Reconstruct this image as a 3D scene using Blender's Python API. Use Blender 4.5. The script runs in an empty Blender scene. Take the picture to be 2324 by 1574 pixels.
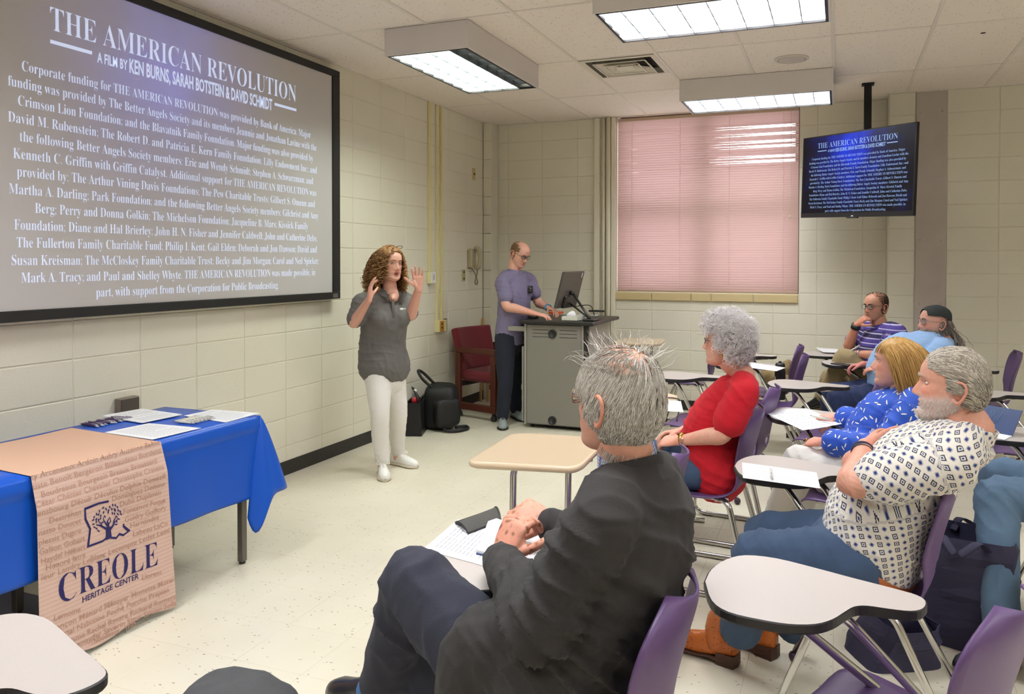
import bpy, math, random
import numpy as np
from mathutils import Matrix, Vector
S = bpy.context.scene
COL = S.collection
rnd = random.Random(7)
PI = math.pi

# ---------------------------------------------------------------- camera
F_PX, YAW, PITCH, ROLL, CX, CY = 1747.0753, 0.3660, 0.0157, 0.0016, 1234.548, 620.8903
CAM_H = 1.522
def cam_axes():
    cy, sy = math.cos(YAW), math.sin(YAW)
    fwd = np.array([-sy * math.cos(PITCH), cy * math.cos(PITCH), -math.sin(PITCH)])
    right = np.array([cy, sy, 0.0]); up = np.cross(right, fwd)
    r = right * math.cos(ROLL) + up * math.sin(ROLL)
    u = up * math.cos(ROLL) - right * math.sin(ROLL)
    return np.array([r, u, fwd])
AX = cam_axes()
cam_data = bpy.data.cameras.new('camera')
cam_data.sensor_width = 36.0
cam_data.lens = F_PX / 2324 * 36.0
cam_data.shift_x = (1162 - CX) / 2324
cam_data.shift_y = (CY - 787) / 2324
cam_data.clip_start = 0.05
cam = bpy.data.objects.new('camera', cam_data)
cam.matrix_world = Matrix(((AX[0][0], AX[1][0], -AX[2][0], 0), (AX[0][1], AX[1][1], -AX[2][1], 0),
                           (AX[0][2], AX[1][2], -AX[2][2], CAM_H), (0, 0, 0, 1)))
COL.objects.link(cam)
S.camera = cam
def ray(u, v):
    return AX.T @ np.array([(u - CX) / F_PX, -(v - CY) / F_PX, 1.0])
C0 = np.array([0, 0, CAM_H])
def onX(u, v, X): d = ray(u, v); return C0 + d * X / d[0]
def onY(u, v, Y): d = ray(u, v); return C0 + d * Y / d[1]
def onZ(u, v, Z): d = ray(u, v); return C0 + d * (Z - CAM_H) / d[2]

# ---------------------------------------------------------------- world, exposure
w = bpy.data.worlds.new('daylight'); S.world = w; w.use_nodes = True
w.node_tree.nodes['Background'].inputs[0].default_value = (1.0, 0.93, 0.95, 1)
w.node_tree.nodes['Background'].inputs[1].default_value = 5.0
S.view_settings.view_transform = 'Standard'
S.view_settings.look = 'None'
S.view_settings.gamma = 1
S.view_settings.use_curve_mapping = False
S.view_settings.exposure = 0.0
S.cycles.use_denoising = True
S.cycles.max_bounces = 8
S.cycles.diffuse_bounces = 5
S.cycles.sample_clamp_indirect = 6
LAMP_E = 27.0        # radiance of the fluorescent diffusers

# ---------------------------------------------------------------- helpers
def lin(c):
    return tuple(((x / 255.0) / 12.92 if x / 255.0 <= 0.04045 else ((x / 255.0 + 0.055) / 1.055) ** 2.4) for x in c)
def mat(name, rgb, rough=0.5, metal=0.0, var=0.0, vscale=8.0, bump=0.0, bscale=60.0, emit=None, estr=0.0, spec=None, trans=0.0, sheen=0.0, coat=0.0):
    m = bpy.data.materials.new(name); m.use_nodes = True
    nt = m.node_tree; b = nt.nodes['Principled BSDF']
    c = lin(rgb) + (1,)
    b.inputs['Base Color'].default_value = c
    b.inputs['Roughness'].default_value = rough
    b.inputs['Metallic'].default_value = metal
    if spec is not None: b.inputs['Specular IOR Level'].default_value = spec
    if sheen: b.inputs['Sheen Weight'].default_value = sheen
    if coat: b.inputs['Coat Weight'].default_value = coat; b.inputs['Coat Roughness'].default_value = 0.12
    if trans: b.inputs['Transmission Weight'].default_value = trans
    if emit is not None:
        b.inputs['Emission Color'].default_value = lin(emit) + (1,); b.inputs['Emission Strength'].default_value = estr
    if var or bump:
        tc = nt.nodes.new('ShaderNodeTexCoord')
    if var:
        n = nt.nodes.new('ShaderNodeTexNoise'); n.inputs['Scale'].default_value = vscale; n.inputs['Detail'].default_value = 4
        nt.links.new(tc.outputs['Object'], n.inputs['Vector'])
        mx = nt.nodes.new('ShaderNodeMix'); mx.data_type = 'RGBA'
        mx.inputs[6].default_value = tuple(x * (1 - var) for x in c[:3]) + (1,)
        mx.inputs[7].default_value = tuple(min(1, x * (1 + var)) for x in c[:3]) + (1,)
        nt.links.new(n.outputs['Fac'], mx.inputs[0]); nt.links.new(mx.outputs[2], b.inputs['Base Color'])
    if bump:
        n2 = nt.nodes.new('ShaderNodeTexNoise'); n2.inputs['Scale'].default_value = bscale; n2.inputs['Detail'].default_value = 3
        nt.links.new(tc.outputs['Object'], n2.inputs['Vector'])
        bp = nt.nodes.new('ShaderNodeBump'); bp.inputs['Strength'].default_value = bump; bp.inputs['Distance'].default_value = 0.01
        nt.links.new(n2.outputs['Fac'], bp.inputs['Height']); nt.links.new(bp.outputs['Normal'], b.inputs['Normal'])
    return m

def world_of(o):
    M = o.matrix_basis.copy()
    while o.parent: o = o.parent; M = o.matrix_basis @ M
    return M
def link_mesh(name, me, parent=None, label=None, cat=None, group=None, kind=None):
    o = bpy.data.objects.new(name, me); COL.objects.link(o)
    if parent is not None: o.parent = parent
    if label: o['label'] = label
    if cat: o['category'] = cat
    if group: o['group'] = group
    if kind: o['kind'] = kind
    return o
def mesh_of(name, verts, faces, mats, smooth=False, fmat=None):
    me = bpy.data.meshes.new(name)
    me.from_pydata([tuple(map(float, v)) for v in verts], [], faces)
    for m in (mats if isinstance(mats, (list, tuple)) else [mats]): me.materials.append(m)
    if fmat is not None: me.polygons.foreach_set('material_index', np.array(fmat, dtype=np.int32))
    if smooth is True: me.polygons.foreach_set('use_smooth', np.ones(len(me.polygons), dtype=bool))
    me.update()
    return me
def mk(name, mb, mats, parent=None, smooth=False, local=False, **k):
    """one mesh object from an MB; vertices are in world space unless local"""
    V, Fc = mb.V, mb.F
    if parent is not None and not local:
        M = np.array(world_of(parent).inverted())
        V = (np.array(V, dtype=float) @ M[:3, :3].T) + M[:3, 3]
    fm = mb.FM if any(mb.FM) else None
    me = mesh_of(name, V, Fc, mats, smooth=False, fmat=fm)
    if smooth is True or any(mb.FS):
        me.polygons.foreach_set('use_smooth', np.array([smooth is True or s for s in mb.FS], dtype=bool))
    return link_mesh(name, me, parent, **k)
def thing(name, label, cat, loc=(0, 0, 0), rz=0.0, group=None, kind=None):
    o = bpy.data.objects.new(name, None); COL.objects.link(o)
    o.empty_display_size = 0.1
    o.location = loc; o.rotation_euler = (0, 0, rz)
    o['label'] = label; o['category'] = cat
    if group: o['group'] = group
    if kind: o['kind'] = kind
    return o
def struct(name, mb, mats, parent=None, **k):
    return mk(name, mb, mats, parent, kind='structure', **k) if parent is None else mk(name, mb, mats, parent, **k)

def nrm(v):
    v = np.array(v, dtype=float); n = np.linalg.norm(v); return v / n if n > 1e-12 else v
def catmull(P, n):
    P = np.array(P, dtype=float); out = []
    if n <= 1 or len(P) < 3: return P
    Q = np.vstack([2 * P[0] - P[1], P, 2 * P[-1] - P[-2]])
    for i in range(1, len(Q) - 2):
        a, b, c, d = Q[i - 1], Q[i], Q[i + 1], Q[i + 2]
        for k in range(n):
            t = k / n
            out.append(0.5 * ((2 * b) + (-a + c) * t + (2 * a - 5 * b + 4 * c - d) * t * t + (-a + 3 * b - 3 * c + d) * t ** 3))
    out.append(P[-1])
    return np.array(out)
def fillet(P, r, n=6):
    """polyline with its inner corners rounded to radius about r"""
    P = [np.array(p, dtype=float) for p in P]; out = [P[0]]
    for i in range(1, len(P) - 1):
        a, b, c = P[i - 1], P[i], P[i + 1]
        u, v = a - b, c - b; lu, lv = np.linalg.norm(u), np.linalg.norm(v)
        d = min(r, lu * 0.48, lv * 0.48); p, q = b + u / lu * d, b + v / lv * d
        for k in range(n + 1):
            t = k / n; out.append((1 - t) ** 2 * p + 2 * t * (1 - t) * b + t * t * q)
    out.append(P[-1])
    return out

class MB:
    def __init__(s): s.V = []; s.F = []; s.FM = []; s.FS = []
    def add(s, V, F, m=0, smooth=False, M=None):
        n = len(s.V)
        V = np.array(V, dtype=float)
        if M is not None: V = V @ np.array(M)[:3, :3].T + np.array(M)[:3, 3]
        s.V.extend(V.tolist()); s.F.extend([tuple(int(i) + n for i in f) for f in F])
        s.FM.extend([m] * len(F)); s.FS.extend([smooth] * len(F)); return s
    def box(s, lo, hi, ch=0.0, m=0, M=None):
        lo = np.array(lo, dtype=float); hi = np.array(hi, dtype=float)
        lo, hi = np.minimum(lo, hi), np.maximum(lo, hi)
        if ch <= 0:
            V = [(x, y, z) for z in (lo[2], hi[2]) for y in (lo[1], hi[1]) for x in (lo[0], hi[0])]
            F = [(0, 2, 3, 1), (4, 5, 7, 6), (0, 1, 5, 4), (2, 6, 7, 3), (0, 4, 6, 2), (1, 3, 7, 5)]
            return s.add(V, F, m, False, M)
        ch = min(ch, 0.49 * float(np.min(hi - lo)))
        V = []; idx = {}
        for ix in (0, 1):
            for iy in (0, 1):
                for iz in (0, 1):
                    c = [(lo, hi)[k][a] for a, k in ((0, ix), (1, iy), (2, iz))]
                    sg = [1 if k == 0 else -1 for k in (ix, iy, iz)]
                    for ax in range(3):
                        p = [c[a] + (0 if a == ax else sg[a] * ch) for a in range(3)]
                        idx[(ix, iy, iz, ax)] = len(V); V.append(p)
        F = []
        for ax in range(3):
            o = [a for a in range(3) if a != ax]
            for k in (0, 1):
                q = []
                for (i, j) in ((0, 0), (1, 0), (1, 1), (0, 1)):
                    key = [0, 0, 0]; key[ax] = k; key[o[0]] = i; key[o[1]] = j
                    q.append(idx[(key[0], key[1], key[2], ax)])
                F.append(q)
            for (i, j) in ((0, 0), (0, 1), (1, 0), (1, 1)):
                q = []
                for k, aa in ((0, 0), (1, 0), (1, 1), (0, 1)):
                    key = [0, 0, 0]; key[ax] = k; key[o[0]] = i; key[o[1]] = j
                    q.append(idx[(key[0], key[1], key[2], o[aa])])
                F.append(q)
        for ix in (0, 1):
            for iy in (0, 1):
                for iz in (0, 1): F.append([idx[(ix, iy, iz, a)] for a in range(3)])
        cen = (lo + hi) / 2; VV = np.array(V); F2 = []
        for f in F:
            p = VV[list(f)]; nn = np.cross(p[1] - p[0], p[2] - p[0])
            F2.append(tuple(f) if nn @ (p.mean(0) - cen) >= 0 else tuple(f[::-1]))
        return s.add(V, F2, m, False, M)
    def tube(s, P, R, n=10, m=0, smooth=True, side=None, asp=1.0, cap='flat', sub=1, M=None, closed=False, twist=None):
        """swept tube: R radius (number or per point), asp = ratio of the radius across to the one along 'side'"""
        P = np.array(P, dtype=float)
        R = np.full(len(P), float(R)) if np.isscalar(R) else np.array(R, dtype=float)
        A = np.full(len(P), float(asp)) if np.isscalar(asp) else np.array(asp, dtype=float)
        if sub > 1 and len(P) > 2:
            X = catmull(np.column_stack([P, R, A]), sub); P, R, A = X[:, :3], X[:, 3], X[:, 4]
        elif sub > 1:
            t = np.linspace(0, 1, sub + 1)[:, None]
            P, R, A = P[0] + (P[1] - P[0]) * t, (R[0] + (R[1] - R[0]) * t[:, 0]), (A[0] + (A[1] - A[0]) * t[:, 0])
        N = len(P); T = np.zeros_like(P)
        for i in range(N):
            a = P[(i - 1) % N] if (i > 0 or closed) else P[i]; b = P[(i + 1) % N] if (i < N - 1 or closed) else P[i]
            T[i] = nrm(b - a)
        if side is None:
            sd = np.cross(T[0], (0, 0, 1.0)); sd = nrm(sd) if np.linalg.norm(sd) > 1e-3 else np.array([1.0, 0, 0])
            SD = []
            for i in range(N):
                sd = nrm(sd - T[i] * (sd @ T[i])); SD.append(sd)
        else:
            side = np.array(side, dtype=float)
            if side.ndim == 1: side = np.tile(side, (N, 1))
            elif len(side) != N:
                side = np.array([side[min(len(side) - 1, int(round(i * (len(side) - 1) / (N - 1))))] for i in range(N)])
            SD = [nrm(side[i] - T[i] * (side[i] @ T[i])) for i in range(N)]
        rings = []
        def ring(c, sd, t, ra, rb):
            up = np.cross(t, sd)
            return [c + sd * ra * math.cos(2 * PI * k / n) + up * rb * math.sin(2 * PI * k / n) for k in range(n)]
        if cap == 'round' and not closed:
            for f in (0.35, 0.75):
                c = math.sqrt(1 - (1 - f) ** 2) if False else math.sin(f * PI / 2)
                rings.append(ring(P[0] - T[0] * min(R[0], R[0] * A[0]) * math.cos(f * PI / 2), SD[0], T[0], R[0] * c, R[0] * A[0] * c))
        for i in range(N): rings.append(ring(P[i], SD[i], T[i], R[i], R[i] * A[i]))
        if cap == 'round' and not closed:
            for f in (0.75, 0.35):
                c = math.sin(f * PI / 2)
                rings.append(ring(P[-1] + T[-1] * min(R[-1], R[-1] * A[-1]) * math.cos(f * PI / 2), SD[-1], T[-1], R[-1] * c, R[-1] * A[-1] * c))
        V = [p for r in rings for p in r]; F = []; K = len(rings)
        for i in range(K if closed else K - 1):
            j = (i + 1) % K
            for k in range(n):
                F.append((i * n + k, i * n + (k + 1) % n, j * n + (k + 1) % n, j * n + k))
        n0 = len(F)
        if not closed:
            F.append(tuple(range(n - 1, -1, -1))); F.append(tuple((K - 1) * n + k for k in range(n)))
        s.add(V, F, m, smooth, M)
        if not closed and cap != 'round':
            s.FS[-1] = False; s.FS[-2] = False
        return s
    def cyl(s, a, b, r, n=16, m=0, smooth=True, r2=None):
        return s.tube([a, b], [r, r if r2 is None else r2], n, m, smooth)
    def lathe(s, prof, n=24, c=(0, 0, 0), m=0, M=None, smooth=True):
        """profile of (r, z) about the z axis"""
        V = []; F = []
        for (r, z) in prof:
            for k in range(n):
                a = 2 * PI * k / n; V.append((c[0] + r * math.cos(a), c[1] + r * math.sin(a), c[2] + z))
        for i in range(len(prof) - 1):
            for k in range(n): F.append((i * n + k, i * n + (k + 1) % n, (i + 1) * n + (k + 1) % n, (i + 1) * n + k))
        F.append(tuple(range(n - 1, -1, -1))); F.append(tuple((len(prof) - 1) * n + k for k in range(n)))
        return s.add(V, F, m, smooth, M)
    def prism(s, outline, z0, z1, m=0, ms=None, M=None, ch=0.0, smooth=False):
        """outline (x, y) extruded from z0 to z1; ms = material of the rim"""
        n = len(outline); o = np.array(outline, dtype=float)
        V = [(x, y, z0) for x, y in o] + [(x, y, z1) for x, y in o]
        a = s.add(V, [tuple(range(n - 1, -1, -1)), tuple(range(n, 2 * n))], m, False, M)
        s.add(V, [(k, (k + 1) % n, n + (k + 1) % n, n + k) for k in range(n)], m if ms is None else ms, smooth, M)
        return s
    def sphere(s, c, r, n=12, k=8, m=0, sc=(1, 1, 1), M=None):
        V = []; F = []
        for i in range(1, k):
            t = PI * i / k
            for j in range(n):
                a = 2 * PI * j / n
                V.append((c[0] + r * sc[0] * math.sin(t) * math.cos(a), c[1] + r * sc[1] * math.sin(t) * math.sin(a), c[2] + r * sc[2] * math.cos(t)))
        top = len(V); V.append((c[0], c[1], c[2] + r * sc[2])); V.append((c[0], c[1], c[2] - r * sc[2]))
        for i in range(k - 2):
            for j in range(n): F.append((i * n + j, (i + 1) * n + j, (i + 1) * n + (j + 1) % n, i * n + (j + 1) % n))
        for j in range(n):
            F.append((top, j, (j + 1) % n)); F.append((top + 1, (k - 2) * n + (j + 1) % n, (k - 2) * n + j))
        return s.add(V, F, m, True, M)
    def grid(s, fn, nu, nv, m=0, smooth=True, M=None):
        V = [fn(i / nu, j / nv) for j in range(nv + 1) for i in range(nu + 1)]
        F = [(j * (nu + 1) + i, j * (nu + 1) + i + 1, (j + 1) * (nu + 1) + i + 1, (j + 1) * (nu + 1) + i) for j in range(nv) for i in range(nu)]
        return s.add(V, F, m, smooth, M)

def vnoise(P, seed=0):
    """smooth value noise on points (n,3), about -1..1"""
    P = np.asarray(P, dtype=float) + seed * 17.31
    i = np.floor(P).astype(np.int64); f = P - i; u = f * f * (3 - 2 * f)
    def h(a):
        x = (a[:, 0] * 374761393 + a[:, 1] * 668265263 + a[:, 2] * 2147483647 + seed * 974711) & 0xffffffff
        x = ((x ^ (x >> 13)) * 1274126177) & 0xffffffff
        x = x ^ (x >> 16)
        return (x & 0xffff) / 32767.5 - 1
    r = 0
    for dx in (0, 1):
        for dy in (0, 1):
            for dz in (0, 1):
                wgt = (u[:, 0] if dx else 1 - u[:, 0]) * (u[:, 1] if dy else 1 - u[:, 1]) * (u[:, 2] if dz else 1 - u[:, 2])
                r = r + wgt * h(i + np.array([dx, dy, dz]))
    return r
def rot(axis, deg):
    return np.array(Matrix.Rotation(math.radians(deg), 3, Vector(axis)))
def basis(x, y, z, o=(0, 0, 0)):
    M = np.eye(4); M[:3, 0] = x; M[:3, 1] = y; M[:3, 2] = z; M[:3, 3] = o; return M
_text_cache = {}
def text_batch(txts, serif=False, off=0.0, res=2):
    """letter several lines with one text object and keep each line's (verts, faces) in units of the type size"""
    txts = [t for t in txts if (t, serif, off, res) not in _text_cache]
    if not txts: return
    def conv(t): return ''.join(chr(0x1D400 + ord(c) - 65) if 'A' <= c <= 'Z' else chr(0x1D41A + ord(c) - 97) if 'a' <= c <= 'z' else c for c in t) if serif else t
    cu = bpy.data.curves.new('lettering', 'FONT'); cu.body = '\n'.join(conv(t) for t in txts)
    cu.size = 1.0; cu.offset = off; cu.resolution_u = res; cu.space_line = 4.0
    o = bpy.data.objects.new('lettering', cu)
    me = o.to_mesh()
    V = np.zeros(len(me.vertices) * 3); me.vertices.foreach_get('co', V); V = V.reshape(-1, 3)
    Fc = [tuple(p.vertices) for p in me.polygons]
    o.to_mesh_clear(); bpy.data.objects.remove(o); bpy.data.curves.remove(cu)
    lh = 4.0
    line = np.round((V[:, 1].max() - V[:, 1] - .35) / lh).astype(int) if False else np.floor((1.6 - V[:, 1]) / lh).astype(int)
    for k, t in enumerate(txts):
        ids = np.nonzero(line == k)[0]; mp_ = -np.ones(len(V), dtype=int); mp_[ids] = np.arange(len(ids))
        W = V[ids].copy(); W[:, 1] += k * lh
        _text_cache[(t, serif, off, res)] = (W, [tuple(int(mp_[i]) for i in f) for f in Fc if line[f[0]] == k])
def text_mesh(txt, serif=False, off=0.0, res=2):
    if (txt, serif, off, res) not in _text_cache: text_batch([txt], serif, off, res)
    return _text_cache[(txt, serif, off, res)]
def put_text(mb, txt, O, X, Y, x0, x1, y, h, serif=False, off=0.0, m=0, res=2, cap=0.70):
    """write txt on the plane O + a X + b Y, filling x0..x1, baseline y, h = height of a capital"""
    V, Fc = text_mesh(txt, serif, off, res)
    lo, hi = V[:, 0].min(), V[:, 0].max()
    a = x0 + (V[:, 0] - lo) / (hi - lo) * (x1 - x0); b = y + V[:, 1] * h / cap
    W = np.array(O) + a[:, None] * np.array(X) + b[:, None] * np.array(Y)
    mb.add(W, Fc, m)
# ---------------------------------------------------------------- the room
XL, YB, YP, CEIL = -3.668, 7.889, 7.66, 3.047
XR, YF = 4.6, -3.2
def block_mat(name, rgb, seed):
    m = mat(name, rgb, rough=0.55, spec=0.3)
    nt = m.node_tree; b = nt.nodes['Principled BSDF']
    tc = nt.nodes.new('ShaderNodeNewGeometry')
    n = nt.nodes.new('ShaderNodeTexNoise'); n.inputs['Scale'].default_value = 90; n.inputs['Detail'].default_value = 5
    v = nt.nodes.new('ShaderNodeTexVoronoi'); v.inputs['Scale'].default_value = 75
    cr = nt.nodes.new('ShaderNodeMapRange'); cr.inputs[1].default_value = 0.0; cr.inputs[2].default_value = 0.22
    n2 = nt.nodes.new('ShaderNodeTexNoise'); n2.inputs['Scale'].default_value = 9
    gt = nt.nodes.new('ShaderNodeMapRange'); gt.inputs[1].default_value = 0.42; gt.inputs[2].default_value = 0.6; gt.inputs[3].default_value = 1; gt.inputs[4].default_value = 0
    mxx = nt.nodes.new('ShaderNodeMath'); mxx.operation = 'MAXIMUM'
    ad = nt.nodes.new('ShaderNodeMath'); ad.operation = 'MULTIPLY_ADD'; ad.inputs[1].default_value = 0.45
    bp = nt.nodes.new('ShaderNodeBump'); bp.inputs['Strength'].default_value = 0.35; bp.inputs['Distance'].default_value = 0.006
    L = nt.links
    for x in (n, v, n2): L.new(tc.outputs['Position'], x.inputs['Vector'])
    L.new(v.outputs['Distance'], cr.inputs[0]); L.new(n2.outputs['Fac'], gt.inputs[0])
    L.new(cr.outputs[0], mxx.inputs[0]); L.new(gt.outputs[0], mxx.inputs[1])
    L.new(n.outputs['Fac'], ad.inputs[0]); L.new(mxx.outputs[0], ad.inputs[2])
    L.new(ad.outputs[0], bp.inputs['Height']); L.new(bp.outputs['Normal'], b.inputs['Normal'])
    n3 = nt.nodes.new('ShaderNodeTexNoise'); n3.inputs['Scale'].default_value = 1.3; n3.inputs['Detail'].default_value = 5
    L.new(tc.outputs['Position'], n3.inputs['Vector'])
    mx = nt.nodes.new('ShaderNodeMix'); mx.data_type = 'RGBA'
    c = lin(rgb)
    mx.inputs[6].default_value = tuple(x * 0.92 for x in c) + (1,); mx.inputs[7].default_value = tuple(min(1, x * 1.06) for x in c) + (1,)
    L.new(n3.outputs['Fac'], mx.inputs[0]); L.new(mx.outputs[2], b.inputs['Base Color'])
    return m
M_WALL = block_mat('cream_block_paint', (226, 221, 203), 1)
M_MORT = mat('mortar_paint', (222, 218, 200), 0.6)
M_BASE = mat('black_vinyl_base', (38, 36, 35), 0.45)
M_WHITE = mat('white_enamel', (214, 208, 204), 0.45)
M_CREAM = mat('cream_enamel', (218, 210, 172), 0.45)

HB, WB, GAP = 0.2032, 0.4064, 0.005
def block_mesh(w_, h_, axis):
    """one block, face towards +x (axis 'x') or -y (axis 'y'), origin at its lower corner on the wall plane"""
    mb = MB(); d = 0.012
    if axis == 'x': mb.box((-d, GAP / 2, GAP / 2), (0.0, w_ - GAP / 2, h_ - GAP / 2), 0.0035)
    else: mb.box((GAP / 2, 0.0, GAP / 2), (w_ - GAP / 2, d, h_ - GAP / 2), 0.0035)
    return mesh_of('block', mb.V, mb.F, M_WALL)
_bm = {}
def block(parent, x, y, z, w_, h_, axis):
    k = (round(w_, 4), round(h_, 4), axis)
    if k not in _bm: _bm[k] = block_mesh(w_, h_, axis)
    o = bpy.data.objects.new('block', _bm[k]); COL.objects.link(o); o.parent = parent
    o.location = (x, y, z); return o
# floor: one slab with single tiles laid on it where they can be told apart
mt = mat('speckled_vinyl_tile', (206, 196, 172), 0.32, spec=0.4)
nt = mt.node_tree; b = nt.nodes['Principled BSDF']; g = nt.nodes.new('ShaderNodeNewGeometry')
vo = nt.nodes.new('ShaderNodeTexVoronoi'); vo.inputs['Scale'].default_value = 28; vo.inputs['Randomness'].default_value = 1
mp = nt.nodes.new('ShaderNodeMapping'); mp.inputs['Scale'].default_value = (1.0, 2.2, 1.0); mp.inputs['Rotation'].default_value = (0, 0, 0.6)
nd = nt.nodes.new('ShaderNodeTexNoise'); nd.inputs['Scale'].default_value = 14; nd.inputs['Detail'].default_value = 2
mr = nt.nodes.new('ShaderNodeMapRange'); mr.inputs[1].default_value = 0.10; mr.inputs[2].default_value = 0.17; mr.inputs[3].default_value = 1; mr.inputs[4].default_value = 0
sep = nt.nodes.new('ShaderNodeSeparateColor')
th = nt.nodes.new('ShaderNodeMath'); th.operation = 'LESS_THAN'; th.inputs[1].default_value = 0.42
mu = nt.nodes.new('ShaderNodeMath'); mu.operation = 'MULTIPLY'
wn = nt.nodes.new('ShaderNodeTexNoise'); wn.inputs['Scale'].default_value = 2.2; wn.inputs['Detail'].default_value = 6
mxa = nt.nodes.new('ShaderNodeMix'); mxa.data_type = 'RGBA'; mxa.inputs[6].default_value = lin((208, 200, 178)) + (1,); mxa.inputs[7].default_value = lin((230, 223, 204)) + (1,)
mxb = nt.nodes.new('ShaderNodeMix'); mxb.data_type = 'RGBA'; mxb.inputs[7].default_value = lin((118, 102, 82)) + (1,)
L = nt.links
L.new(g.outputs['Position'], mp.inputs['Vector']); 
mvec = nt.nodes.new('ShaderNodeVectorMath'); mvec.operation = 'MULTIPLY_ADD'; mvec.inputs[1].default_value = (0.05, 0.05, 0); 
L.new(g.outputs['Position'], nd.inputs['Vector']); L.new(nd.outputs['Color'], mvec.inputs[0]); L.new(mp.outputs[0], mvec.inputs[2])
L.new(mvec.outputs[0], vo.inputs['Vector'])
L.new(vo.outputs['Distance'], mr.inputs[0]); L.new(vo.outputs['Color'], sep.inputs[0]); L.new(sep.outputs[0], th.inputs[0])
L.new(mr.outputs[0], mu.inputs[0]); L.new(th.outputs[0], mu.inputs[1])
L.new(g.outputs['Position'], wn.inputs['Vector']); L.new(wn.outputs['Fac'], mxa.inputs[0])
L.new(mxa.outputs[2], mxb.inputs[6]); L.new(mu.outputs[0], mxb.inputs[0]); L.new(mxb.outputs[2], b.inputs['Base Color'])
M_TILE = mt
mb = MB(); mb.box((XL - 0.2, YF, -0.12), (XR, YB + 0.3, -0.004))
floor = struct('floor', mb, mat('floor_adhesive', (150, 142, 122), 0.7))
T = 0.3048
tile_me = mesh_of('floor_tile', *(lambda q: (q.V, q.F))(MB().box((0.0003, 0.0003, -0.004), (T - 0.0003, T - 0.0003, 0.0), 0.0006)), M_TILE)
cells = []
i0 = int(math.floor((XL - 0) / T)); 
for i in range(27):
    for j in range(37):
        x, y = XL + i * T, YF + 0.02 + j * T
        if x + T > XR + 0.1 or y > YB: continue
        p = np.array([x + T / 2, y + T / 2, -CAM_H]); c = AX @ p
        vis = c[2] > 0.8 and 0 < CX + F_PX * c[0] / c[2] < 2324 and CY - F_PX * c[1] / c[2] < 1640
        cells.append(((0 if vis else 50) + np.linalg.norm(p), x, y))
cells.sort()
rest = MB()
for n_, (d, x, y) in enumerate(cells):
    if n_ < 300:
        o = bpy.data.objects.new('floor_tile', tile_me); COL.objects.link(o); o.parent = floor; o.location = (x, y, 0)
    else: rest.box((x + 0.0006, y + 0.0006, -0.004), (x + T - 0.0006, y + T - 0.0006, 0.0))
mk('floor_tiles', rest, M_TILE, floor, kind='stuff')

# left wall (carries the screen)
mb = MB(); mb.box((XL - 0.2, YF, 0), (XL - 0.0045, YB + 0.2, CEIL + 0.05))
wall_left = struct('wall_left', mb, M_MORT)
y0 = 2.8186 - 5 * WB
for i in range(17):
    for j in range(15): 
        y = y0 + i * WB
        if y + 0.05 > 7.688: continue
        block(wall_left, XL, y, j * HB, min(WB, 7.688 - y), HB, 'x')
plain = MB(); plain.box((XL - 0.01, YF, 0), (XL, y0, CEIL))
mk('painted_blocks', plain, M_WALL, wall_left)
# corner chase
mb = MB(); mb.box((XL, 7.700, 0), (-3.580, YB, CEIL))
chase = struct('trim_1', mb, M_MORT)
for j in range(15): block(chase, XL + 0.002, 7.688, j * HB, 0.100, HB, 'y')
# back wall with the window opening
WX0, WX1, WZ0 = -2.205, -0.362, 1.205
mb = MB()
mb.box((XL, YB + 0.0045, 0), (WX0, YB + 0.3, CEIL + 0.05)); mb.box((WX1, YB + 0.0045, 0), (0.45, YB + 0.3, CEIL + 0.05)); mb.box((WX0, YB + 0.0045, 0), (WX1, YB + 0.3, WZ0 - 0.0))
wall_back = struct('wall_back', mb, M_MORT)
x0 = -1.8242 - 5 * WB
for i in range(11):
    xa, xb = x0 + i * WB, x0 + (i + 1) * WB
    for j in range(15):
        za, zb = j * HB, (j + 1) * HB
        segs = [(xa, xb)]
        if zb > WZ0 - 0.10:   # beside the window
            segs = []
            if xa < WX0: segs.append((xa, min(xb, WX0)))
            if xb > WX1: segs.append((max(xa, WX1), xb))
        for (p, q) in segs:
            p = max(p, -3.568); q = min(q, 0.415)
            if q - p < 0.03: continue
            zt = min(zb, CEIL)
            if zb > WZ0 - 0.10 and za < WZ0 - 0.10 and WX0 <= p and q <= WX1: continue
            block(wall_back, p, YB, za, q - p, zt - za, 'y')
for i in range(5):   # the half course under the sill
    xa, xb = max(WX0, x0 + (i + 4) * WB), min(WX1, x0 + (i + 5) * WB)
    if xb - xa > 0.03: block(wall_back, xa, YB, 5 * HB, xb - xa, 0.10, 'y')
# pier and wall to the right of the window wall
mb = MB(); mb.box((0.423, YP + 0.0045, 0), (XR + 0.2, YB + 0.3, CEIL + 0.05))
wall_right_of_window = struct('wall_back_pier', mb, M_MORT)
for j in range(15):
    z = j * HB
    block(wall_right_of_window, 0.415, YP, z, 0.220, HB, 'y')
    for i in range(9):
        block(wall_right_of_window, 0.885 + i * WB, YP, z, WB, HB, 'y')
side = MB(); side.box((0.415, YP + 0.012, 0), (0.4235, YB + 0.02, CEIL))
mk('pier_return', side, M_WALL, wall_right_of_window)
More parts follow.
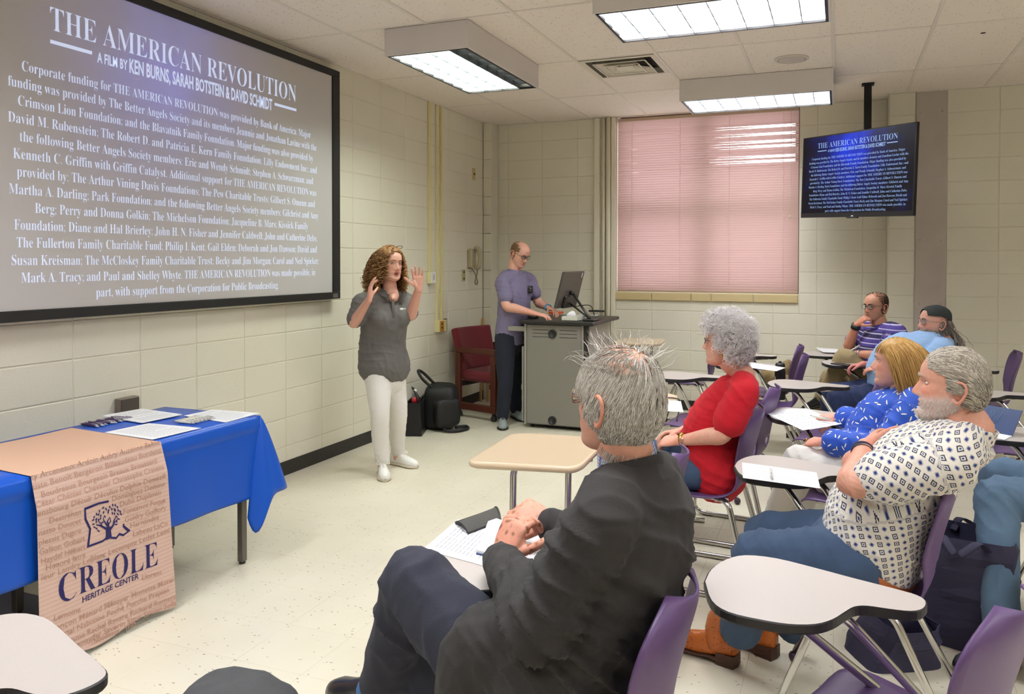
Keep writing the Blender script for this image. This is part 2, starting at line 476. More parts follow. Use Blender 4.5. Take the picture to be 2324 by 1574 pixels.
# steel plate on the pier
M_PLATE = mat('weathered_grey_steel', (188, 177, 168), 0.6, 0.0, var=0.13, vscale=5, bump=0.05, bscale=20)
plate = thing('steel_cover_plate', 'tall grey steel plate screwed to the wall from ceiling to floor', 'plate', (0.76, YP - 0.006, 0))
mb = MB(); mb.box((0.637, YP - 0.012, 0.0), (0.883, YP + 0.006, CEIL - 0.002), 0.003); mk('plate', mb, M_PLATE, plate)
for z in (0.5, 1.15, 1.72, 2.28, 2.86):
    for x in (0.675, 0.845):
        mb = MB(); mb.lathe([(0.009, 0), (0.008, 0.003), (0.003, 0.005)], 8, M=basis((1, 0, 0), (0, 0, 1), (0, -1, 0), (x, YP - 0.012, z))); mk('screw', mb, mat('screw', (110, 104, 98), 0.4, 0.8) if False else M_PLATE, plate)
# walls behind and beside the camera
mb = MB(); mb.box((XR, YF - 0.2, 0), (XR + 0.2, YB + 0.3, CEIL + 0.05)); struct('wall_right', mb, M_WALL)
mb = MB(); mb.box((XL - 0.2, YF - 0.2, 0), (XR + 0.2, YF, CEIL + 0.05)); struct('wall_front', mb, M_WALL)
# baseboards
mb = MB(); mb.box((XL, YF, 0), (XL + 0.006, 7.688, 0.102), 0.002); struct('baseboard_left', mb, M_BASE)
mb = MB(); mb.box((-3.568, YB - 0.006, 0), (0.415, YB, 0.102), 0.002); struct('baseboard_back', mb, M_BASE)
mb = MB(); mb.box((0.409, YP - 0.006, 0), (0.636, YP, 0.102), 0.002); mb.box((0.884, YP - 0.006, 0), (XR, YP, 0.102), 0.002); struct('baseboard_right', mb, M_BASE)

# ceiling: backing, grid bars, tiles
mc = mat('fissured_ceiling_tile', (214, 203, 190), 0.85)
nt = mc.node_tree; b = nt.nodes['Principled BSDF']; g = nt.nodes.new('ShaderNodeNewGeometry')
vo = nt.nodes.new('ShaderNodeTexVoronoi'); vo.inputs['Scale'].default_value = 55
mp = nt.nodes.new('ShaderNodeMapping'); mp.inputs['Scale'].default_value = (1, 0.55, 1)
nd = nt.nodes.new('ShaderNodeTexNoise'); nd.inputs['Scale'].default_value = 6
mr = nt.nodes.new('ShaderNodeMapRange'); mr.inputs[1].default_value = 0.08; mr.inputs[2].default_value = 0.22
sp = nt.nodes.new('ShaderNodeSeparateColor')
mr2 = nt.nodes.new('ShaderNodeMapRange'); mr2.inputs[1].default_value = 0.45; mr2.inputs[2].default_value = 0.5; mr2.inputs[3].default_value = 0; mr2.inputs[4].default_value = 1
mxm = nt.nodes.new('ShaderNodeMath'); mxm.operation = 'MAXIMUM'
mx = nt.nodes.new('ShaderNodeMix'); mx.data_type = 'RGBA'; mx.inputs[6].default_value = lin((158, 142, 128)) + (1,); mx.inputs[7].default_value = lin((236, 226, 214)) + (1,)
bp = nt.nodes.new('ShaderNodeBump'); bp.inputs['Strength'].default_value = 0.5; bp.inputs['Distance'].default_value = 0.004
L = nt.links
L.new(g.outputs['Position'], mp.inputs[0]); L.new(mp.outputs[0], vo.inputs['Vector'])
L.new(vo.outputs['Distance'], mr.inputs[0]); L.new(vo.outputs['Color'], sp.inputs[0]); L.new(sp.outputs[0], mr2.inputs[0])
L.new(mr.outputs[0], mxm.inputs[0]); L.new(mr2.outputs[0], mxm.inputs[1]); L.new(mxm.outputs[0], mx.inputs[0]); L.new(mx.outputs[2], b.inputs['Base Color'])
L.new(mxm.outputs[0], bp.inputs['Height']); L.new(bp.outputs['Normal'], b.inputs['Normal'])
M_CT = mc
M_BAR = mat('ceiling_grid_enamel', (222, 214, 202), 0.5)
mb = MB(); mb.box((XL - 0.2, YF - 0.2, CEIL + 0.04), (XR + 0.2, YB + 0.3, CEIL + 0.16))
ceiling = struct('ceiling', mb, mat('plenum', (70, 64, 58), 0.9))
GX, GY = 0.6096, 1.2192
gx0, gy0 = -3.0967 - GX, 4.3505 - 7 * GY
tm = MB(); tm.box((0.004, 0.006, 0), (GX - 0.004, GY - 0.006, 0.016), 0.003)
tile_c = mesh_of('ceiling_tile', tm.V, tm.F, M_CT)
VENT = (-1.87, -1.28, 5.60, 6.21)
for i in range(15):
    for j in range(10):
        x, y = gx0 + i * GX, gy0 + j * GY
        if x > XR or y > YB or y + GY < YF: continue
        lo = [max(x, XL), max(y, YF)]; hi = [min(x + GX, XR), min(y + GY, YB)]
        if i == 3 and j == 8:   # the tile with the air vent is cut to half length
            mb = MB(); mb.box((x + 0.004, y + 0.62, CEIL + 0.001), (x + GX - 0.004, y + GY - 0.006, CEIL + 0.017), 0.003); mk('ceiling_tile', mb, M_CT, ceiling); continue
        if lo[0] > x + 1e-6 or hi[0] < x + GX - 1e-6 or lo[1] > y + 1e-6 or hi[1] < y + GY - 1e-6:
            if min(hi[0] - lo[0], hi[1] - lo[1]) < 0.02: continue
            mb = MB(); mb.box((lo[0] + 0.004, lo[1] + 0.004, CEIL + 0.001), (hi[0] - 0.004, hi[1] - 0.004, CEIL + 0.017), 0.003); mk('ceiling_tile', mb, M_CT, ceiling); continue
        o = bpy.data.objects.new('ceiling_tile', tile_c); COL.objects.link(o); o.parent = ceiling
        o.location = (x, y, CEIL + rnd.uniform(0.0005, 0.003)); o.rotation_euler = (rnd.uniform(-.002, .002), 0, 0)
for i in range(15):
    x = gx0 + i * GX
    if XL < x < XR:
        mb = MB(); mb.box((x - 0.012, YF, CEIL - 0.003), (x + 0.012, YB, CEIL + 0.03)); mk('grid_bar', mb, M_BAR, ceiling)
for j in range(10):
    y = gy0 + j * GY
    if YF < y < YB:
        mb = MB(); mb.box((XL, y - 0.009, CEIL - 0.001), (XR, y + 0.009, CEIL + 0.03)); mk('grid_bar', mb, M_BAR, ceiling)
mb = MB(); mb.box((XL, YF, CEIL - 0.004), (XL + 0.02, YB, CEIL + 0.03)); mb.box((XL, YB - 0.02, CEIL - 0.004), (0.43, YB, CEIL + 0.03)); mb.box((0.40, YP - 0.02, CEIL - 0.004), (XR, YP, CEIL + 0.03)); mk('wall_angle', mb, M_BAR, ceiling)
mb = MB(); mb.lathe([(0.016, 0), (0.015, -0.003), (0.004, -0.003)], 10, (0.884, 5.852, CEIL + 0.001)); mk('ceiling_hole', mb, M_BASE, ceiling, label='small dark hole in a ceiling tile')

# fluorescent fixtures
M_LOUV = mat('louver_aluminium', (104, 108, 112), 0.5)
def lamp_mat(name, rgb, e):
    return mat(name, (235, 235, 232), 0.5, emit=rgb, estr=e)
M_LAMP = lamp_mat('lamp_diffuser', (247, 250, 255), LAMP_E)
M_LAMPG = lamp_mat('lamp_diffuser_greenish', (243, 255, 244), LAMP_E)
M_OFF = mat('dead_tube_diffuser', (190, 196, 192), 0.5)
def fixture(x0, y0, x1, y1, label, group, lm=M_LAMP, dark=False):
    t = thing('ceiling_light', label, 'light', ((x0 + x1) / 2, (y0 + y1) / 2, CEIL), group=group)
    zb, zt, tk = CEIL - 0.178, CEIL - 0.002, 0.012
    mb = MB()
    mb.box((x0, y0, zb), (x0 + tk, y1, zt), 0.001); mb.box((x1 - tk, y0, zb), (x1, y1, zt), 0.001)
    mb.box((x0 + tk, y0, zb), (x1 - tk, y0 + tk, zt), 0.001); mb.box((x0 + tk, y1 - tk, zb), (x1 - tk, y1, zt), 0.001)
    mb.box((x0 + tk, y0 + tk, zt - 0.01), (x1 - tk, y1 - tk, zt))
    mk('housing', mb, M_WHITE, t)
    bl = MB(); e = 0.016
    bl.box((x0 + tk, y0 + tk, zb - 0.001), (x0 + tk + e, y1 - tk, zb + 0.012)); bl.box((x1 - tk - e, y0 + tk, zb - 0.001), (x1 - tk, y1 - tk, zb + 0.012))
    bl.box((x0 + tk, y0 + tk, zb - 0.001), (x1 - tk, y0 + tk + e, zb + 0.012)); bl.box((x0 + tk, y1 - tk - e, zb - 0.001), (x1 - tk, y1 - tk, zb + 0.012))
    mk('door_frame', bl, M_BASE, t)
    d = MB(); a, c = tk + 0.002, (x1 - x0)
    zd = zb + 0.055
    if dark:
        xs = x0 + (x1 - x0) * 0.745
        d.box((x0 + a, y0 + a, zd), (xs, y1 - a, zd + 0.004)); mk('diffuser', d, lm, t)
        d2 = MB(); d2.box((xs + 0.001, y0 + a, zd), (x1 - a, y1 - a, zd + 0.004)); mk('unlit_diffuser', d2, M_OFF, t, label='dark strip where one tube is out')
    else:
        d.box((x0 + a, y0 + a, zd), (x1 - a, y1 - a, zd + 0.004)); mk('diffuser', d, lm, t)
    lv = MB(); lx, ly = x1 - x0, y1 - y0
    nx, ny = (4, 8) if ly > lx else (8, 4)
    for i in range(1, nx): xx = x0 + lx * i / nx; lv.box((xx - 0.0022, y0 + tk, zb + 0.004), (xx + 0.0022, y1 - tk, zb + 0.05))
    for i in range(1, ny): yy = y0 + ly * i / ny; lv.box((x0 + tk, yy - 0.0022, zb + 0.004), (x1 - tk, yy + 0.0022, zb + 0.05))
    mk('louver_grid', lv, M_LOUV, t)
    return t
GL = 'boxed fluorescent ceiling lights'
fixture(-2.80, 4.37, -2.19, 5.59, 'boxed fluorescent light above the screen corner with one dark tube strip', GL, M_LAMPG, True)
fixture(-1.262, 4.02, -0.052, 4.63, 'boxed fluorescent light at the top edge, larger of the two bluish white ones', GL)
fixture(-1.262, 6.46, -0.052, 7.07, 'boxed fluorescent light hanging in front of the window blind top', GL)
fixture(-2.80, 0.70, -2.19, 1.92, 'boxed fluorescent light behind the camera near the screen wall', GL)
fixture(-1.262, 1.58, -0.052, 2.19, 'unseen boxed fluorescent light added above the seated man in the blazer', GL)  # this and the next: out of view, added to even out the room light
fixture(-1.262, -0.86, -0.052, -0.25, 'unseen boxed fluorescent light added behind the photographer', GL)
fixture(1.95, 4.02, 3.16, 4.63, 'unseen boxed fluorescent light added over the right side of the class', GL)  # right column, never in view: extra fixtures added for even lighting
fixture(1.95, 1.58, 3.16, 2.19, 'unseen boxed fluorescent light added over the near right side', GL)
fixture(1.95, -0.86, 3.16, -0.25, 'unseen boxed fluorescent light added over the rear right side', GL)
# ---------------------------------------------------------------- window and blind
win = bpy.data.objects.new('window_1', None); COL.objects.link(win); win.location = ((WX0 + WX1) / 2, 8.06, WZ0); win['kind'] = 'structure'
M_REVEAL = mat('reveal_paint', (226, 218, 206), 0.6)
M_ALU = mat('brown_window_frame', (96, 84, 74), 0.5, 0.3)
mb = MB()
mb.box((WX0 - 0.001, YB + 0.004, WZ0), (WX0 + 0.004, 8.10, CEIL + 0.03)); mb.box((WX1 - 0.004, YB + 0.004, WZ0), (WX1 + 0.001, 8.10, CEIL + 0.03)); mb.box((WX0, YB + 0.004, CEIL + 0.02), (WX1, 8.10, CEIL + 0.035))
mk('reveal', mb, M_REVEAL, win)
mb = MB(); fz = CEIL + 0.02
for (a, c) in ((WX0, WX0 + 0.05), (WX1 - 0.05, WX1), (-1.345, -1.265)): mb.box((a, 8.04, WZ0), (c, 8.10, fz), 0.004)
for (a, c) in ((WZ0, WZ0 + 0.05), (fz - 0.06, fz), (2.02, 2.10)): mb.box((WX0, 8.045, a), (WX1, 8.095, c), 0.004)
mk('frame', mb, M_ALU, win)
mg = mat('window_glass', (255, 255, 255), 0.02, trans=1.0)
for (a, c) in ((WX0 + 0.05, -1.345), (-1.265, WX1 - 0.05)):
    for (p, q) in ((WZ0 + 0.05, 2.02), (2.10, fz - 0.06)):
        mb = MB(); mb.box((a, 8.066, p), (c, 8.070, q)); mk('pane', mb, mg, win)
# tiled sill
M_SILL = mat('tan_glazed_tile', (205, 186, 140), 0.35, var=0.06, vscale=5)
sill = bpy.data.objects.new('window_2_sill', None); COL.objects.link(sill); sill.location = ((WX0 + WX1) / 2, 7.87, 1.12); sill['kind'] = 'structure'
sill.name = 'trim_2'
for (a, c) in ((1393, 1477.5), (1478.5, 1567), (1568, 1613.5), (1614.5, 1709), (1710, 1811)):
    xa, xc = onY(a, 675, 7.868)[0], onY(c, 675, 7.868)[0]
    mb = MB(); mb.box((xa + 0.0015, 7.868, 1.122), (xc - 0.0015, 8.04, 1.204), 0.006); mk('tile', mb, M_SILL, sill)
# venetian blind
bl = thing('venetian_blind', 'wide beige venetian blind glowing pink with daylight over the window', 'blind', ((WX0 + WX1) / 2, 7.90, CEIL - 0.02))
ms = bpy.data.materials.new('beige_blind_slat'); ms.use_nodes = True
nt = ms.node_tree; pb = nt.nodes['Principled BSDF']; out = nt.nodes['Material Output']
pb.inputs['Base Color'].default_value = lin((196, 172, 150)) + (1,); pb.inputs['Roughness'].default_value = 0.5
tr = nt.nodes.new('ShaderNodeBsdfTranslucent'); tr.inputs[0].default_value = lin((240, 206, 212)) + (1,)
mxs = nt.nodes.new('ShaderNodeMixShader'); mxs.inputs[0].default_value = 0.30
nt.links.new(pb.outputs[0], mxs.inputs[1]); nt.links.new(tr.outputs[0], mxs.inputs[2]); nt.links.new(mxs.outputs[0], out.inputs[0])
BX0, BX1, BY = WX0 + 0.012, WX1 - 0.012, 7.915
mb = MB(); mb.box((BX0, BY - 0.018, CEIL - 0.05), (BX1, BY + 0.018, CEIL - 0.018), 0.004); mk('headrail', mb, mat('blind_rail', (190, 166, 144), 0.45), bl)
mb = MB(); mb.box((BX0, BY - 0.014, WZ0 + 0.006), (BX1, BY + 0.014, WZ0 + 0.024), 0.004); mk('bottom_rail', mb, mat('blind_bottom_rail', (176, 152, 128), 0.45), bl)
def slat_mesh(angs):
    """angs: list of (x fraction, tilt in degrees)"""
    mb = MB(); w2 = 0.0145; V = []; n = 5
    for (fx, a) in angs:
        a = math.radians(a)
        for k in range(n):
            t = -1 + 2 * k / (n - 1); u = t * w2; c = 0.0022 * (1 - t * t)
            V.append((BX0 + (BX1 - BX0) * fx - (BX0 + BX1) / 2, -(u * math.cos(a)) - c * math.sin(a), u * math.sin(a) - c * math.cos(a) * -1))
    F = [(i * n + k, i * n + k + 1, (i + 1) * n + k + 1, (i + 1) * n + k) for i in range(len(angs) - 1) for k in range(n - 1)]
    mb.add(V, F, 0, True); return mesh_of('slat', mb.V, mb.F, ms, smooth=True)
closed = slat_mesh([(0, 64), (1, 64)])
bent = slat_mesh([(0, 62), (0.30, 60), (0.55, 42), (0.72, 16), (0.80, -8), (0.93, -22), (1, 30)])
bent2 = slat_mesh([(0, 58), (0.10, 40), (0.18, 55), (0.55, 52), (0.75, 40), (1, 48)])
NS = 72; zt, zb = CEIL - 0.062, WZ0 + 0.034
for i in range(NS):
    z = zt + (zb - zt) * i / (NS - 1)
    v = CY  # rows of the bent slats, counted down from the headrail
    me = bent if i in (5, 8, 11, 13, 17, 19) else bent2 if i in (6, 9, 12, 15, 18, 21, 4) else closed
    o = bpy.data.objects.new('slat', me); COL.objects.link(o); o.parent = bl
    o.location = Vector(((BX0 + BX1) / 2, BY, z)) - bl.location; o.rotation_euler = (rnd.uniform(-.03, .03), rnd.uniform(-.0006, .0006), 0)
M_CORD = mat('blind_cord', (226, 214, 200), 0.7)
for px in (1434, 1543, 1655, 1778):
    x = onY(px, 420, 7.9)[0]
    for dy in (-0.0165, 0.0165):
        mb = MB(); mb.cyl((x, BY + dy, zb - 0.01), (x, BY + dy, CEIL - 0.03), 0.0011, 5); mk('ladder_cord', mb, M_CORD, bl)
x = onY(1794, 480, 7.9)[0]
mb = MB(); mb.tube([(x, BY - 0.03, CEIL - 0.04), (x + 0.004, BY - 0.03, 2.4), (x - 0.002, BY - 0.03, 1.98)], 0.0016, 6); mb.lathe([(0.002, 0.02), (0.007, 0.0), (0.006, -0.02), (0.002, -0.022)], 8, (x - 0.002, BY - 0.03, 1.97)); mk('pull_cord', mb, M_CORD, bl)

# ---------------------------------------------------------------- projection screen
TITLE = 'THE AMERICAN REVOLUTION'
LINES = [('Corporate funding for THE AMERICAN REVOLUTION was provided by Bank of America. Major', (103, 312), (1460, 627)),
 ('funding was provided by The Better Angels Society and its members Jeannie and Jonathan Lavine with the', (38, 380), (1488, 690)),
 ('Crimson Lion Foundation; and the Blavatnik Family Foundation. Major funding was also provided by', (85, 478), (1472, 742)),
 ('David M. Rubenstein; The Robert D. and Patricia E. Kern Family Foundation; Lilly Endowment Inc.; and', (38, 552), (1490, 795)),
 ('the following Better Angels Society members: Eric and Wendy Schmidt; Stephen A. Schwarzman; and', (93, 650), (1472, 847)),
 ('Kenneth C. Griffin with Griffin Catalyst. Additional support for THE AMERICAN REVOLUTION was', (62, 725), (1487, 902)),
 ('provided by: The Arthur Vining Davis Foundations; The Pew Charitable Trusts; Gilbert S. Omenn and', (80, 815), (1480, 953)),
 ('Martha A. Darling; Park Foundation; and the following Better Angels Society members: Gilchrist and Amy', (42, 893), (1497, 1006)),
 ('Berg; Perry and Donna Golkin; The Michelson Foundation; Jacqueline B. Mars; Kissick Family', (165, 982), (1448, 1062)),
 ('Foundation; Diane and Hal Brierley; John H. N. Fisher and Jennifer Caldwell; John and Catherine Debs;', (67, 1062), (1490, 1116)),
 ('The Fullerton Family Charitable Fund; Philip I. Kent; Gail Elden; Deborah and Jon Dawson; David and', (78, 1145), (1490, 1166)),
 ('Susan Kreisman; The McCloskey Family Charitable Trust; Becky and Jim Morgan; Carol and Ned Spieker;', (55, 1226), (1498, 1222)),
 ('Mark A. Tracy; and Paul and Shelley Whyte. THE AMERICAN REVOLUTION was made possible, in', (100, 1308), (1482, 1276)),
 ('part, with support from the Corporation for Public Broadcasting.', (452, 1372), (1310, 1336))]
text_batch([l[0] for l in LINES] + ['THE AMERICAN REVOLUTION', 'C', 'REOLE'], True, -0.010)
SX = -3.600            # face of the screen
SY0, SY1, SZ0, SZ1 = 2.06, 4.892, 1.288, 2.925
scr = thing('projection_screen', 'large framed projection screen on the left wall showing film credits', 'screen', (XL, (SY0 + SY1) / 2, SZ0))
M_BLK = mat('black_velvet_frame', (30, 29, 28), 0.6)
FW = 0.075
mb = MB()
mb.box((XL + 0.01, SY0 - FW, SZ0 - 0.052), (SX + 0.012, SY1 + 0.088, SZ0), 0.004); mb.box((XL + 0.01, SY0 - FW, SZ1), (SX + 0.012, SY1 + 0.088, SZ1 + 0.052), 0.004)
mb.box((XL + 0.01, SY0 - FW, SZ0), (SX + 0.012, SY0, SZ1), 0.004); mb.box((XL + 0.01, SY1, SZ0), (SX + 0.012, SY1 + 0.088, SZ1), 0.004)
mk('frame', mb, M_BLK, scr)
msr = mat('projected_picture', (196, 192, 190), 0.8, spec=0.1)
nt = msr.node_tree; b = nt.nodes['Principled BSDF']; L = nt.links
g = nt.nodes.new('ShaderNodeTexCoord'); mp = nt.nodes.new('ShaderNodeMapping'); mp.inputs['Location'].default_value = (0, -3.42, -2.78); mp.vector_type = 'POINT'
gp = nt.nodes.new('ShaderNodeNewGeometry')
mp.inputs['Location'].default_value = (0, -3.36 * 0.9, -2.62 * 0.85); mp.inputs['Scale'].default_value = (0, 0.9, 0.85)
gr = nt.nodes.new('ShaderNodeTexGradient'); gr.gradient_type = 'QUADRATIC_SPHERE'
nz = nt.nodes.new('ShaderNodeTexNoise'); nz.inputs['Scale'].default_value = 2.6; nz.inputs['Detail'].default_value = 5
mu = nt.nodes.new('ShaderNodeMath'); mu.operation = 'MULTIPLY'
mu2 = nt.nodes.new('ShaderNodeMath'); mu2.operation = 'MULTIPLY'; mu2.inputs[1].default_value = 0.62
L.new(gp.outputs['Position'], mp.inputs[0]); L.new(mp.outputs[0], gr.inputs[0]); L.new(gp.outputs['Position'], nz.inputs['Vector'])
L.new(gr.outputs['Fac'], mu.inputs[0]); L.new(nz.outputs['Fac'], mu.inputs[1]); L.new(mu.outputs[0], mu2.inputs[0])
b.inputs['Emission Color'].default_value = lin((70, 96, 255)) + (1,); L.new(mu2.outputs[0], b.inputs['Emission Strength'])
mb = MB(); mb.box((XL + 0.02, SY0 - 0.01, SZ0 - 0.01), (SX, SY1 + 0.01, SZ1 + 0.01)); mk('screen_surface', mb, msr, scr)
M_TXT = mat('projected_lettering', (200, 200, 205), 0.8, emit=(196, 214, 255), estr=0.62)
Z1 = 800.0 / 1657
def on_s(p): q = onX(p[0] * Z1, p[1] * Z1, SX + 0.0012); return q[1], q[2]
SCRN = []      # (text, serif, y0, z0, y1, z1, cap height) in screen coordinates
O_, XA, ZA = (SX + 0.0012, 0, 0), (0, 1, 0), (0, 0, 1)
def screen_line(mb, txt, y0, y1, z, h, serif, off, O=O_, X=XA, Y=ZA): put_text(mb, txt, O, X, Y, y0, y1, z, h, serif, off, res=2)
LAY = []
ty0, ty1 = on_s((236, 100))[0], on_s((1392, 420))[0]
LAY.append((TITLE, ty0, ty1, 2.648, 0.118, True, -0.010, 'title'))
ya, yb = on_s((457, 265))[0], on_s((600, 280))[0]
LAY.append(('A FILM BY', ya, yb, 2.553, 0.052, False, 0.022, 'byline'))
ya, yb = on_s((608, 280))[0], on_s((1280, 470))[0]
LAY.append(('KEN BURNS, SARAH BOTSTEIN & DAVID SCHMIDT', ya, yb, 2.545, 0.074, False, 0.026, 'byline'))
pitch = None
zz = [(on_s(l[1])[1] + on_s(l[2])[1]) / 2 for l in LINES]
k = np.polyfit(range(14), zz, 1)
for i, (txt, a, c) in enumerate(LINES):
    LAY.append((txt, on_s(a)[0], on_s(c)[0], k[1] + k[0] * i - 0.024, 0.050, True, -0.010, 'text_line'))
RULES = [(on_s((236, 185))[0], on_s((433, 235))[0], 2.592), (on_s((1291, 470))[0], on_s((1393, 498))[0], 2.592)]
for (txt, a, c, z, h, se, of, nm) in LAY:
    mb = MB(); screen_line(mb, txt, a, c, z, h, se, of); mk(nm, mb, M_TXT, scr)
for (a, c, z) in RULES:
    mb = MB(); mb.add([(SX + 0.0012, a, z - 0.009), (SX + 0.0012, c, z - 0.009), (SX + 0.0012, c, z + 0.009), (SX + 0.0012, a, z + 0.009)], [(0, 1, 2, 3)]); mk('title_rule', mb, M_TXT, scr)
mb = MB(); mb.box((SX + 0.012, 4.885, 1.246), (SX + 0.0135, 4.945, 1.276)); mk('maker_badge', mb, mat('silver_badge', (120, 118, 112), 0.4, 0.5), scr, label='small silver badge at the lower corner')

# ---------------------------------------------------------------- television on a ceiling pole
q = np.array([0.1111, 7.0603, 2.2711]); yw, rl = 3.9286, -0.0384
n_ = np.array([math.cos(yw), math.sin(yw), 0.0]); xr = np.array([-math.sin(yw), math.cos(yw), 0.0]); up = np.array([0, 0, 1.0])
x2 = xr * math.cos(rl) + up * math.sin(rl); u2 = up * math.cos(rl) - xr * math.sin(rl)
TW, TH = 1.2349, 0.7286
TM = basis(x2, -n_, u2, q)       # local: x right, y into the set, z up
tv = thing('television', 'black flat television on a ceiling pole showing the same credits in blue', 'television', tuple(q))
mb = MB(); mb.box((-TW / 2, 0.0, -TH / 2), (TW / 2, 0.03, TH / 2), 0.004, M=TM); mb.box((-0.36, 0.03, -0.26), (0.36, 0.062, 0.20), 0.012, M=TM); mk('cabinet', mb, mat('tv_black_plastic', (32, 32, 35), 0.35), tv)
mtv = mat('tv_picture', (6, 6, 10), 0.25)
nt = mtv.node_tree; b = nt.nodes['Principled BSDF']; L = nt.links
tc = nt.nodes.new('ShaderNodeTexCoord'); mp = nt.nodes.new('ShaderNodeMapping'); mp.inputs['Location'].default_value = (-0.46 * 2.3, 0, -0.80 * 1.15); mp.inputs['Scale'].default_value = (2.3, 0, 1.15)
gr = nt.nodes.new('ShaderNodeTexGradient'); gr.gradient_type = 'SPHERICAL'
nz = nt.nodes.new('ShaderNodeTexNoise'); nz.inputs['Scale'].default_value = 7; nz.inputs['Detail'].default_value = 5
cr = nt.nodes.new('ShaderNodeValToRGB'); e = cr.color_ramp.elements
e[0].position = 0.0; e[0].color = lin((10, 10, 24)) + (1,); e[1].position = 0.95; e[1].color = lin((20, 62, 245)) + (1,)
e2 = cr.color_ramp.elements.new(0.42); e2.color = lin((14, 22, 92)) + (1,)
ml = nt.nodes.new('ShaderNodeMath'); ml.operation = 'MULTIPLY_ADD'; ml.inputs[1].default_value = 0.9
sb = nt.nodes.new('ShaderNodeMath'); sb.operation = 'MULTIPLY_ADD'; sb.inputs[1].default_value = 0.9; sb.inputs[2].default_value = -0.45
L.new(tc.outputs['Generated'], mp.inputs[0]); L.new(mp.outputs[0], gr.inputs[0]); L.new(tc.outputs['Object'], nz.inputs['Vector'])
L.new(nz.outputs['Fac'], sb.inputs[0]); L.new(gr.outputs['Fac'], ml.inputs[0]); L.new(sb.outputs[0], ml.inputs[2]); L.new(ml.outputs[0], cr.inputs[0])
L.new(cr.outputs[0], b.inputs['Emission Color']); b.inputs['Emission Strength'].default_value = 0.95
PW, PH = TW - 0.03, TH - 0.055
Z0 = 0.014
mb = MB()
V = [(-PW / 2, -0.0008, -PH / 2 + Z0), (PW / 2, -0.0008, -PH / 2 + Z0), (PW / 2, -0.0008, PH / 2 + Z0), (-PW / 2, -0.0008, PH / 2 + Z0)]
o = link_mesh('picture', mesh_of('picture', V, [(0, 1, 2, 3)], mtv), tv); o.matrix_basis = tv.matrix_basis.inverted() @ Matrix(TM.tolist())
M_TVT = mat('tv_lettering', (20, 20, 20), 0.4, emit=(164, 198, 255), estr=0.72)
# same layout as the big screen, scaled to the picture
def tvx(y): return (y - 3.565) / 2.78 * PW * 1.10 + 0.005
def tvz(z): return (z - 2.075) / 1.62 * PH * 1.04 + Z0 - 0.010
Ot = q + n_ * 0.0016
for (txt, a, c, z, h, se, of, nm) in LAY:
    mb = MB(); screen_line(mb, txt, tvx(a), tvx(c), tvz(z), h / 1.62 * PH, se, of, Ot, x2, u2); mk(nm, mb, M_TVT, tv)
for (a, c, z) in RULES:
    mb = MB(); P = [Ot + x2 * tvx(a) + u2 * tvz(z - 0.009), Ot + x2 * tvx(c) + u2 * tvz(z - 0.009), Ot + x2 * tvx(c) + u2 * tvz(z + 0.009), Ot + x2 * tvx(a) + u2 * tvz(z + 0.009)]
    mb.add(P, [(0, 1, 2, 3)]); mk('title_rule', mb, M_TVT, tv)
mb = MB(); mb.box((-0.065, -0.003, -TH / 2 - 0.010), (0.055, 0.02, -TH / 2 + 0.001), 0.003, M=TM); mk('sensor_bar', mb, M_BLK, tv)
mb = MB(); mb.box((-0.012, -0.0025, -TH / 2 + 0.004), (0.012, 0.0, -TH / 2 + 0.014), M=TM); mk('maker_badge', mb, mat('pale_badge', (190, 190, 186), 0.4), tv, label='tiny pale badge under the picture')
px, py = 0.22, 7.163
tvp = MB(); tvp.box((px - 0.030, py - 0.030, 2.30), (px + 0.030, py + 0.030, CEIL - 0.005), 0.004); tvp.box((px - 0.05, py - 0.05, CEIL - 0.012), (px + 0.05, py + 0.05, CEIL - 0.001), 0.003)
mk('ceiling_pole', tvp, mat('black_steel', (24, 24, 25), 0.45, 0.4), tv)
mb = MB(); mb.box((-0.20, 0.062, -0.15), (0.20, 0.085, 0.15), 0.004, M=TM)
pp = q - n_ * 0.08; mb.tube([pp, (px, py, 2.32)], 0.03, 8); mk('mount_bracket', mb, mat('black_bracket', (26, 26, 27), 0.5, 0.3), tv)

# ---------------------------------------------------------------- air vent and ceiling speaker
vt = thing('air_vent', 'square white louvred air vent set in the ceiling tiles', 'vent', (-1.57, 5.90, CEIL))
M_VENT = mat('vent_enamel', (216, 208, 190), 0.5); M_DUCT = mat('dark_duct', (30, 28, 26), 0.8)
vx, vy, vh = -1.573, 5.885, 0.292
def ringbox(mb, h, z, t, zt=None, flare=0.0):
    """square ring: a sloped band from half-size h (at z) to h - t (at zt)"""
    zt = z if zt is None else zt
    V = []
    for (hh, zz) in ((h, z), (h - t, zt)):
        V += [(vx - hh, vy - hh, zz), (vx + hh, vy - hh, zz), (vx + hh, vy + hh, zz), (vx - hh, vy + hh, zz)]
    V += [(a, b_, c + 0.004) for a, b_, c in V]
    F = []
    for i in range(4):
        j = (i + 1) % 4
        F += [(i, j, 4 + j, 4 + i), (8 + j, 8 + i, 12 + i, 12 + j), (j, i, 8 + i, 8 + j), (4 + i, 4 + j, 12 + j, 12 + i)]
    mb.add(V, F)
mb = MB(); ringbox(mb, vh, CEIL - 0.004, 0.035, CEIL - 0.006); mk('face_frame', mb, M_VENT, vt)
mb = MB(); mb.box((vx - vh + 0.03, vy - vh + 0.03, CEIL + 0.10), (vx + vh - 0.03, vy + vh - 0.03, CEIL + 0.11)); ringbox(mb, vh - 0.03, CEIL, 0.02, CEIL + 0.1); mk('plenum_box', mb, mat('duct_grey', (150, 144, 132), 0.7), vt)
mb = MB(); mb.lathe([(0.15, 0.095), (0.15, 0.085), (0.135, 0.085), (0.135, 0.095)], 20, (vx, vy, CEIL)); mk('duct_opening', mb, M_DUCT, vt)
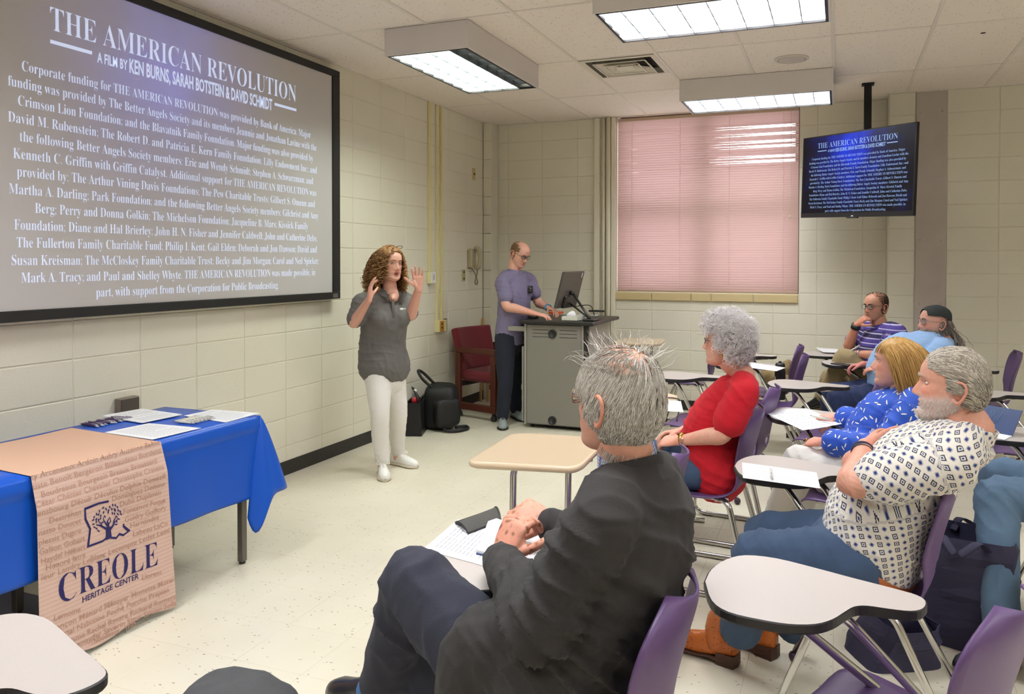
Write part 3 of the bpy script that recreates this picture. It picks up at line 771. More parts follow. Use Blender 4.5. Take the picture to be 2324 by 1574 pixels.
for hh, zz in ((0.205, CEIL - 0.010), (0.135, CEIL - 0.014)):
    mb = MB(); ringbox(mb, hh, zz - 0.004, 0.055, zz + 0.045); ringbox(mb, hh + 0.004, zz - 0.006, 0.010); mk('louver', mb, M_VENT, vt)
mb = MB(); mb.box((vx - 0.068, vy - 0.068, CEIL - 0.016), (vx + 0.068, vy + 0.068, CEIL - 0.010), 0.003); mk('center_plate', mb, M_VENT, vt)
mb = MB()
for dx, dy in ((1, 1), (-1, 1)):
    mb.tube([(vx - 0.2 * dx, vy - 0.2 * dy, CEIL + 0.03), (vx + 0.2 * dx, vy + 0.2 * dy, CEIL + 0.03)], 0.004, 6)
mk('brace', mb, M_DUCT, vt)
sp_ = thing('ceiling_speaker', 'round white speaker grille flush in the ceiling', 'speaker', (-0.345, 6.09, CEIL))
mb = MB(); mb.lathe([(0.125, 0.0), (0.125, -0.006), (0.112, -0.009)], 32, (-0.345, 6.09, CEIL + 0.001)); mk('rim', mb, mat('speaker_white', (208, 198, 188), 0.6), sp_)
mb = MB(); mb.lathe([(0.112, -0.008), (0.08, -0.013), (0.03, -0.0155), (0.004, -0.016)], 32, (-0.345, 6.09, CEIL + 0.001)); mk('grille', mb, mat('speaker_grille', (198, 188, 178), 0.7, bump=0.2, bscale=300), sp_)

# ---------------------------------------------------------------- fittings on the walls
M_IVORY = mat('ivory_raceway', (222, 212, 160), 0.5)
def raceway(label, y, w_, z0, z1, grp=None, d=0.022):
    mb = MB(); mb.box((XL, y - w_ / 2, z0), (XL + d, y + w_ / 2, z1), 0.003)
    o = mk('cable_raceway', mb, M_IVORY); o['label'] = label; o['category'] = 'raceway'; return o
raceway('ivory cable channel ending at the white sensor box left of the pair', 6.485, 0.040, 1.428, CEIL - 0.005)
raceway('ivory cable channel running down to the twin outlet boxes, screen side', 6.632, 0.034, 0.945, CEIL - 0.005)
raceway('ivory cable channel running down to the twin outlet boxes, phone side', 6.722, 0.034, 0.945, CEIL - 0.005)
bx = thing('thermostat_box', 'white faced control box on an ivory base under its cable channel', 'switch box', (XL, 6.49, 1.37))
mb = MB(); mb.box((XL, 6.445, 1.312), (XL + 0.045, 6.54, 1.428), 0.003); mk('base', mb, M_IVORY, bx)
mb = MB(); mb.box((XL + 0.045, 6.447, 1.314), (XL + 0.052, 6.538, 1.426), 0.003); mk('cover', mb, mat('white_cover', (228, 226, 222), 0.4), bx)
mb = MB(); mb.box((XL + 0.052, 6.485, 1.345), (XL + 0.0545, 6.50, 1.395), 0.001); mk('slot', mb, mat('grey_slot', (150, 150, 148), 0.5), bx)
bx = thing('outlet_box', 'ivory surface outlet box with an orange plate at the foot of the channels', 'outlet', (XL, 6.655, 0.89))
mb = MB(); mb.box((XL, 6.60, 0.835), (XL + 0.05, 6.755, 0.947), 0.003); mk('box', mb, M_IVORY, bx)
mb = MB(); mb.box((XL + 0.05, 6.617, 0.84), (XL + 0.054, 6.695, 0.942), 0.002); mk('face_plate', mb, mat('orange_plate', (196, 138, 40), 0.4), bx)
mb = MB()
for z in (0.868, 0.905): mb.box((XL + 0.054, 6.642, z), (XL + 0.0552, 6.668, z + 0.018), 0.001)
mk('socket', mb, M_BASE, bx)
bx = thing('wall_outlet', 'steel outlet plate beside the ivory box near the red armchair', 'outlet', (XL, 6.80, 0.90))
mb = MB(); mb.box((XL, 6.765, 0.84), (XL + 0.006, 6.845, 0.955), 0.002); mk('plate', mb, mat('steel_plate', (120, 116, 112), 0.4, 0.5), bx)
for z in (0.872, 0.922):
    mb = MB(); mb.lathe([(0.014, 0), (0.013, 0.002), (0.004, 0.002)], 10, M=basis((0, 1, 0), (0, 0, 1), (1, 0, 0), (XL + 0.006, 6.803, z))); mk('socket', mb, mat('socket_ivory', (190, 184, 172), 0.4), bx)
def plate_(label, y, z, h, w_, rgb, det):
    t = thing('switch_plate', label, 'switch', (XL, y, z))
    mb = MB(); mb.box((XL, y - w_ / 2, z - h / 2), (XL + 0.006, y + w_ / 2, z + h / 2), 0.002); mk('plate', mb, mat('plate_paint', rgb, 0.5), t)
    for (dz, hh, c) in det:
        mb = MB(); mb.box((XL + 0.006, y - w_ * 0.18, z + dz - hh / 2), (XL + 0.012, y + w_ * 0.18, z + dz + hh / 2), 0.001); mk('insert', mb, mat('plate_insert', c, 0.5), t)
plate_('small ivory plate high on the wall above the phone', 7.46, 2.46, 0.125, 0.07, (198, 180, 124), ((0.0, 0.02, (80, 66, 44)),))
plate_('double jack plate on the wall just left of the phone', 7.215, 1.378, 0.125, 0.075, (196, 186, 140), ((0.035, 0.03, (110, 92, 60)), (-0.035, 0.03, (110, 92, 60)), (0.0, 0.008, (150, 136, 96))))
bx = thing('wall_outlet', 'dark outlet box on the wall just behind the blue table', 'outlet', (XL, 3.12, 0.72))
mb = MB(); mb.box((XL, 3.055, 0.66), (XL + 0.045, 3.18, 0.775), 0.004); mk('box', mb, mat('brown_box', (120, 108, 96), 0.5), bx)
mb = MB(); mb.box((XL + 0.045, 3.06, 0.665), (XL + 0.049, 3.175, 0.77), 0.002); mk('cover', mb, mat('dark_cover', (84, 76, 70), 0.5, 0.2), bx)
# wall phone
ph = thing('wall_phone', 'beige wall phone with handset and coiled cord near the corner', 'telephone', (XL, 7.37, 1.55))
M_PH = mat('beige_phone', (178, 168, 138), 0.4)
mb = MB(); mb.box((XL, 7.30, 1.455), (XL + 0.055, 7.415, 1.655), 0.012); mk('body', mb, M_PH, ph)
hx = XL + 0.085
mb = MB(); mb.tube([(hx - 0.012, 7.375, 1.665), (hx + 0.018, 7.375, 1.645), (hx + 0.03, 7.375, 1.56), (hx + 0.018, 7.375, 1.475), (hx - 0.012, 7.375, 1.455)], [0.026, 0.028, 0.021, 0.028, 0.026], 12, cap='round', sub=4); mk('handset', mb, M_PH, ph)
P = []; base = catmull([(hx, 7.375, 1.435), (hx - 0.01, 7.38, 1.38), (hx - 0.02, 7.36, 1.31), (hx - 0.02, 7.39, 1.275), (hx - 0.02, 7.415, 1.31), (hx - 0.03, 7.39, 1.38), (XL + 0.03, 7.36, 1.45)], 30)
for i, p in enumerate(base):
    a = i * 1.25; P.append(p + np.array([math.cos(a) * 0.008, math.sin(a) * 0.008, 0]))
mb = MB(); mb.tube(P, 0.0026, 5); mk('coiled_cord', mb, mat('cord_beige', (150, 138, 106), 0.5), ph)
# pipes beside the window
M_PIPE = mat('painted_pipe', (226, 220, 198), 0.5)
def pipe(label, px, kind, r, z0=0.0):
    x = onY(px, 500, YB - 0.04)[0]; mb = MB()
    if kind == 'box': mb.box((x - r, YB - 0.04, z0), (x + r, YB, CEIL - 0.004), 0.003)
    else: mb.cyl((x, YB - r - 0.004, z0), (x, YB - r - 0.004, CEIL - 0.004), r, 14)
    o = mk('wall_conduit', mb, M_PIPE); o['label'] = label; o['category'] = 'conduit'
pipe('flat painted cable duct left of the window, farthest from the blind', 1354, 'box', 0.030)
pipe('round painted pipe left of the window, next to the flat duct', 1369, 'pipe', 0.018)
pipe('thicker round painted pipe in the middle of the window side run', 1380, 'pipe', 0.026)
pipe('narrow painted duct closest to the window reveal', 1391, 'box', 0.022)
# ---------------------------------------------------------------- tablet-arm chairs
M_PUR = mat('purple_shell_plastic', (96, 70, 116), 0.42, var=0.05, vscale=3, bump=0.03, bscale=400)
M_CHR = mat('chrome_tube', (205, 203, 200), 0.16, 1.0)
M_TAB = mat('grey_speckled_laminate', (184, 175, 169), 0.4, var=0.05, vscale=220)
M_EDGE = mat('black_rubber_edge', (34, 31, 32), 0.5)
M_GLIDE = mat('dark_plum_glide', (58, 40, 56), 0.5)
M_BEIGE = mat('beige_moulded_desk', (214, 191, 160), 0.28, var=0.02, vscale=4, coat=0.3)
def shell_mesh():
    prof = catmull([(.225, .418), (.205, .438), (.15, .446), (.02, .438), (-.10, .440), (-.165, .458), (-.205, .505), (-.222, .57), (-.235, .64), (-.255, .72), (-.275, .79), (-.285, .835)], 4)
    wid = catmull([(.165, 0), (.195, 0), (.215, 0), (.215, 0), (.20, 0), (.18, 0), (.158, 0), (.152, 0), (.175, 0), (.205, 0), (.185, 0), (.075, 0)], 4)[:, 0]
    nu = 16; nv = len(prof); V = []; hole = set()
    for j, (x, z) in enumerate(prof):
        a = prof[max(j - 1, 0)]; b_ = prof[min(j + 1, nv - 1)]
        t = nrm([b_[0] - a[0], b_[1] - a[1]]); nn = np.array([t[1], -t[0]])   # towards the sitter (up / forward)
        if nn[0] * 1 + nn[1] * 1 < 0: nn = -nn
        back = min(1, max(0, (z - .47) / .12))
        for k in range(nu + 1):
            u = -1 + 2 * k / nu
            cv = (0.045 * back + 0.010 * (1 - back)) * u * u
            V.append((x + nn[0] * cv, u * wid[j], z + nn[1] * cv))
    n0 = len(V); V2 = []
    Va = np.array(V).reshape(nv, nu + 1, 3)
    dv = np.gradient(Va, axis=0); du = np.gradient(Va, axis=1)
    N = np.cross(du, dv); N /= np.linalg.norm(N, axis=2)[:, :, None]
    if N[4, nu // 2, 2] < 0: N = -N
    lower = (Va - N * 0.0075).reshape(-1, 3)
    F = []
    def hid(j, k):
        z = (prof[j][1] + prof[j + 1][1]) / 2
        lo, hi = (.515, .575); 
        if not (lo < z < hi): return False
        return abs(k + .5 - nu / 2) < 1.6 + 2.2 * (z - lo) / (hi - lo)
    keep = [[not hid(j, k) for k in range(nu)] for j in range(nv - 1)]
    I = lambda j, k, s: j * (nu + 1) + k + s * n0
    for j in range(nv - 1):
        for k in range(nu):
            if not keep[j][k]: continue
            F.append((I(j, k, 0), I(j, k + 1, 0), I(j + 1, k + 1, 0), I(j + 1, k, 0)))
            F.append((I(j, k, 1), I(j + 1, k, 1), I(j + 1, k + 1, 1), I(j, k + 1, 1)))
            for (jj, kk, p, q) in ((j - 1, k, (j, k), (j, k + 1)), (j + 1, k, (j + 1, k + 1), (j + 1, k)), (j, k - 1, (j + 1, k), (j, k)), (j, k + 1, (j, k + 1), (j + 1, k + 1))):
                if not (0 <= jj < nv - 1 and 0 <= kk < nu) or not keep[jj][kk]:
                    F.append((I(*q, 0), I(*p, 0), I(*p, 1), I(*q, 1)))
    me = mesh_of('seat_shell', np.vstack([np.array(V), lower]), F, M_PUR, smooth=True)
    return me
SHELL = shell_mesh()
# outline of the tablet, taken at its true height from the nearest chair, then kept as plan coordinates
TZ = 0.71
_px = [(1597, 1318), (1612, 1290), (1645, 1268), (1690, 1258), (1760, 1265), (1850, 1287), (1940, 1311), (2030, 1334), (2085, 1350), (2104, 1364), (2098, 1380), (2070, 1386), (2020, 1381), (1970, 1374), (1940, 1376), (1918, 1388), (1890, 1405), (1850, 1416), (1790, 1416), (1720, 1405), (1650, 1388), (1612, 1362)]
TOUT = np.array([onZ(u, v, TZ)[:2] for u, v in _px])
TOUT = catmull(np.vstack([TOUT, TOUT[:1]]), 3)[:-1]
TREF = np.array([0.12, 1.69])
if np.cross(TOUT[5] - TOUT[0], TOUT[20] - TOUT[0]) > 0 if False else False: pass
area = 0.5 * np.sum(TOUT[:, 0] * np.roll(TOUT[:, 1], -1) - np.roll(TOUT[:, 0], -1) * TOUT[:, 1])
if area < 0: TOUT = TOUT[::-1]
def tablet_mesh():
    mb = MB(); o = TOUT - TREF; c = o.mean(0)
    n = len(o)
    ins = c + (o - c) * 0.985
    V = [(x, y, TZ - 0.024) for x, y in ins] + [(x, y, TZ - 0.019) for x, y in o] + [(x, y, TZ - 0.003) for x, y in o] + [(x, y, TZ) for x, y in ins]
    F = [tuple(range(n - 1, -1, -1))]; fm = [1]
    for r in range(3):
        for k in range(n): F.append((r * n + k, r * n + (k + 1) % n, (r + 1) * n + (k + 1) % n, (r + 1) * n + k)); fm.append(1)
    F.append(tuple(3 * n + k for k in range(n))); fm.append(0)
    return mesh_of('tablet_top', V, F, [M_TAB, M_EDGE], fmat=fm)
TABLET = tablet_mesh()
_legs = {}
def leg_meshes(base):
    if base in _legs: return _legs[base]
    L_ = []
    if base == 'four':
        for sx, sy in ((1, 1), (1, -1), (-1, 1), (-1, -1)):
            top = (0.10 * sx, 0.16 * sy, .425); foot = ((.255 if sx > 0 else -.30), .235 * sy, .03)
            mb = MB(); mb.tube(fillet([(0, .13 * sy, .425), top, foot], .06), .0125, 10); g = MB(); g.sphere((foot[0], foot[1], .021), .021, 10, 7)
            L_.append((mesh_of('leg', mb.V, mb.F, M_CHR, smooth=True), mesh_of('glide', g.V, g.F, M_GLIDE, smooth=True)))
    else:
        for sy in (1, -1):
            P = fillet([(-.10, .13 * sy, .425), (-.16, .18 * sy, .425), (-.27, .235 * sy, .0135), (.27, .235 * sy, .0135), (.16, .18 * sy, .425), (.05, .13 * sy, .425)], .09, 8)
            mb = MB(); mb.tube(P, .0135, 10); g = MB()
            for x in (-.17, .17): g.box((x - .03, .235 * sy - .011, 0.0), (x + .03, .235 * sy + .011, .006), .002)
            L_.append((mesh_of('sled_leg', mb.V, mb.F, M_CHR, smooth=True), mesh_of('glide', g.V, g.F, M_EDGE)))
    f = MB()
    for sy in (1, -1): f.tube([(.17, .13 * sy, .425), (-.15, .13 * sy, .425)], .011, 8)
    for x in (.10, -.10): f.tube([(x, .16, .424), (x, -.16, .424)], .010, 8)
    fr = mesh_of('seat_frame', f.V, f.F, M_CHR, smooth=True)
    _legs[base] = (L_, fr); return _legs[base]
CHAIRS = {}
def chair(key, label, S_, h, base='four', tab='kidney', toff=None):
    """tablet-arm chair, seat centre S_, facing angle h (degrees); toff = plan offset of the tablet"""
    rz = math.radians(h)
    t = thing('tablet_arm_chair', label, 'chair', (S_[0], S_[1], 0), rz, group='purple tablet arm chairs')
    def sub(name, me, par=t):
        o = bpy.data.objects.new(name, me); COL.objects.link(o); o.parent = par; return o
    sub('seat_shell', SHELL)
    L_, fr = leg_meshes(base); sub('seat_frame', fr)
    for a, g in L_:
        l = sub(a.name.split('.')[0], a); sub('glide', g, l)
    CHAIRS[key] = t
    Mi = t.matrix_basis.inverted()
    if tab == 'kidney':
        off = np.array(toff if toff is not None else (S_[0] - 0.12, S_[1] - 1.69))
        o = sub('tablet_top', TABLET)
        o.matrix_basis = Mi @ Matrix.Translation((off[0] + TREF[0], off[1] + TREF[1], 0))
        # support tubes from the seat's right rail to the tablet underside
        A = [Mi @ Vector((off[0] + x, off[1] + y, TZ - .034)) for x, y in ((.01, 1.985), (-.135, 1.955))]
        B = [Mi @ Vector((off[0] + x, off[1] + y, TZ - .034)) for x, y in ((-.16, 2.10), (-.27, 2.03))]
        for a, b_, x in ((A[0], B[0], -.03), (A[1], B[1], .10)):
            mb = MB(); mb.tube(fillet([(x, -.11, .424), (x, -.20, .424), tuple(a), tuple(b_)], .05), .0125, 10)
            sub('support_tube', mesh_of('support_tube', mb.V, mb.F, M_CHR, smooth=True))
        mb = MB(); mb.tube([tuple(A[0]), tuple(Mi @ Vector((off[0] + .12, off[1] + 2.08, TZ - .032)))], .010, 8)
        sub('support_tube', mesh_of('support_tube', mb.V, mb.F, M_CHR, smooth=True))
    elif tab is not None:
        cx, cy, z, wx, wy, rot_ = tab        # centre, height, size along x / y in world, turn
        Rz = Matrix.Rotation(rot_, 4, 'Z')
        oc = Matrix.Translation((cx, cy, 0)) @ Rz
        P = [(-wx / 2 + .03, -wy / 2), (wx / 2 - .02, -wy / 2 + .05), (wx / 2, -wy / 2 + .10), (wx / 2, wy / 2 - .08), (wx / 2 - .06, wy / 2), (-wx / 2 + .06, wy / 2 - .02), (-wx / 2, wy / 2 - .06), (-wx / 2, -wy / 2 + .03)]
        P = np.array(fillet([P[-1]] + P + [P[0]], .05, 5)[1:-1])[:, :2]
        n = len(P); c = P.mean(0); V = []; F = []
        for s_, zz in ((.95, z - .028), (.99, z - .022), (1.0, z - .012), (.988, z - .002), (.965, z)): V += [(*(c + (p - c) * s_), zz) for p in P]
        V += [(*(c + (p - c) * .91), z - .0015) for p in P]
        F = [tuple(range(n - 1, -1, -1))] + [(r * n + k, r * n + (k + 1) % n, (r + 1) * n + (k + 1) % n, (r + 1) * n + k) for r in range(5) for k in range(n)] + [tuple(5 * n + k for k in range(n))]
        me = mesh_of('desk_top', V, F, M_BEIGE, smooth=True)
        o = sub('desk_top', me); o.matrix_basis = Mi @ oc
        M_ = Mi @ oc
        for (px_, py_) in ((-wx * .18, -wy * .22), (wx * .22, wy * .10)):
            a = M_ @ Vector((px_ + .10, py_, z - .04)); b_ = M_ @ Vector((px_, py_, z - .04)); d_ = M_ @ Vector((px_ - .01, py_, .014)); e_ = M_ @ Vector((px_ + .30, py_, .014))
            mb = MB(); mb.tube(fillet([tuple(a), tuple(b_), tuple(d_), tuple(e_)], .06), .0135, 10)
            sub('desk_post', mesh_of('desk_post', mb.V, mb.F, M_CHR, smooth=True))
        mb = MB(); mb.box((-wx * .35, -wy * .27, z - .036), (wx * .4, -wy * .20, z - .028)); mb.box((-wx * .35, wy * .12, z - .036), (wx * .4, wy * .19, z - .028))
        o = sub('bracket', mesh_of('bracket', mb.V, mb.F, mat('bracket_steel', (120, 116, 112), 0.4, 0.7))); o.matrix_basis = M_
    return t
chair('front', 'empty purple chair with the large bare grey tablet, in front of the boots', (.11, 1.90), 152, 'four', 'kidney', (0, 0))
chair('blazer', 'purple chair holding the man in the dark blazer', (-.56, 1.62), 176, 'sled', 'kidney', (-.76, -.10))
chair('pattern', 'purple chair under the man in the diamond patterned shirt', (.08, 2.80), 174, 'four', 'kidney', (-.07, 1.16))
chair('blonde', 'purple chair under the woman with long blonde hair', (.09, 3.85), 174, 'four', 'kidney', (-.04, 2.31))
chair('behind_blonde', 'empty purple chair whose bare tablet juts out past the blonde woman', (-.01, 5.07), 172, 'four', 'kidney', (-.13, 3.38))
chair('red', 'purple chair under the woman in the red top', (-.61, 3.75), 176, 'sled', None)
chair('pink', 'purple chair with a beige desk holding a paper and lanyard, past the red top', (-.58, 4.40), 174, 'sled', (-1.12, 4.42, .715, .48, .52, 0.1))
chair('red_row', 'empty purple chair with grey tablet hidden behind the red top', (-.86, 5.2), 174, 'four', 'kidney', (-.94, 3.49))
chair('tumbler', 'purple chair with a black tumbler standing on its seat', (-.49, 5.98), 178, 'four', 'kidney', (-.61, 4.27))
chair('jacket', 'purple chair with a khaki jacket on its seat by the window wall', (-.55, 6.62), 178, 'four', 'kidney', (-.70, 4.90))
chair('wall', 'empty purple chair with a beige desk below the window', (-1.27, 7.02), 182, 'four', (-1.78, 7.26, .765, .44, .50, 0.05))
chair('beanie', 'purple chair under the bearded man in the knit cap', (.50, 6.25), 176, 'four', 'kidney', (.19, 4.66))
chair('striped', 'purple chair under the man in the striped polo at the back', (.30, 6.95), 178, 'four', 'kidney', (.02, 5.26))
chair('far', 'empty purple chair with a heart shaped back hole at the right wall', (1.02, 6.78), 178, 'four', 'kidney', (.93, 4.60))
chair('mid', 'empty purple chair behind the propped blue binder', (1.07, 5.15), 174, 'four', 'kidney', (.92, 3.45))
chair('jeans', 'purple chair under the person in faded jeans at the right edge', (1.02, 3.90), 174, 'four', 'kidney', (.90, 2.22))
chair('corner', 'purple chair back with bare grey tablet in the bottom corner by the banner', (-1.42, .73), 172, 'four', 'kidney', (-1.53, -.97))
chair('desk', 'old style beige desk with chrome posts and lavender chair behind the blazer', (-.79, 2.76), 181, 'sled', (-1.13, 2.93, .757, .44, .57, 0.06))

# ---------------------------------------------------------------- blue table, cloth and banner
tb = thing('folding_table', 'long folding table with grey square legs under a blue cloth', 'table', (-3.07, 2.0, 0))
TX0, TX1, TY0, TY1, TZT = -3.385, -2.76, .75, 3.13, .732
mb = MB(); mb.box((TX0, TY0, TZT - .03), (TX1, TY1, TZT), .004); mk('tabletop', mb, mat('table_laminate', (150, 140, 126), .5), tb)
M_LEG = mat('grey_steel_leg', (112, 108, 100), .4, .5)
for (x, y) in ((-2.80, 3.06), (-3.30, 3.08), (-2.80, 2.27), (-3.30, 2.27), (-2.80, .85), (-3.30, .85)):
    mb = MB(); mb.box((x - .017, y - .017, .012), (x + .017, y + .017, TZT - .03), .003); l = mk('leg', mb, M_LEG, tb)
    mb = MB(); mb.lathe([(.016, 0), (.017, .005), (.014, .014)], 12, (x, y, 0)); mk('foot', mb, M_BASE, l)
for y in (3.07, .85):
    mb = MB(); mb.box((-3.30, y - .012, .50), (-2.80, y + .012, .53)); mk('cross_bar', mb, M_LEG, tb)
M_BLUE = mat('blue_plastic_cloth', (22, 84, 190), .33, var=.05, vscale=3, spec=.35)
cz = TZT + .004
def clothZ(): return cz
V = []; F = []
mb = MB()
# top
mb.grid(lambda u, v: (TX0 - .006 + (TX1 - TX0 + .012) * u, TY0 + (TY1 + .006 - TY0) * v, cz + .0008 * math.sin(9 * u + 14 * v)), 6, 30)
# front skirt: falls from the front edge, hem about 0.33 above the floor
def skirt(u, v):
    y = TY0 + (TY1 + .01 - TY0) * u; s = v
    w_ = .012 * math.sin(y * 7.3) + .007 * math.sin(y * 17 + 1) + .05 * max(0, (y - 2.75) / .4) ** 2
    z = cz - (cz - (.352 - .008 * (y - 1.8))) * s
    # a soft fold just under the edge, as left by the folded packet
    return (TX1 + .006 + .006 * min(1, s * 20) + w_ * s * .8 + .006 * math.exp(-((s - .13) / .02) ** 2) - .004 * math.exp(-((s - .19) / .02) ** 2), y, z)
mb.grid(skirt, 70, 24)
# the end skirt along y = TY1
def endskirt(u, v):
    x = TX0 + (TX1 - TX0) * u; s = v
    w_ = .016 * math.sin(x * 16) + .06 * u * u
    return (x + .0, TY1 + .008 + w_ * s, cz - (cz - .36) * s)
mb.grid(endskirt, 24, 16)
# back skirt
mb.grid(lambda u, v: (TX0 - .008 - .01 * v * (1 + math.sin(9 * u)), TY0 + (TY1 - TY0) * u, cz - .36 * v), 20, 4)
# the gathered corner: two hanging folds that reach lower and stand out
co = np.array([TX1 + .006, TY1 + .008, cz])
def corner(a0, a1, r, zb, ph):
    def fn(u, v):
        a = a0 + (a1 - a0) * u
        rr = r * (v ** .8) * (1 + .16 * math.sin(u * 9 + ph)); z = cz - (cz - zb(u)) * v
        return (co[0] + math.cos(a) * rr, co[1] + math.sin(a) * rr, z)
    return fn
mb.grid(corner(-1.35, 1.6, .118, lambda u: .35 - .17 * math.exp(-((u - .12) / .16) ** 2), 0.4), 26, 16)
cl = mk('tablecloth', mb, M_BLUE); cl['label'] = 'bright blue plastic tablecloth over the long table'; cl['category'] = 'tablecloth'
sm = cl.modifiers.new('thickness', 'SOLIDIFY'); sm.thickness = .0012; sm.offset = -1
# banner
M_BAN = bpy.data.materials.new('tan_banner'); M_BAN.use_nodes = True
nt = M_BAN.node_tree; b = nt.nodes['Principled BSDF']; b.inputs['Roughness'].default_value = .6
g = nt.nodes.new('ShaderNodeNewGeometry'); wv = nt.nodes.new('ShaderNodeTexWave'); wv.bands_direction = 'Z'; wv.inputs['Scale'].default_value = 19; wv.inputs['Distortion'].default_value = .6
mx = nt.nodes.new('ShaderNodeMix'); mx.data_type = 'RGBA'; mx.inputs[6].default_value = lin((206, 172, 158)) + (1,); mx.inputs[7].default_value = lin((214, 184, 170)) + (1,)
nt.links.new(g.outputs['Position'], wv.inputs['Vector']); nt.links.new(wv.outputs['Fac'], mx.inputs[0]); nt.links.new(mx.outputs[2], b.inputs['Base Color'])
M_BANB = mat('banner_top_face', (208, 168, 142), .6, var=.02, vscale=3)
bn = thing('table_banner', 'tan fabric banner with dark blue tree logo hanging over the blue cloth', 'banner', (-2.75, 2.24, .74))
BXF = TX1 + .05
def bface(y, z):      # front face of the hanging part
    s = min(1, max(0, (cz - z) / cz))
    return BXF - .028 * (1 - min(1, s * 6)) + .006 * math.sin(y * 13) * s + .012 * s + .01 * max(0, (s - .8)) * math.sin(y * 25)
def blow(u): y = 1.945 + .59 * u; return .028 + .10 * max(0, 1 - u * 5) ** 1.5 + .012 * math.sin(u * 11)
def bl_(u): return 1.945, 2.515
mb = MB()
def hang(u, v):
    zb_ = blow(u); z = cz + .003 - (cz + .003 - zb_) * v; s = (cz - z) / cz
    y = 1.935 + .045 * s * 0 + (2.510 - 1.935) * u + .035 * s * u
    return (bface(y, z), y, z)
mb.grid(hang, 36, 44)
mk('hanging_face', mb, M_BAN, bn)
mb = MB()
mb.grid(lambda u, v: (TX0 + .03 + (BXF - .028 - TX0 - .03) * v, 1.935 + .575 * u + (.055 * (1 - v)), cz + .0035 + .002 * math.sin(u * 7) * (1 - v)), 12, 14)
mk('top_face', mb, M_BANB, bn)
M_NAME = mat('brown_name_print', (182, 142, 124), .6)
M_NAVY = mat('navy_print', (28, 20, 92), .55)
ZB = 660 / 1497.0
def on_b(p):          # picture point of the banner detail to a point on the hanging face
    q = onX(p[0] * ZB, 880 + p[1] * ZB, BXF)
    return np.array([bface(q[1], q[2]) + .0016, q[1], q[2]])
NAMES = [('ty Arceneaux Ardoin Aubry Auzenne Baltha', (185, 478), (845, 292)), ('tiste Benoît Bergéron Billeaudeau Bordena', (183, 528), (845, 334)),
 ('Boudreaux Bourgeois Breaux Broussard', (222, 566), (815, 386)), ('Cézar Chénier Chevalier Christophe Cravens', (186, 618), (845, 416)),
 ('ensbourg Décuir Déculus Delphin Démézill', (190, 662), (848, 464)), ('Destréhan', (250, 698), (412, 648)), ('Domínguez Domino', (575, 584), (845, 502)),
 ('natto Doucet', (195, 762), (412, 694)), ('Duhé Duplantis', (615, 612), (825, 546)), ('plessis Dupre', (195, 812), (412, 744)), ('Fonténot Fuqua', (632, 650), (845, 586)),
 ('Gallion Gobert', (197, 860), (432, 785)), ('Guidry Guillory', (640, 692), (848, 626)), ('Haydel Hébert', (205, 906), (432, 828)), ('Hernández', (668, 722), (812, 674)),
 ('Honoré Istre', (230, 940), (432, 868)), ('Labeau LaCo', (682, 764), (855, 706)), ('ieur Landry LeBlanc Lecompte Ledet Lemi', (205, 990), (862, 742)),
 ('Llorens', (725, 988), (820, 956)), ('Lemoine', (266, 1196), (402, 1148)), ('Mélançon Ménard Métoyer Monette Moran', (212, 1270), (885, 990)),
 ('Morial Nabonne Poché Porche Préjean', (258, 1296), (855, 1046)), ("d'homme Rachal Ravare Richard Romero", (262, 1342), (890, 1078)),
 ('Schexnayder Severin Sigur Simien Solla', (300, 1362), (890, 1112)), ('Thibodeaux', (450, 1322), (610, 1256)), ('Wiltz', (635, 1248), (692, 1222))]
def banner_text(nm, txt, a, c, h, m, serif=False, off=0.0, cap=.70):
    A, B = on_b(a), on_b(c); V_, F_ = text_mesh(txt, serif, off, 2)
    lo, hi = V_[:, 0].min(), V_[:, 0].max(); t = (V_[:, 0] - lo) / (hi - lo)
    y = A[1] + t * (B[1] - A[1]); z = A[2] + t * (B[2] - A[2]) + V_[:, 1] * h / cap
    mb = MB(); mb.add([(bface(yy, zz) + .0016, yy, zz) for yy, zz in zip(y, z)], F_); return mk(nm, mb, m, bn)
text_batch([n_[0] for n_ in NAMES], False, .004)
for (t_, a, c) in NAMES: banner_text('printed_name', t_, a, c, .0225, M_NAME, off=.004)
banner_text('banner_title', 'C', (292, 1108), (383, 1076), .108, M_NAVY, True, -.010)
banner_text('banner_title', 'REOLE', (396, 1060), (803, 908), .104, M_NAVY, True, -.010)
banner_text('banner_subtitle', 'HERITAGE CENTER', (412, 1102), (708, 978), .0225, M_NAVY, False, .012)
def stroke(mb, pts, w_, closed=False, taper=None):
    P = np.array([on_b_logo(p) for p in pts]); n = len(P); V_ = []; 
    for i in range(n):
        t = P[min(i + 1, n - 1)] - P[max(i - 1, 0)]; t = t[1:] / (np.linalg.norm(t[1:]) + 1e-9); nn = np.array([-t[1], t[0]])
        k = 1 if taper is None else (1 - i / (n - 1)) * (1 - taper) + taper
        if 0 < i < n - 1:
            t1 = nrm((P[i] - P[i - 1])[1:]); t2 = nrm((P[i + 1] - P[i])[1:]); k = k / max(.5, math.sqrt((1 + t1 @ t2) / 2))
        for s_ in (-1, 1):
            yz = P[i][1:] + nn * w_ / 2 * s_ * k; V_.append((bface(*yz) + .0017, yz[0], yz[1]))
    mb.add(V_, [(2 * i, 2 * i + 1, 2 * i + 3, 2 * i + 2) for i in range(n - 1)])
def on_b_logo(p):     # detail picture of the emblem: 5.247 pixels to one of the photo
    q = onX(80 + p[0] / 5.247, 1100 + p[1] / 5.247, BXF); return np.array([bface(q[1], q[2]) + .0017, q[1], q[2]])
mb = MB()
stroke(mb, [(868, 192), (745, 218), (582, 282), (586, 405), (640, 520), (612, 728), (790, 665), (838, 628)], .0085)
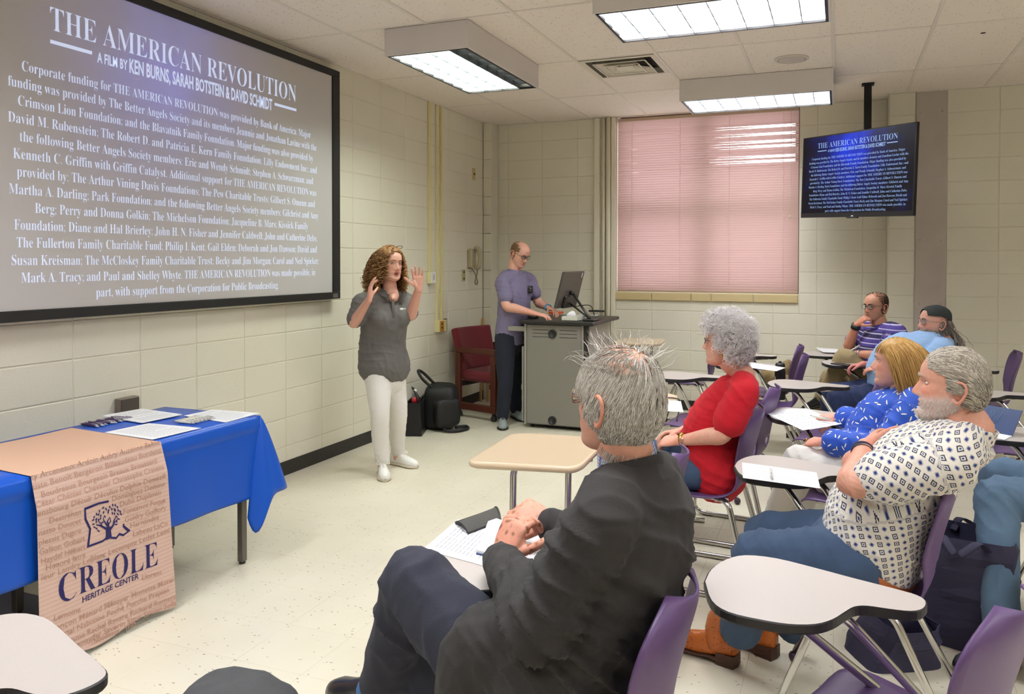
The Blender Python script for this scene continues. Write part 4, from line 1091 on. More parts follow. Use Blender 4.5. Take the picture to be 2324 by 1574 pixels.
stroke(mb, [(890, 625), (955, 630), (993, 582), (1040, 596), (1108, 545), (1042, 488), (1046, 460)], .0080)
mk('emblem_outline', mb, M_NAVY, bn)
mb = MB()
for pts, w_ in (([(866, 640), (862, 560), (860, 500)], .027), ([(862, 560), (840, 520), (800, 500), (755, 478), (712, 472)], .011), ([(862, 545), (900, 505), (925, 465), (930, 420), (950, 380)], .012),
                ([(860, 530), (862, 470), (850, 430), (880, 380)], .010), ([(858, 500), (830, 455), (805, 420), (800, 380)], .008), ([(790, 500), (770, 455), (745, 430)], .006), ([(905, 500), (950, 425), (990, 400)], .006), ([(862, 470), (890, 430), (885, 390)], .006)):
    stroke(mb, pts, w_, taper=.35 if w_ < .02 else .75)
mk('emblem_tree', mb, M_NAVY, bn)
mb = MB()
for (x, y, a) in ((800, 270, 60), (835, 285, 110), (880, 262, 100), (915, 238, 100), (945, 240, 95), (970, 260, 115), (755, 310, 100), (720, 345, 105), (690, 380, 60), (678, 415, 40), (680, 465, 20), (690, 500, 160), (716, 515, 150), (742, 545, 145), (745, 350, 80), (770, 365, 70), (805, 325, 80), (860, 325, 95), (905, 285, 100), (935, 290, 95), (980, 300, 110), (1005, 315, 120), (1012, 345, 140), (975, 345, 130), (935, 340, 90), (910, 335, 95), (865, 300, 90), (715, 405, 60), (742, 415, 90), (765, 400, 60), (715, 435, 80), (985, 402, 160), (962, 432, 100), (955, 468, 0), (790, 445, 30), (820, 375, 120), (960, 375, 140), (945, 300, 90)):
    a = math.radians(a); l, w_ = 23, 10; d = np.array([math.cos(a), -math.sin(a)]); e_ = np.array([d[1], -d[0]]); c = np.array([x, y])
    P = [on_b_logo(c + d * l), on_b_logo(c + e_ * w_), on_b_logo(c - d * l), on_b_logo(c - e_ * w_)]
    mb.add(P, [(0, 1, 2, 3)])
mk('emblem_leaf', mb, M_NAVY, bn)

# papers
M_PAPER = mat('white_paper', (238, 238, 240), .6); M_INK = mat('grey_print', (150, 150, 156), .7)
def sheet(label, corners_, z, nl=12, group=None, name='paper_sheet', thick=.0006, lift=0.0, cat='paper', lines=True):
    """sheet through four plan corners (x, y) in order, print lines along its first edge"""
    P = [np.array(c, dtype=float) for c in corners_]
    c0 = sum(P) / 4
    t = thing(name, label, cat, (c0[0], c0[1], z), group=group)
    def at(u, v):
        p = (P[0] * (1 - u) + P[1] * u) * (1 - v) + (P[3] * (1 - u) + P[2] * u) * v
        return (p[0], p[1], z + lift * (u * (1 - u)) * 4 * (.4 + .6 * v))
    mb = MB(); n = 8
    top = [at(i / n, j / n) for j in range(n + 1) for i in range(n + 1)]
    V_ = [(x, y, zz + thick) for x, y, zz in top] + top; o_ = (n + 1) ** 2
    F_ = []
    for j in range(n):
        for i in range(n):
            a = j * (n + 1) + i; F_ += [(a, a + 1, a + n + 2, a + n + 1), (o_ + a + n + 1, o_ + a + n + 2, o_ + a + 1, o_ + a)]
    for i in range(n):
        for (a, b_) in ((i, i + 1), (n * (n + 1) + i + 1, n * (n + 1) + i)): F_.append((b_, a, o_ + a, o_ + b_))
        for (a, b_) in (((i + 1) * (n + 1), i * (n + 1)), (i * (n + 1) + n, (i + 1) * (n + 1) + n)): F_.append((b_, a, o_ + a, o_ + b_))
    mb.add(V_, F_); mk('sheet', mb, M_PAPER, t)
    if lines:
        mb = MB()
        for k in range(nl):
            v = .12 + .78 * k / max(1, nl - 1); 
            if rnd.random() < .12: continue
            u1 = .88 if rnd.random() < .75 else rnd.uniform(.4, .8)
            for q in range(6):
                ua, ub = .12 + (u1 - .12) * q / 6, .12 + (u1 - .12) * (q + .86) / 6
                q4 = [at(ua, v), at(ub, v), at(ub, v + .012), at(ua, v + .012)]
                mb.add([(x, y, zz + thick + .0004) for x, y, zz in q4], [(0, 1, 2, 3)])
        mk('print', mb, M_INK, t)
    return t
zt_ = cz + .0015
def zp(u, v, z): return onZ(u, v, z)[:2]
sheet('stack of white handouts at the wall side of the blue table', [zp(232, 946, zt_), zp(322, 930, zt_), zp(413, 943, zt_), zp(322, 962, zt_)], zt_ + .004, thick=.004)
sheet('white handouts beside the tan banner top', [zp(237, 983, zt_), zp(338, 962, zt_), zp(456, 973, zt_), zp(346, 999, zt_)], zt_ + .003, thick=.002)
sheet('white handouts at the free end of the blue table', [zp(417, 944, zt_), zp(483, 930, zt_), zp(590, 938, zt_), zp(512, 959, zt_)], zt_ + .001, thick=.002)
# pens
M_PENP = mat('purple_pen', (62, 40, 84), .3); M_PENW = mat('white_pen', (214, 212, 200), .3); M_PENC = mat('clear_pen_tip', (190, 188, 186), .2)
def pen(label, a, b_, m, group, z=None):
    a = np.array(a, dtype=float); b_ = np.array(b_, dtype=float)
    t = thing('ballpoint_pen', label, 'pen', tuple((a + b_) / 2), group=group)
    d = b_ - a
    mb = MB(); mb.tube([a + d * .12, a + d * .2, a + d * .86], [.0050, .0056, .0056], 8); mk('barrel', mb, m, t)
    mb = MB(); mb.tube([a, a + d * .05, a + d * .12], [.0012, .0030, .0046], 8); mb.tube([a + d * .86, a + d * .93, a + d * .94, b_], [.0052, .0052, .0030, .0030], 8); mk('tip', mb, M_PENC, t)
    mb = MB(); u = nrm(np.cross(d, (0, 0, 1))); mb.tube([a + d * .92 + u * .001 + np.array([0, 0, .007]), a + d * .62 + np.array([0, 0, .008])], .0016, 5); mk('clip', mb, M_PENC, t)
for i in range(10):
    c = onZ(203 + i * 8.6 + rnd.uniform(-1.5, 1.5), 967 - i * 1.9, cz)[:3] + np.array([0, 0, .0065]); a = rnd.uniform(-.22, .30); v = np.array([math.cos(a), math.sin(a), 0]) * .072
    if i % 3 == 2: v = -v
    pen('purple pen with clear tips in the loose fan near the banner', c - v, c + v, M_PENP, 'purple pens on the blue table')
for i in range(8):
    c = onZ(418 + i * 6.6 + rnd.uniform(-1, 1), 961 - i * 1.6, cz)[:3] + np.array([0, 0, .0085]); a = rnd.uniform(-.1, .14); v = np.array([math.cos(a), math.sin(a), 0]) * .070
    pen('white pen in the tidy row near the free end of the blue table', c - v, c + v, M_PENW, 'white pens on the blue table')
# grey rubber mat and box under the table
mb = MB(); mb.box((-3.62, 1.4, 0.0), (-3.0, 2.42, .006), .002); o = mk('floor_mat', mb, mat('slate_mat', (92, 92, 104), .7, var=.06)); o['label'] = 'slate grey mat on the floor under the blue table'; o['category'] = 'mat'
# ---------------------------------------------------------------- lectern
lc = thing('lectern', 'grey steel media lectern with black trim and vent slots', 'lectern', (-2.38, 6.9, 0))
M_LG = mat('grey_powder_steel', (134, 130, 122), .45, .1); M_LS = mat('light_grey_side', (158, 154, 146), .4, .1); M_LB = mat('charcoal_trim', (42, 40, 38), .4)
LX0, LX1, LY0, LY1, LZ = -2.695, -2.065, 6.52, 7.20, .955
mb = MB(); mb.box((LX0 + .02, LY0 + .02, .03), (LX1 - .02, LY1, LZ), .004); mk('carcass', mb, M_LB, lc)
mb = MB(); mb.box((LX0 + .025, LY0, .04), (LX1 - .075, LY0 + .025, LZ - .005), .006); mk('front_panel', mb, M_LG, lc)
mb = MB(); mb.box((LX0 + .002, LY0 - .003, .03), (LX0 + .024, LY0 + .03, LZ), .004); mb.box((LX1 - .074, LY0 - .003, .03), (LX1 - .058, LY0 + .03, LZ), .004); mk('corner_post', mb, M_LS, lc)
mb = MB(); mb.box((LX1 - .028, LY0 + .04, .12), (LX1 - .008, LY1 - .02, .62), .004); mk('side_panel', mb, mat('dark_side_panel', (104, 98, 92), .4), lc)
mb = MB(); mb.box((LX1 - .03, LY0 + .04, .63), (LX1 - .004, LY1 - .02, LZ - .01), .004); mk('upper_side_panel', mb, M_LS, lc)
mb = MB(); mb.box((LX0 - .03, LY0 - .05, LZ), (LX1 + .055, LY1 + .12, LZ + .034), .010); mk('worktop', mb, M_LB, lc)
mb = MB()
for sx in (0, 1):
    for i in range(3):
        xa = LX0 + .085 + sx * .262; mb.box((xa, LY0 - .0015, LZ - .055 - i * .032), (xa + .165, LY0 + .004, LZ - .050 - i * .032), .001)
mk('vent_slot', mb, M_BASE, lc)
for z in (LZ - .085, .085):
    mb = MB(); xc = (LX0 + LX1) / 2 - .035; mb.lathe([(.040, 0), (.040, .008), (.030, .010), (.030, .003), (.002, .003)], 20, M=basis((1, 0, 0), (0, 0, 1), (0, -1, 0), (xc, LY0 - .001, z))); mk('grommet', mb, M_BASE, lc)
mb = MB(); mb.box((LX0 - .035, LY0 + .03, .05), (LX0 - .015, LY0 + .06, .74), .004); mk('open_door_edge', mb, M_LS, lc)
mb = MB(); mb.box((LX0 - .17, LY0 + .02, LZ - .075), (LX0 + .02, LY0 + .05, LZ - .028), .003); mb.box((LX0 - .17, LY0 + .05, LZ - .08), (LX0 + .02, LY1 - .1, LZ - .06), .003); mk('keyboard_drawer', mb, mat('drawer_slide', (170, 168, 164), .3, .7), lc)
for (x, y) in ((LX0 + .06, LY0 + .06), (LX1 - .06, LY0 + .06), (LX0 + .06, LY1 - .06), (LX1 - .06, LY1 - .06)):
    mb = MB(); mb.cyl((x - .012, y, .016), (x + .012, y, .016), .016, 12); mk('caster', mb, M_BASE, lc)
LT = LZ + .034
# monitor on its stand
mo = thing('computer_monitor', 'grey computer monitor tilted on a folding stand on the lectern', 'monitor', (-2.22, 6.85, LT))
yw = math.radians(-38); X_ = np.array([math.cos(yw), math.sin(yw), 0]); N_ = np.array([X_[1], -X_[0], 0])  # N_ points at the camera side (back of the monitor)
cm = onY(1293, 656, 6.88)
X_ = nrm([.03, 1.0, 0.0]); U_ = nrm([.25, -.02, .97]); N_ = np.cross(X_, U_); U_ = np.cross(N_, X_)
MM = basis(X_, -N_, U_, cm)
mb = MB(); mb.box((-.27, -.012, -.175), (.27, .010, .175), .006, M=MM); mk('screen_body', mb, mat('monitor_grey_back', (96, 90, 86), .35, .3), mo)
mb = MB(); mb.box((-.265, .010, -.17), (.265, .0125, .17), M=MM); mk('display', mb, mat('dark_display', (14, 14, 18), .15), mo)
mb = MB(); mb.box((-.14, -.032, -.175), (.20, -.011, -.055), .008, M=MM); mk('rear_housing', mb, M_LB, mo)
a = cm + N_ * .03 - U_ * .03; fo = onY(1338, 712, 6.62); fo[2] = LT + .02
mb = MB(); mb.tube([a - N_ * .02, a + N_ * .02], .02, 10); mb.tube([a + N_ * .015, fo], .016, 8, side=(0, 1, 0), asp=.7); mb.tube([fo + np.array([-.02, .05, 0]), a - U_ * .10 + N_ * .01], .008, 6); mk('stand_arm', mb, M_LB, mo)
mb = MB(); mb.box((fo[0] - .05, fo[1] - .06, LT), (fo[0] + .06, fo[1] + .12, LT + .018), .006); mk('stand_foot', mb, M_LB, mo)
mb = MB(); mb.box((.205, -.0135, .115), (.225, -.0118, .160), M=MM); mk('white_sticker', mb, M_PAPER, mo, label='small white sticker')
mb = MB(); mb.tube(catmull([a - U_ * .09, a - U_ * .12 + N_ * .04, fo + np.array([0, 0, .12]), fo + np.array([.03, .05, .03])], 6), .004, 6); mk('cable', mb, M_BASE, mo)
# things on the lectern
bx = thing('supply_tray', 'white open tray of supplies on the lectern front edge', 'tray', (-2.25, 6.50, LT))
c0 = onZ(1280, 727, LT); c1 = onZ(1322, 727, LT)
mb = MB(); x0_, x1_, y0_, y1_ = c0[0], c1[0], LY0 - .02, LY0 + .24
mb.box((x0_, y0_, LT), (x1_, y1_, LT + .008)); 
for q in (((x0_, y0_), (x0_ + .004, y1_)), ((x1_ - .004, y0_), (x1_, y1_)), ((x0_, y0_), (x1_, y0_ + .004)), ((x0_, y1_ - .004), (x1_, y1_))): mb.box((*q[0], LT), (*q[1], LT + .042), .001)
mk('tray_body', mb, mat('offwhite_plastic', (212, 212, 200), .45), bx)
mb = MB(); mb.sphere(((x0_ + x1_) / 2 - .02, y0_ + .12, LT + .052), .035, 9, 6, sc=(1.2, 1, .9)); mb.V = (np.array(mb.V) + .008 * np.column_stack([vnoise(np.array(mb.V) * 60, s) for s in (1, 2, 3)])).tolist(); o = mk('crumpled_tissue', mb, M_PAPER); o['label'] = 'crumpled white tissue lying in the supply tray'; o['category'] = 'tissue'
pa = onZ(1250, 712, LT); mb = MB(); mb.box((pa[0] - .02, pa[1] - .02, LT), (pa[0] + .10, pa[1] + .11, LT + .022), .004); o = mk('orange_case', mb, mat('bright_orange', (232, 92, 34), .4)); o['label'] = 'bright orange case under the hands of the man at the lectern'; o['category'] = 'case'
pa = onZ(1252, 703, LT); mb = MB(); mb.sphere((pa[0] + .06, pa[1] + .02, LT + .034), .028, 12, 8, sc=(1.3, .8, .75)); o = mk('computer_mouse', mb, M_BASE, smooth=True); o['label'] = 'black mouse on top of the orange case'; o['category'] = 'mouse'
pa = onZ(1210, 722, LT); mb = MB(); mb.sphere((pa[0], pa[1], LT + .012), .05, 14, 8, sc=(1.1, .75, .36)); o = mk('black_pouch', mb, mat('black_leather', (28, 26, 26), .5), smooth=True); o['label'] = 'small black pouch at the lectern corner near the man'; o['category'] = 'pouch'
pa = onZ(1352, 708, LT); mb = MB(); mb.tube([(pa[0] - .07, pa[1], LT + .012), (pa[0] + .08, pa[1] + .02, LT + .012)], .011, 10, cap='round'); o = mk('black_marker', mb, M_BASE); o['label'] = 'black marker lying at the far side of the lectern'; o['category'] = 'marker'
pa = onZ(1352, 716, LT); mb = MB(); mb.box((pa[0] - .05, pa[1] - .03, LT), (pa[0] + .02, pa[1] + .02, LT + .006), .002); o = mk('white_card', mb, M_PAPER); o['label'] = 'small white card at the far lectern edge'; o['category'] = 'card'
pa = onZ(1336, 703, LT); mb = MB(); mb.add([(pa[0] - .10, pa[1] - .05, LT + .02), (pa[0] + .10, pa[1] + .0, LT + .05), (pa[0] + .10, pa[1] + .10, LT + .06), (pa[0] - .10, pa[1] + .06, LT + .03)], [(0, 1, 2, 3)]); o = mk('grey_folder', mb, mat('grey_folder', (150, 150, 156), .5)); o.modifiers.new('t', 'SOLIDIFY').thickness = .004; o['label'] = 'grey folder leaning behind the monitor stand'; o['category'] = 'folder'

# ---------------------------------------------------------------- red armchair
M_RED = mat('burgundy_upholstery', (112, 22, 34), .85, var=.08, vscale=60, bump=.15, bscale=260, sheen=.2)
M_WOOD = mat('reddish_walnut', (86, 40, 26), .42, var=.18, vscale=12)
rc = thing('armchair', 'burgundy upholstered armchair with wooden arm frames near the corner', 'chair', (-3.20, 6.97, 0), math.radians(-16))
def lbox(*a, **k): m = MB(); m.box(*a, **k); return m
m = MB()
m.grid(lambda u, v: (-.24 - .10 * v + .035 * (2 * u - 1) ** 2 - .0 , (-.255 + .51 * u) * (1 + .05 * v), .44 + .42 * v), 14, 12)
me = mesh_of('backrest', m.V, m.F, M_RED, smooth=True); o = link_mesh('backrest', me, rc); q = o.modifiers.new('pad', 'SOLIDIFY'); q.thickness = .075; q.offset = 0; q = o.modifiers.new('soft', 'BEVEL'); q.width = .022; q.segments = 3
o = mk('seat', lbox((-.24, -.25, .345), (.27, .25, .455), .03), M_RED, rc, local=True); q = o.modifiers.new('soft', 'BEVEL'); q.width = .012; q.segments = 2
for sy in (-1, 1):
    m = MB(); y0_, y1_ = (.262, .305) if sy > 0 else (-.305, -.262)
    m.box((-.25, y0_, .63), (.27, y1_, .685), .006); m.box((-.25, y0_, .08), (.27, y1_, .145), .006); m.box((-.25, y0_, .145), (-.185, y1_, .63), .006); m.box((.205, y0_, .145), (.27, y1_, .63), .006)
    mk('arm_frame', m, M_WOOD, rc, local=True)
for x in (-.21, .235):
    for y in (-.28, .28):
        m = MB(); m.cyl((x, y - .016, .028), (x, y + .016, .028), .028, 14); m.box((x - .012, y - .012, .04), (x + .012, y + .012, .085)); mk('caster', m, M_BASE, rc, local=True)
m = MB(); m.box((-.24, -.262, .30), (-.19, .262, .345)); m.box((.16, -.262, .30), (.21, .262, .345)); mk('seat_rail', m, M_BASE, rc, local=True)
# yardsticks in the corner
M_STK = mat('pale_wood_stick', (196, 160, 108), .5, var=.1, vscale=20)
for (px, py, x, y, lean, lab) in ((1096, 722, -3.50, 7.64, .02, 'wooden yardstick standing in the corner behind the armchair'), (1107, 860, -3.30, 7.66, .05, 'thin wooden pointer leaning behind the armchair')):
    top = onY(px, py, y); m = MB(); m.tube([(top[0] + lean, y - .10, .002), (top[0], y, top[2])], .018, 4, smooth=False, side=(1, 0, 0), asp=.3); o = mk('wooden_stick', m, M_STK); o['label'] = lab; o['category'] = 'stick'

# ---------------------------------------------------------------- bags by the wall
M_NYL = mat('black_nylon', (20, 20, 21), .6, bump=.15, bscale=120); M_LEA = mat('black_leather_soft', (26, 25, 25), .35, bump=.12, bscale=90)
def lump(mb, c, half, e, seed, amp, nu=28, nv=18, rz=0.0, sag=0.0, m=0):
    """rounded, slightly crumpled box"""
    V_ = []; F_ = []; cr, sr = math.cos(rz), math.sin(rz)
    def sgp(x, p): return math.copysign(abs(x) ** p, x)
    for j in range(nv + 1):
        t = -PI / 2 + PI * j / nv
        for i in range(nu):
            a = 2 * PI * i / nu
            V_.append((half[0] * sgp(math.cos(t), e) * sgp(math.cos(a), e), half[1] * sgp(math.cos(t), e) * sgp(math.sin(a), e), half[2] * sgp(math.sin(t), e)))
    P = np.array(V_); n = vnoise(P * 9, seed) + .5 * vnoise(P * 22, seed + 1)
    P = P * (1 + amp * n[:, None] / np.mean(half)); P[:, 2] = np.maximum(P[:, 2], -half[2])
    P[:, 0] *= 1 - sag * (P[:, 2] / half[2]) * .5
    P = P @ np.array([[cr, sr, 0], [-sr, cr, 0], [0, 0, 1]]) + np.array(c)
    for j in range(nv):
        for i in range(nu): F_.append((j * nu + i, j * nu + (i + 1) % nu, (j + 1) * nu + (i + 1) % nu, (j + 1) * nu + i))
    mb.add(P, F_, m, True); return mb
bp_ = thing('backpack', 'black nylon backpack bag slumped against the wall by the armchair', 'bag', (-3.38, 6.26, 0))
m = MB(); lump(m, (-3.40, 6.25, .20), (.15, .17, .20), .45, 3, .008, rz=.3, sag=.1); mk('bag_body', m, M_NYL, bp_)
m = MB(); lump(m, (-3.29, 6.14, .16), (.06, .13, .13), .5, 5, .006, rz=-.5); mk('front_pocket', m, M_NYL, bp_)
m = MB(); m.tube(catmull([(-3.42, 6.12, .38), (-3.50, 6.08, .46), (-3.56, 6.10, .53), (-3.55, 6.18, .50), (-3.47, 6.24, .40)], 6), .013, 8); mk('handle', m, M_NYL, bp_)
m = MB(); m.tube(catmull([(-3.32, 6.13, .05), (-3.25, 6.05, .022), (-3.16, 6.10, .014), (-3.12, 6.22, .014), (-3.18, 6.30, .014), (-3.24, 6.22, .016)], 8), .020, 8, asp=.35, side=(0, 0, 1)) if False else m.tube(catmull([(-3.32, 6.13, .05), (-3.25, 6.05, .022), (-3.16, 6.10, .016), (-3.12, 6.22, .016), (-3.18, 6.30, .016), (-3.24, 6.22, .018)], 8), .014, 8); mk('shoulder_strap', m, M_NYL, bp_)
m = MB(); m.tube(catmull([(-3.46, 6.12, .36), (-3.52, 6.05, .26), (-3.50, 6.03, .16)], 6), .010, 6); mk('side_strap', m, M_NYL, bp_)
tt = thing('tote_bag', 'black leather tote standing beside the backpack with a bottle inside', 'bag', (-3.56, 6.05, 0))
m = MB(); rz_ = .35; cr, sr = math.cos(rz_), math.sin(rz_)
A_ = [(-.08, -.18, 0), (.09, -.18, 0), (.09, .17, 0), (-.08, .17, 0)]; B_ = [(-.06, -.15, .285), (.07, -.15, .285), (.07, .14, .285), (-.06, .14, .285)]
def rz3(p, c): return (p[0] * cr - p[1] * sr + c[0], p[0] * sr + p[1] * cr + c[1], p[2] + c[2])
c_ = (-3.525, 5.99, .002)
V_ = [rz3(p, c_) for p in A_ + B_]; inn = [rz3((p[0] * .88, p[1] * .94, .282), c_) for p in B_]; low = [rz3((p[0] * .86, p[1] * .92, .02), c_) for p in A_]
V_ += inn + low
F_ = [(3, 2, 1, 0)] + [(i, (i + 1) % 4, 4 + (i + 1) % 4, 4 + i) for i in range(4)] + [(4 + i, 4 + (i + 1) % 4, 8 + (i + 1) % 4, 8 + i) for i in range(4)] + [(8 + i, 8 + (i + 1) % 4, 12 + (i + 1) % 4, 12 + i) for i in range(4)] + [(12, 13, 14, 15)]
m.add(V_, F_); mk('bag_body', m, M_LEA, tt)
m = MB(); m.tube(catmull([rz3((.06, -.09, .20), c_), rz3((.03, -.10, .34), c_), rz3((-.02, -.03, .40), c_), rz3((.0, .05, .34), c_), rz3((.06, .09, .20), c_)], 8), .008, 8); mk('handle', m, M_LEA, tt)
m = MB(); m.tube([np.array(rz3((.066, -.10, .20), c_)) + np.array([.004, -.004, 0]) + .016 * np.array([0, math.cos(a), math.sin(a)]) for a in np.linspace(0, 2 * PI, 17)[:-1]], .003, 6, closed=True); mk('ring', m, M_CHR, tt)
bt = thing('water_bottle', 'clear plastic water bottle with red label in the black tote', 'bottle', (-3.54, 6.03, .03))
bc = (-3.49, 5.93, .085)
m = MB(); m.lathe([(.028, 0), (.031, .01), (.031, .11), (.030, .15), (.031, .21), (.026, .245), (.013, .275), (.012, .29)], 18, bc); mk('bottle_body', m, mat('clear_plastic', (235, 240, 245), .08, trans=.85), bt)
m = MB(); m.lathe([(.0315, .185), (.0315, .235)], 18, bc); mk('label_band', m, mat('red_label', (190, 34, 48), .5), bt)
m = MB(); m.lathe([(.014, .286), (.014, .305), (.012, .307)], 14, bc); mk('cap', m, M_PAPER, bt)

# ---------------------------------------------------------------- totes by the right edge, and other small things
M_NAVYB = mat('navy_nonwoven', (52, 50, 76), .75, var=.08, vscale=8, bump=.1, bscale=200)
def cloth_bag(label, c, half, rz, seed, amp, open_top=True, hand=True, tilt=0.0):
    t = thing('tote_bag', label, 'bag', (c[0], c[1], 0), rz)
    V_ = []; n = 24; nv = 14; F_ = []
    for j in range(nv + 1):
        s = j / nv
        for i in range(n):
            a = 2 * PI * i / n; e = .35 + .25 * s
            x = half[0] * math.copysign(abs(math.cos(a)) ** e, math.cos(a)) * (1 - .25 * s); y = half[1] * math.copysign(abs(math.sin(a)) ** e, math.sin(a)) * (1 - .05 * s)
            V_.append((x + tilt * s, y, half[2] * 2 * s))
    P = np.array(V_); nn = vnoise(P * 7, seed); r = 1 - np.abs(vnoise(P * 12, seed + 2)); k = np.minimum(1, P[:, 2] / .05)
    P[:, :2] *= (1 + (amp * (nn + r * r - .4) * k / max(half[0], .1)))[:, None]
    P[:, 2] += .02 * vnoise(P * 6, seed + 4) * (P[:, 2] / (2 * half[2])) ** 2
    for j in range(nv):
        for i in range(n): F_.append((j * n + i, j * n + (i + 1) % n, (j + 1) * n + (i + 1) % n, (j + 1) * n + i))
    F_.append(tuple(range(n - 1, -1, -1)))
    m = MB(); m.add(P, F_, 0, False); o = mk('bag_body', m, M_NAVYB, t, local=True); o.modifiers.new('t', 'SOLIDIFY').thickness = .003
    if hand:
        for sx in (-1, 1):
            h = half[2] * 2; x = half[0] * .7 * sx + tilt
            m = MB(); m.tube(catmull([(x, -half[1] * .5, h - .03), (x + .05 * sx, -half[1] * .38, h + .012), (x + .10 * sx, 0, h - .035), (x + .05 * sx, half[1] * .38, h + .012), (x, half[1] * .5, h - .03)], 6), .016, 6, side=(0, 1, 0), asp=.15)
            mk('handle', m, M_NAVYB, t, local=True)
    return t
cloth_bag('large navy fabric tote standing behind the patterned shirt chair', (.50, 3.50), (.13, .17, .215), 1.2, 11, .018)
cloth_bag('navy fabric tote at the right edge in front of the jeans', (.84, 3.22), (.11, .16, .20), 1.3, 23, .016)
cloth_bag('small navy fabric bag collapsed low under the patterned shirt chair', (.20, 3.24), (.15, .12, .075), .5, 31, .02, hand=False, tilt=.05)
# bag of the photographer's neighbour, seen from above at the bottom edge
t = thing('cloth_bag', 'dark grey cloth bag top poking up at the bottom edge', 'bag', (-1.44, 1.56, 0))
m = MB(); lump(m, (-1.44, 1.53, .225), (.20, .135, .225), .62, 41, .012, 40, 24, rz=.1, sag=.35); mk('bag_body', m, mat('charcoal_canvas', (72, 72, 74), .8, var=.18, vscale=14, bump=.2, bscale=150), t)
m = MB(); m.tube(catmull([(-1.60, 1.44, .37), (-1.50, 1.395, .425), (-1.40, 1.40, .43), (-1.30, 1.46, .38)], 6), .012, 8); mk('piping', m, mat('grey_piping', (120, 118, 116), .7), t)
# tumbler and jacket on the empty chairs
q = onZ(1770, 905, .45); q = np.array([q[0], q[1], .447])
t = thing('tumbler', 'tall black insulated tumbler with a white emblem on the purple seat', 'bottle', tuple(q))
m = MB(); m.lathe([(.036, 0), (.041, .006), (.042, .18), (.041, .225), (.034, .24)], 24, q); mk('flask', m, mat('black_powder_coat', (20, 20, 22), .35), t)
m = MB(); m.lathe([(.036, .24), (.037, .275), (.030, .285)], 24, q); m.box((q[0] - .012, q[1] - .006, q[2] + .285), (q[0] + .012, q[1] + .006, q[2] + .30), .003); mk('lid', m, M_BASE, t)
m = MB()
def cyl_pt(a, z): return (q[0] + .0426 * math.cos(a), q[1] + .0426 * math.sin(a), q[2] + z)
for (a0, a1, z0, z1) in ((-2.75, -2.35, .10, .19), (-2.6, -2.35, .115, .175)):
    m.add([cyl_pt(a0, z0 + .03), cyl_pt((a0 + a1) / 2, z0), cyl_pt(a1, z0 + .02), cyl_pt(a1, z1 - .02), cyl_pt((a0 + a1) / 2, z1), cyl_pt(a0, z1 - .03)], [(0, 1, 2, 3, 4, 5)]) if a0 < -2.7 else None
for k in range(4): m.add([cyl_pt(-1.6, .085 + k * .018), cyl_pt(-1.35, .09 + k * .018), cyl_pt(-1.35, .10 + k * .018), cyl_pt(-1.6, .095 + k * .018)], [(0, 1, 2, 3)])
mk('emblem', m, M_PAPER, t)
t = thing('jacket', 'khaki jacket bundled on the purple seat by the window wall', 'jacket', (-.45, 6.62, .45))
m = MB(); lump(m, (-.47, 6.62, .545), (.12, .17, .09), .8, 51, .03, 40, 26, rz=.3); lump(m, (-.39, 6.60, .62), (.05, .12, .10), .8, 57, .025, 30, 20); mk('bundle', m, mat('khaki_cotton', (132, 112, 74), .9, var=.12, vscale=12, bump=.2, bscale=120), t)
# papers, binder, phone and pens on the tablets
zt2 = TZ + .001
def pk(*ps): return [onZ(u, v, zt2)[:2] for u, v in ps]
sheet('printed handout with a blank box on the tablet beside the crossed arms', pk((1684, 1049), (1853, 1072), (1862, 1108), (1686, 1084)), zt2, 9)
a, b_ = onZ(1748, 1062, zt2 + .006), onZ(1752, 1086, zt2 + .006); pen('white pen lying across the handout beside the crossed arms', a, b_, M_PENW, None)
sheet('loose notes under the hand of the blonde woman, top sheet', pk((1742, 930), (1830, 927), (1912, 962), (1838, 975)), zt2 + .0016, 10)
sheet('loose notes under the hand of the blonde woman, lower sheet', pk((1737, 937), (1800, 928), (1880, 968), (1822, 976)), zt2, 8)
sheet('white paper on the tablet above the black tumbler', pk((1640, 826), (1700, 822), (1783, 834), (1762, 842)), zt2, 6)
sheet('white paper on the tablet of the man in the striped polo', pk((1850, 791), (1902, 795), (1900, 803), (1868, 802)), zt2 + .012, 5)
sheet('white paper on the beige desk in front of the red top', [onZ(u, v, .719)[:2] for u, v in ((1488, 908), (1545, 908), (1551, 934), (1490, 930))], .717, 6)
m = MB(); m.tube(catmull([onZ(1500, 902, .722), onZ(1530, 903, .722), onZ(1543, 909, .720), onZ(1541, 930, .60), onZ(1536, 955, .56)], 8), .004, 6); o = mk('lanyard', m, M_BASE, smooth=True); o['label'] = 'black lanyard draped over the beige desk near the red top'; o['category'] = 'lanyard'
pa = onZ(1912, 828, TZ); c, s = math.cos(-.5), math.sin(-.5)
m = MB(); m.box((-.085, -.04, 0), (.085, .04, .010), .003, M=basis((.75, -.66, 0), (.66, .75, 0), (0, 0, 1), (pa[0], pa[1], TZ + .0005))); o = mk('phone', m, mat('dark_phone_case', (48, 44, 46), .4)); o['label'] = 'dark phone lying on the tablet of the bearded man'; o['category'] = 'phone'
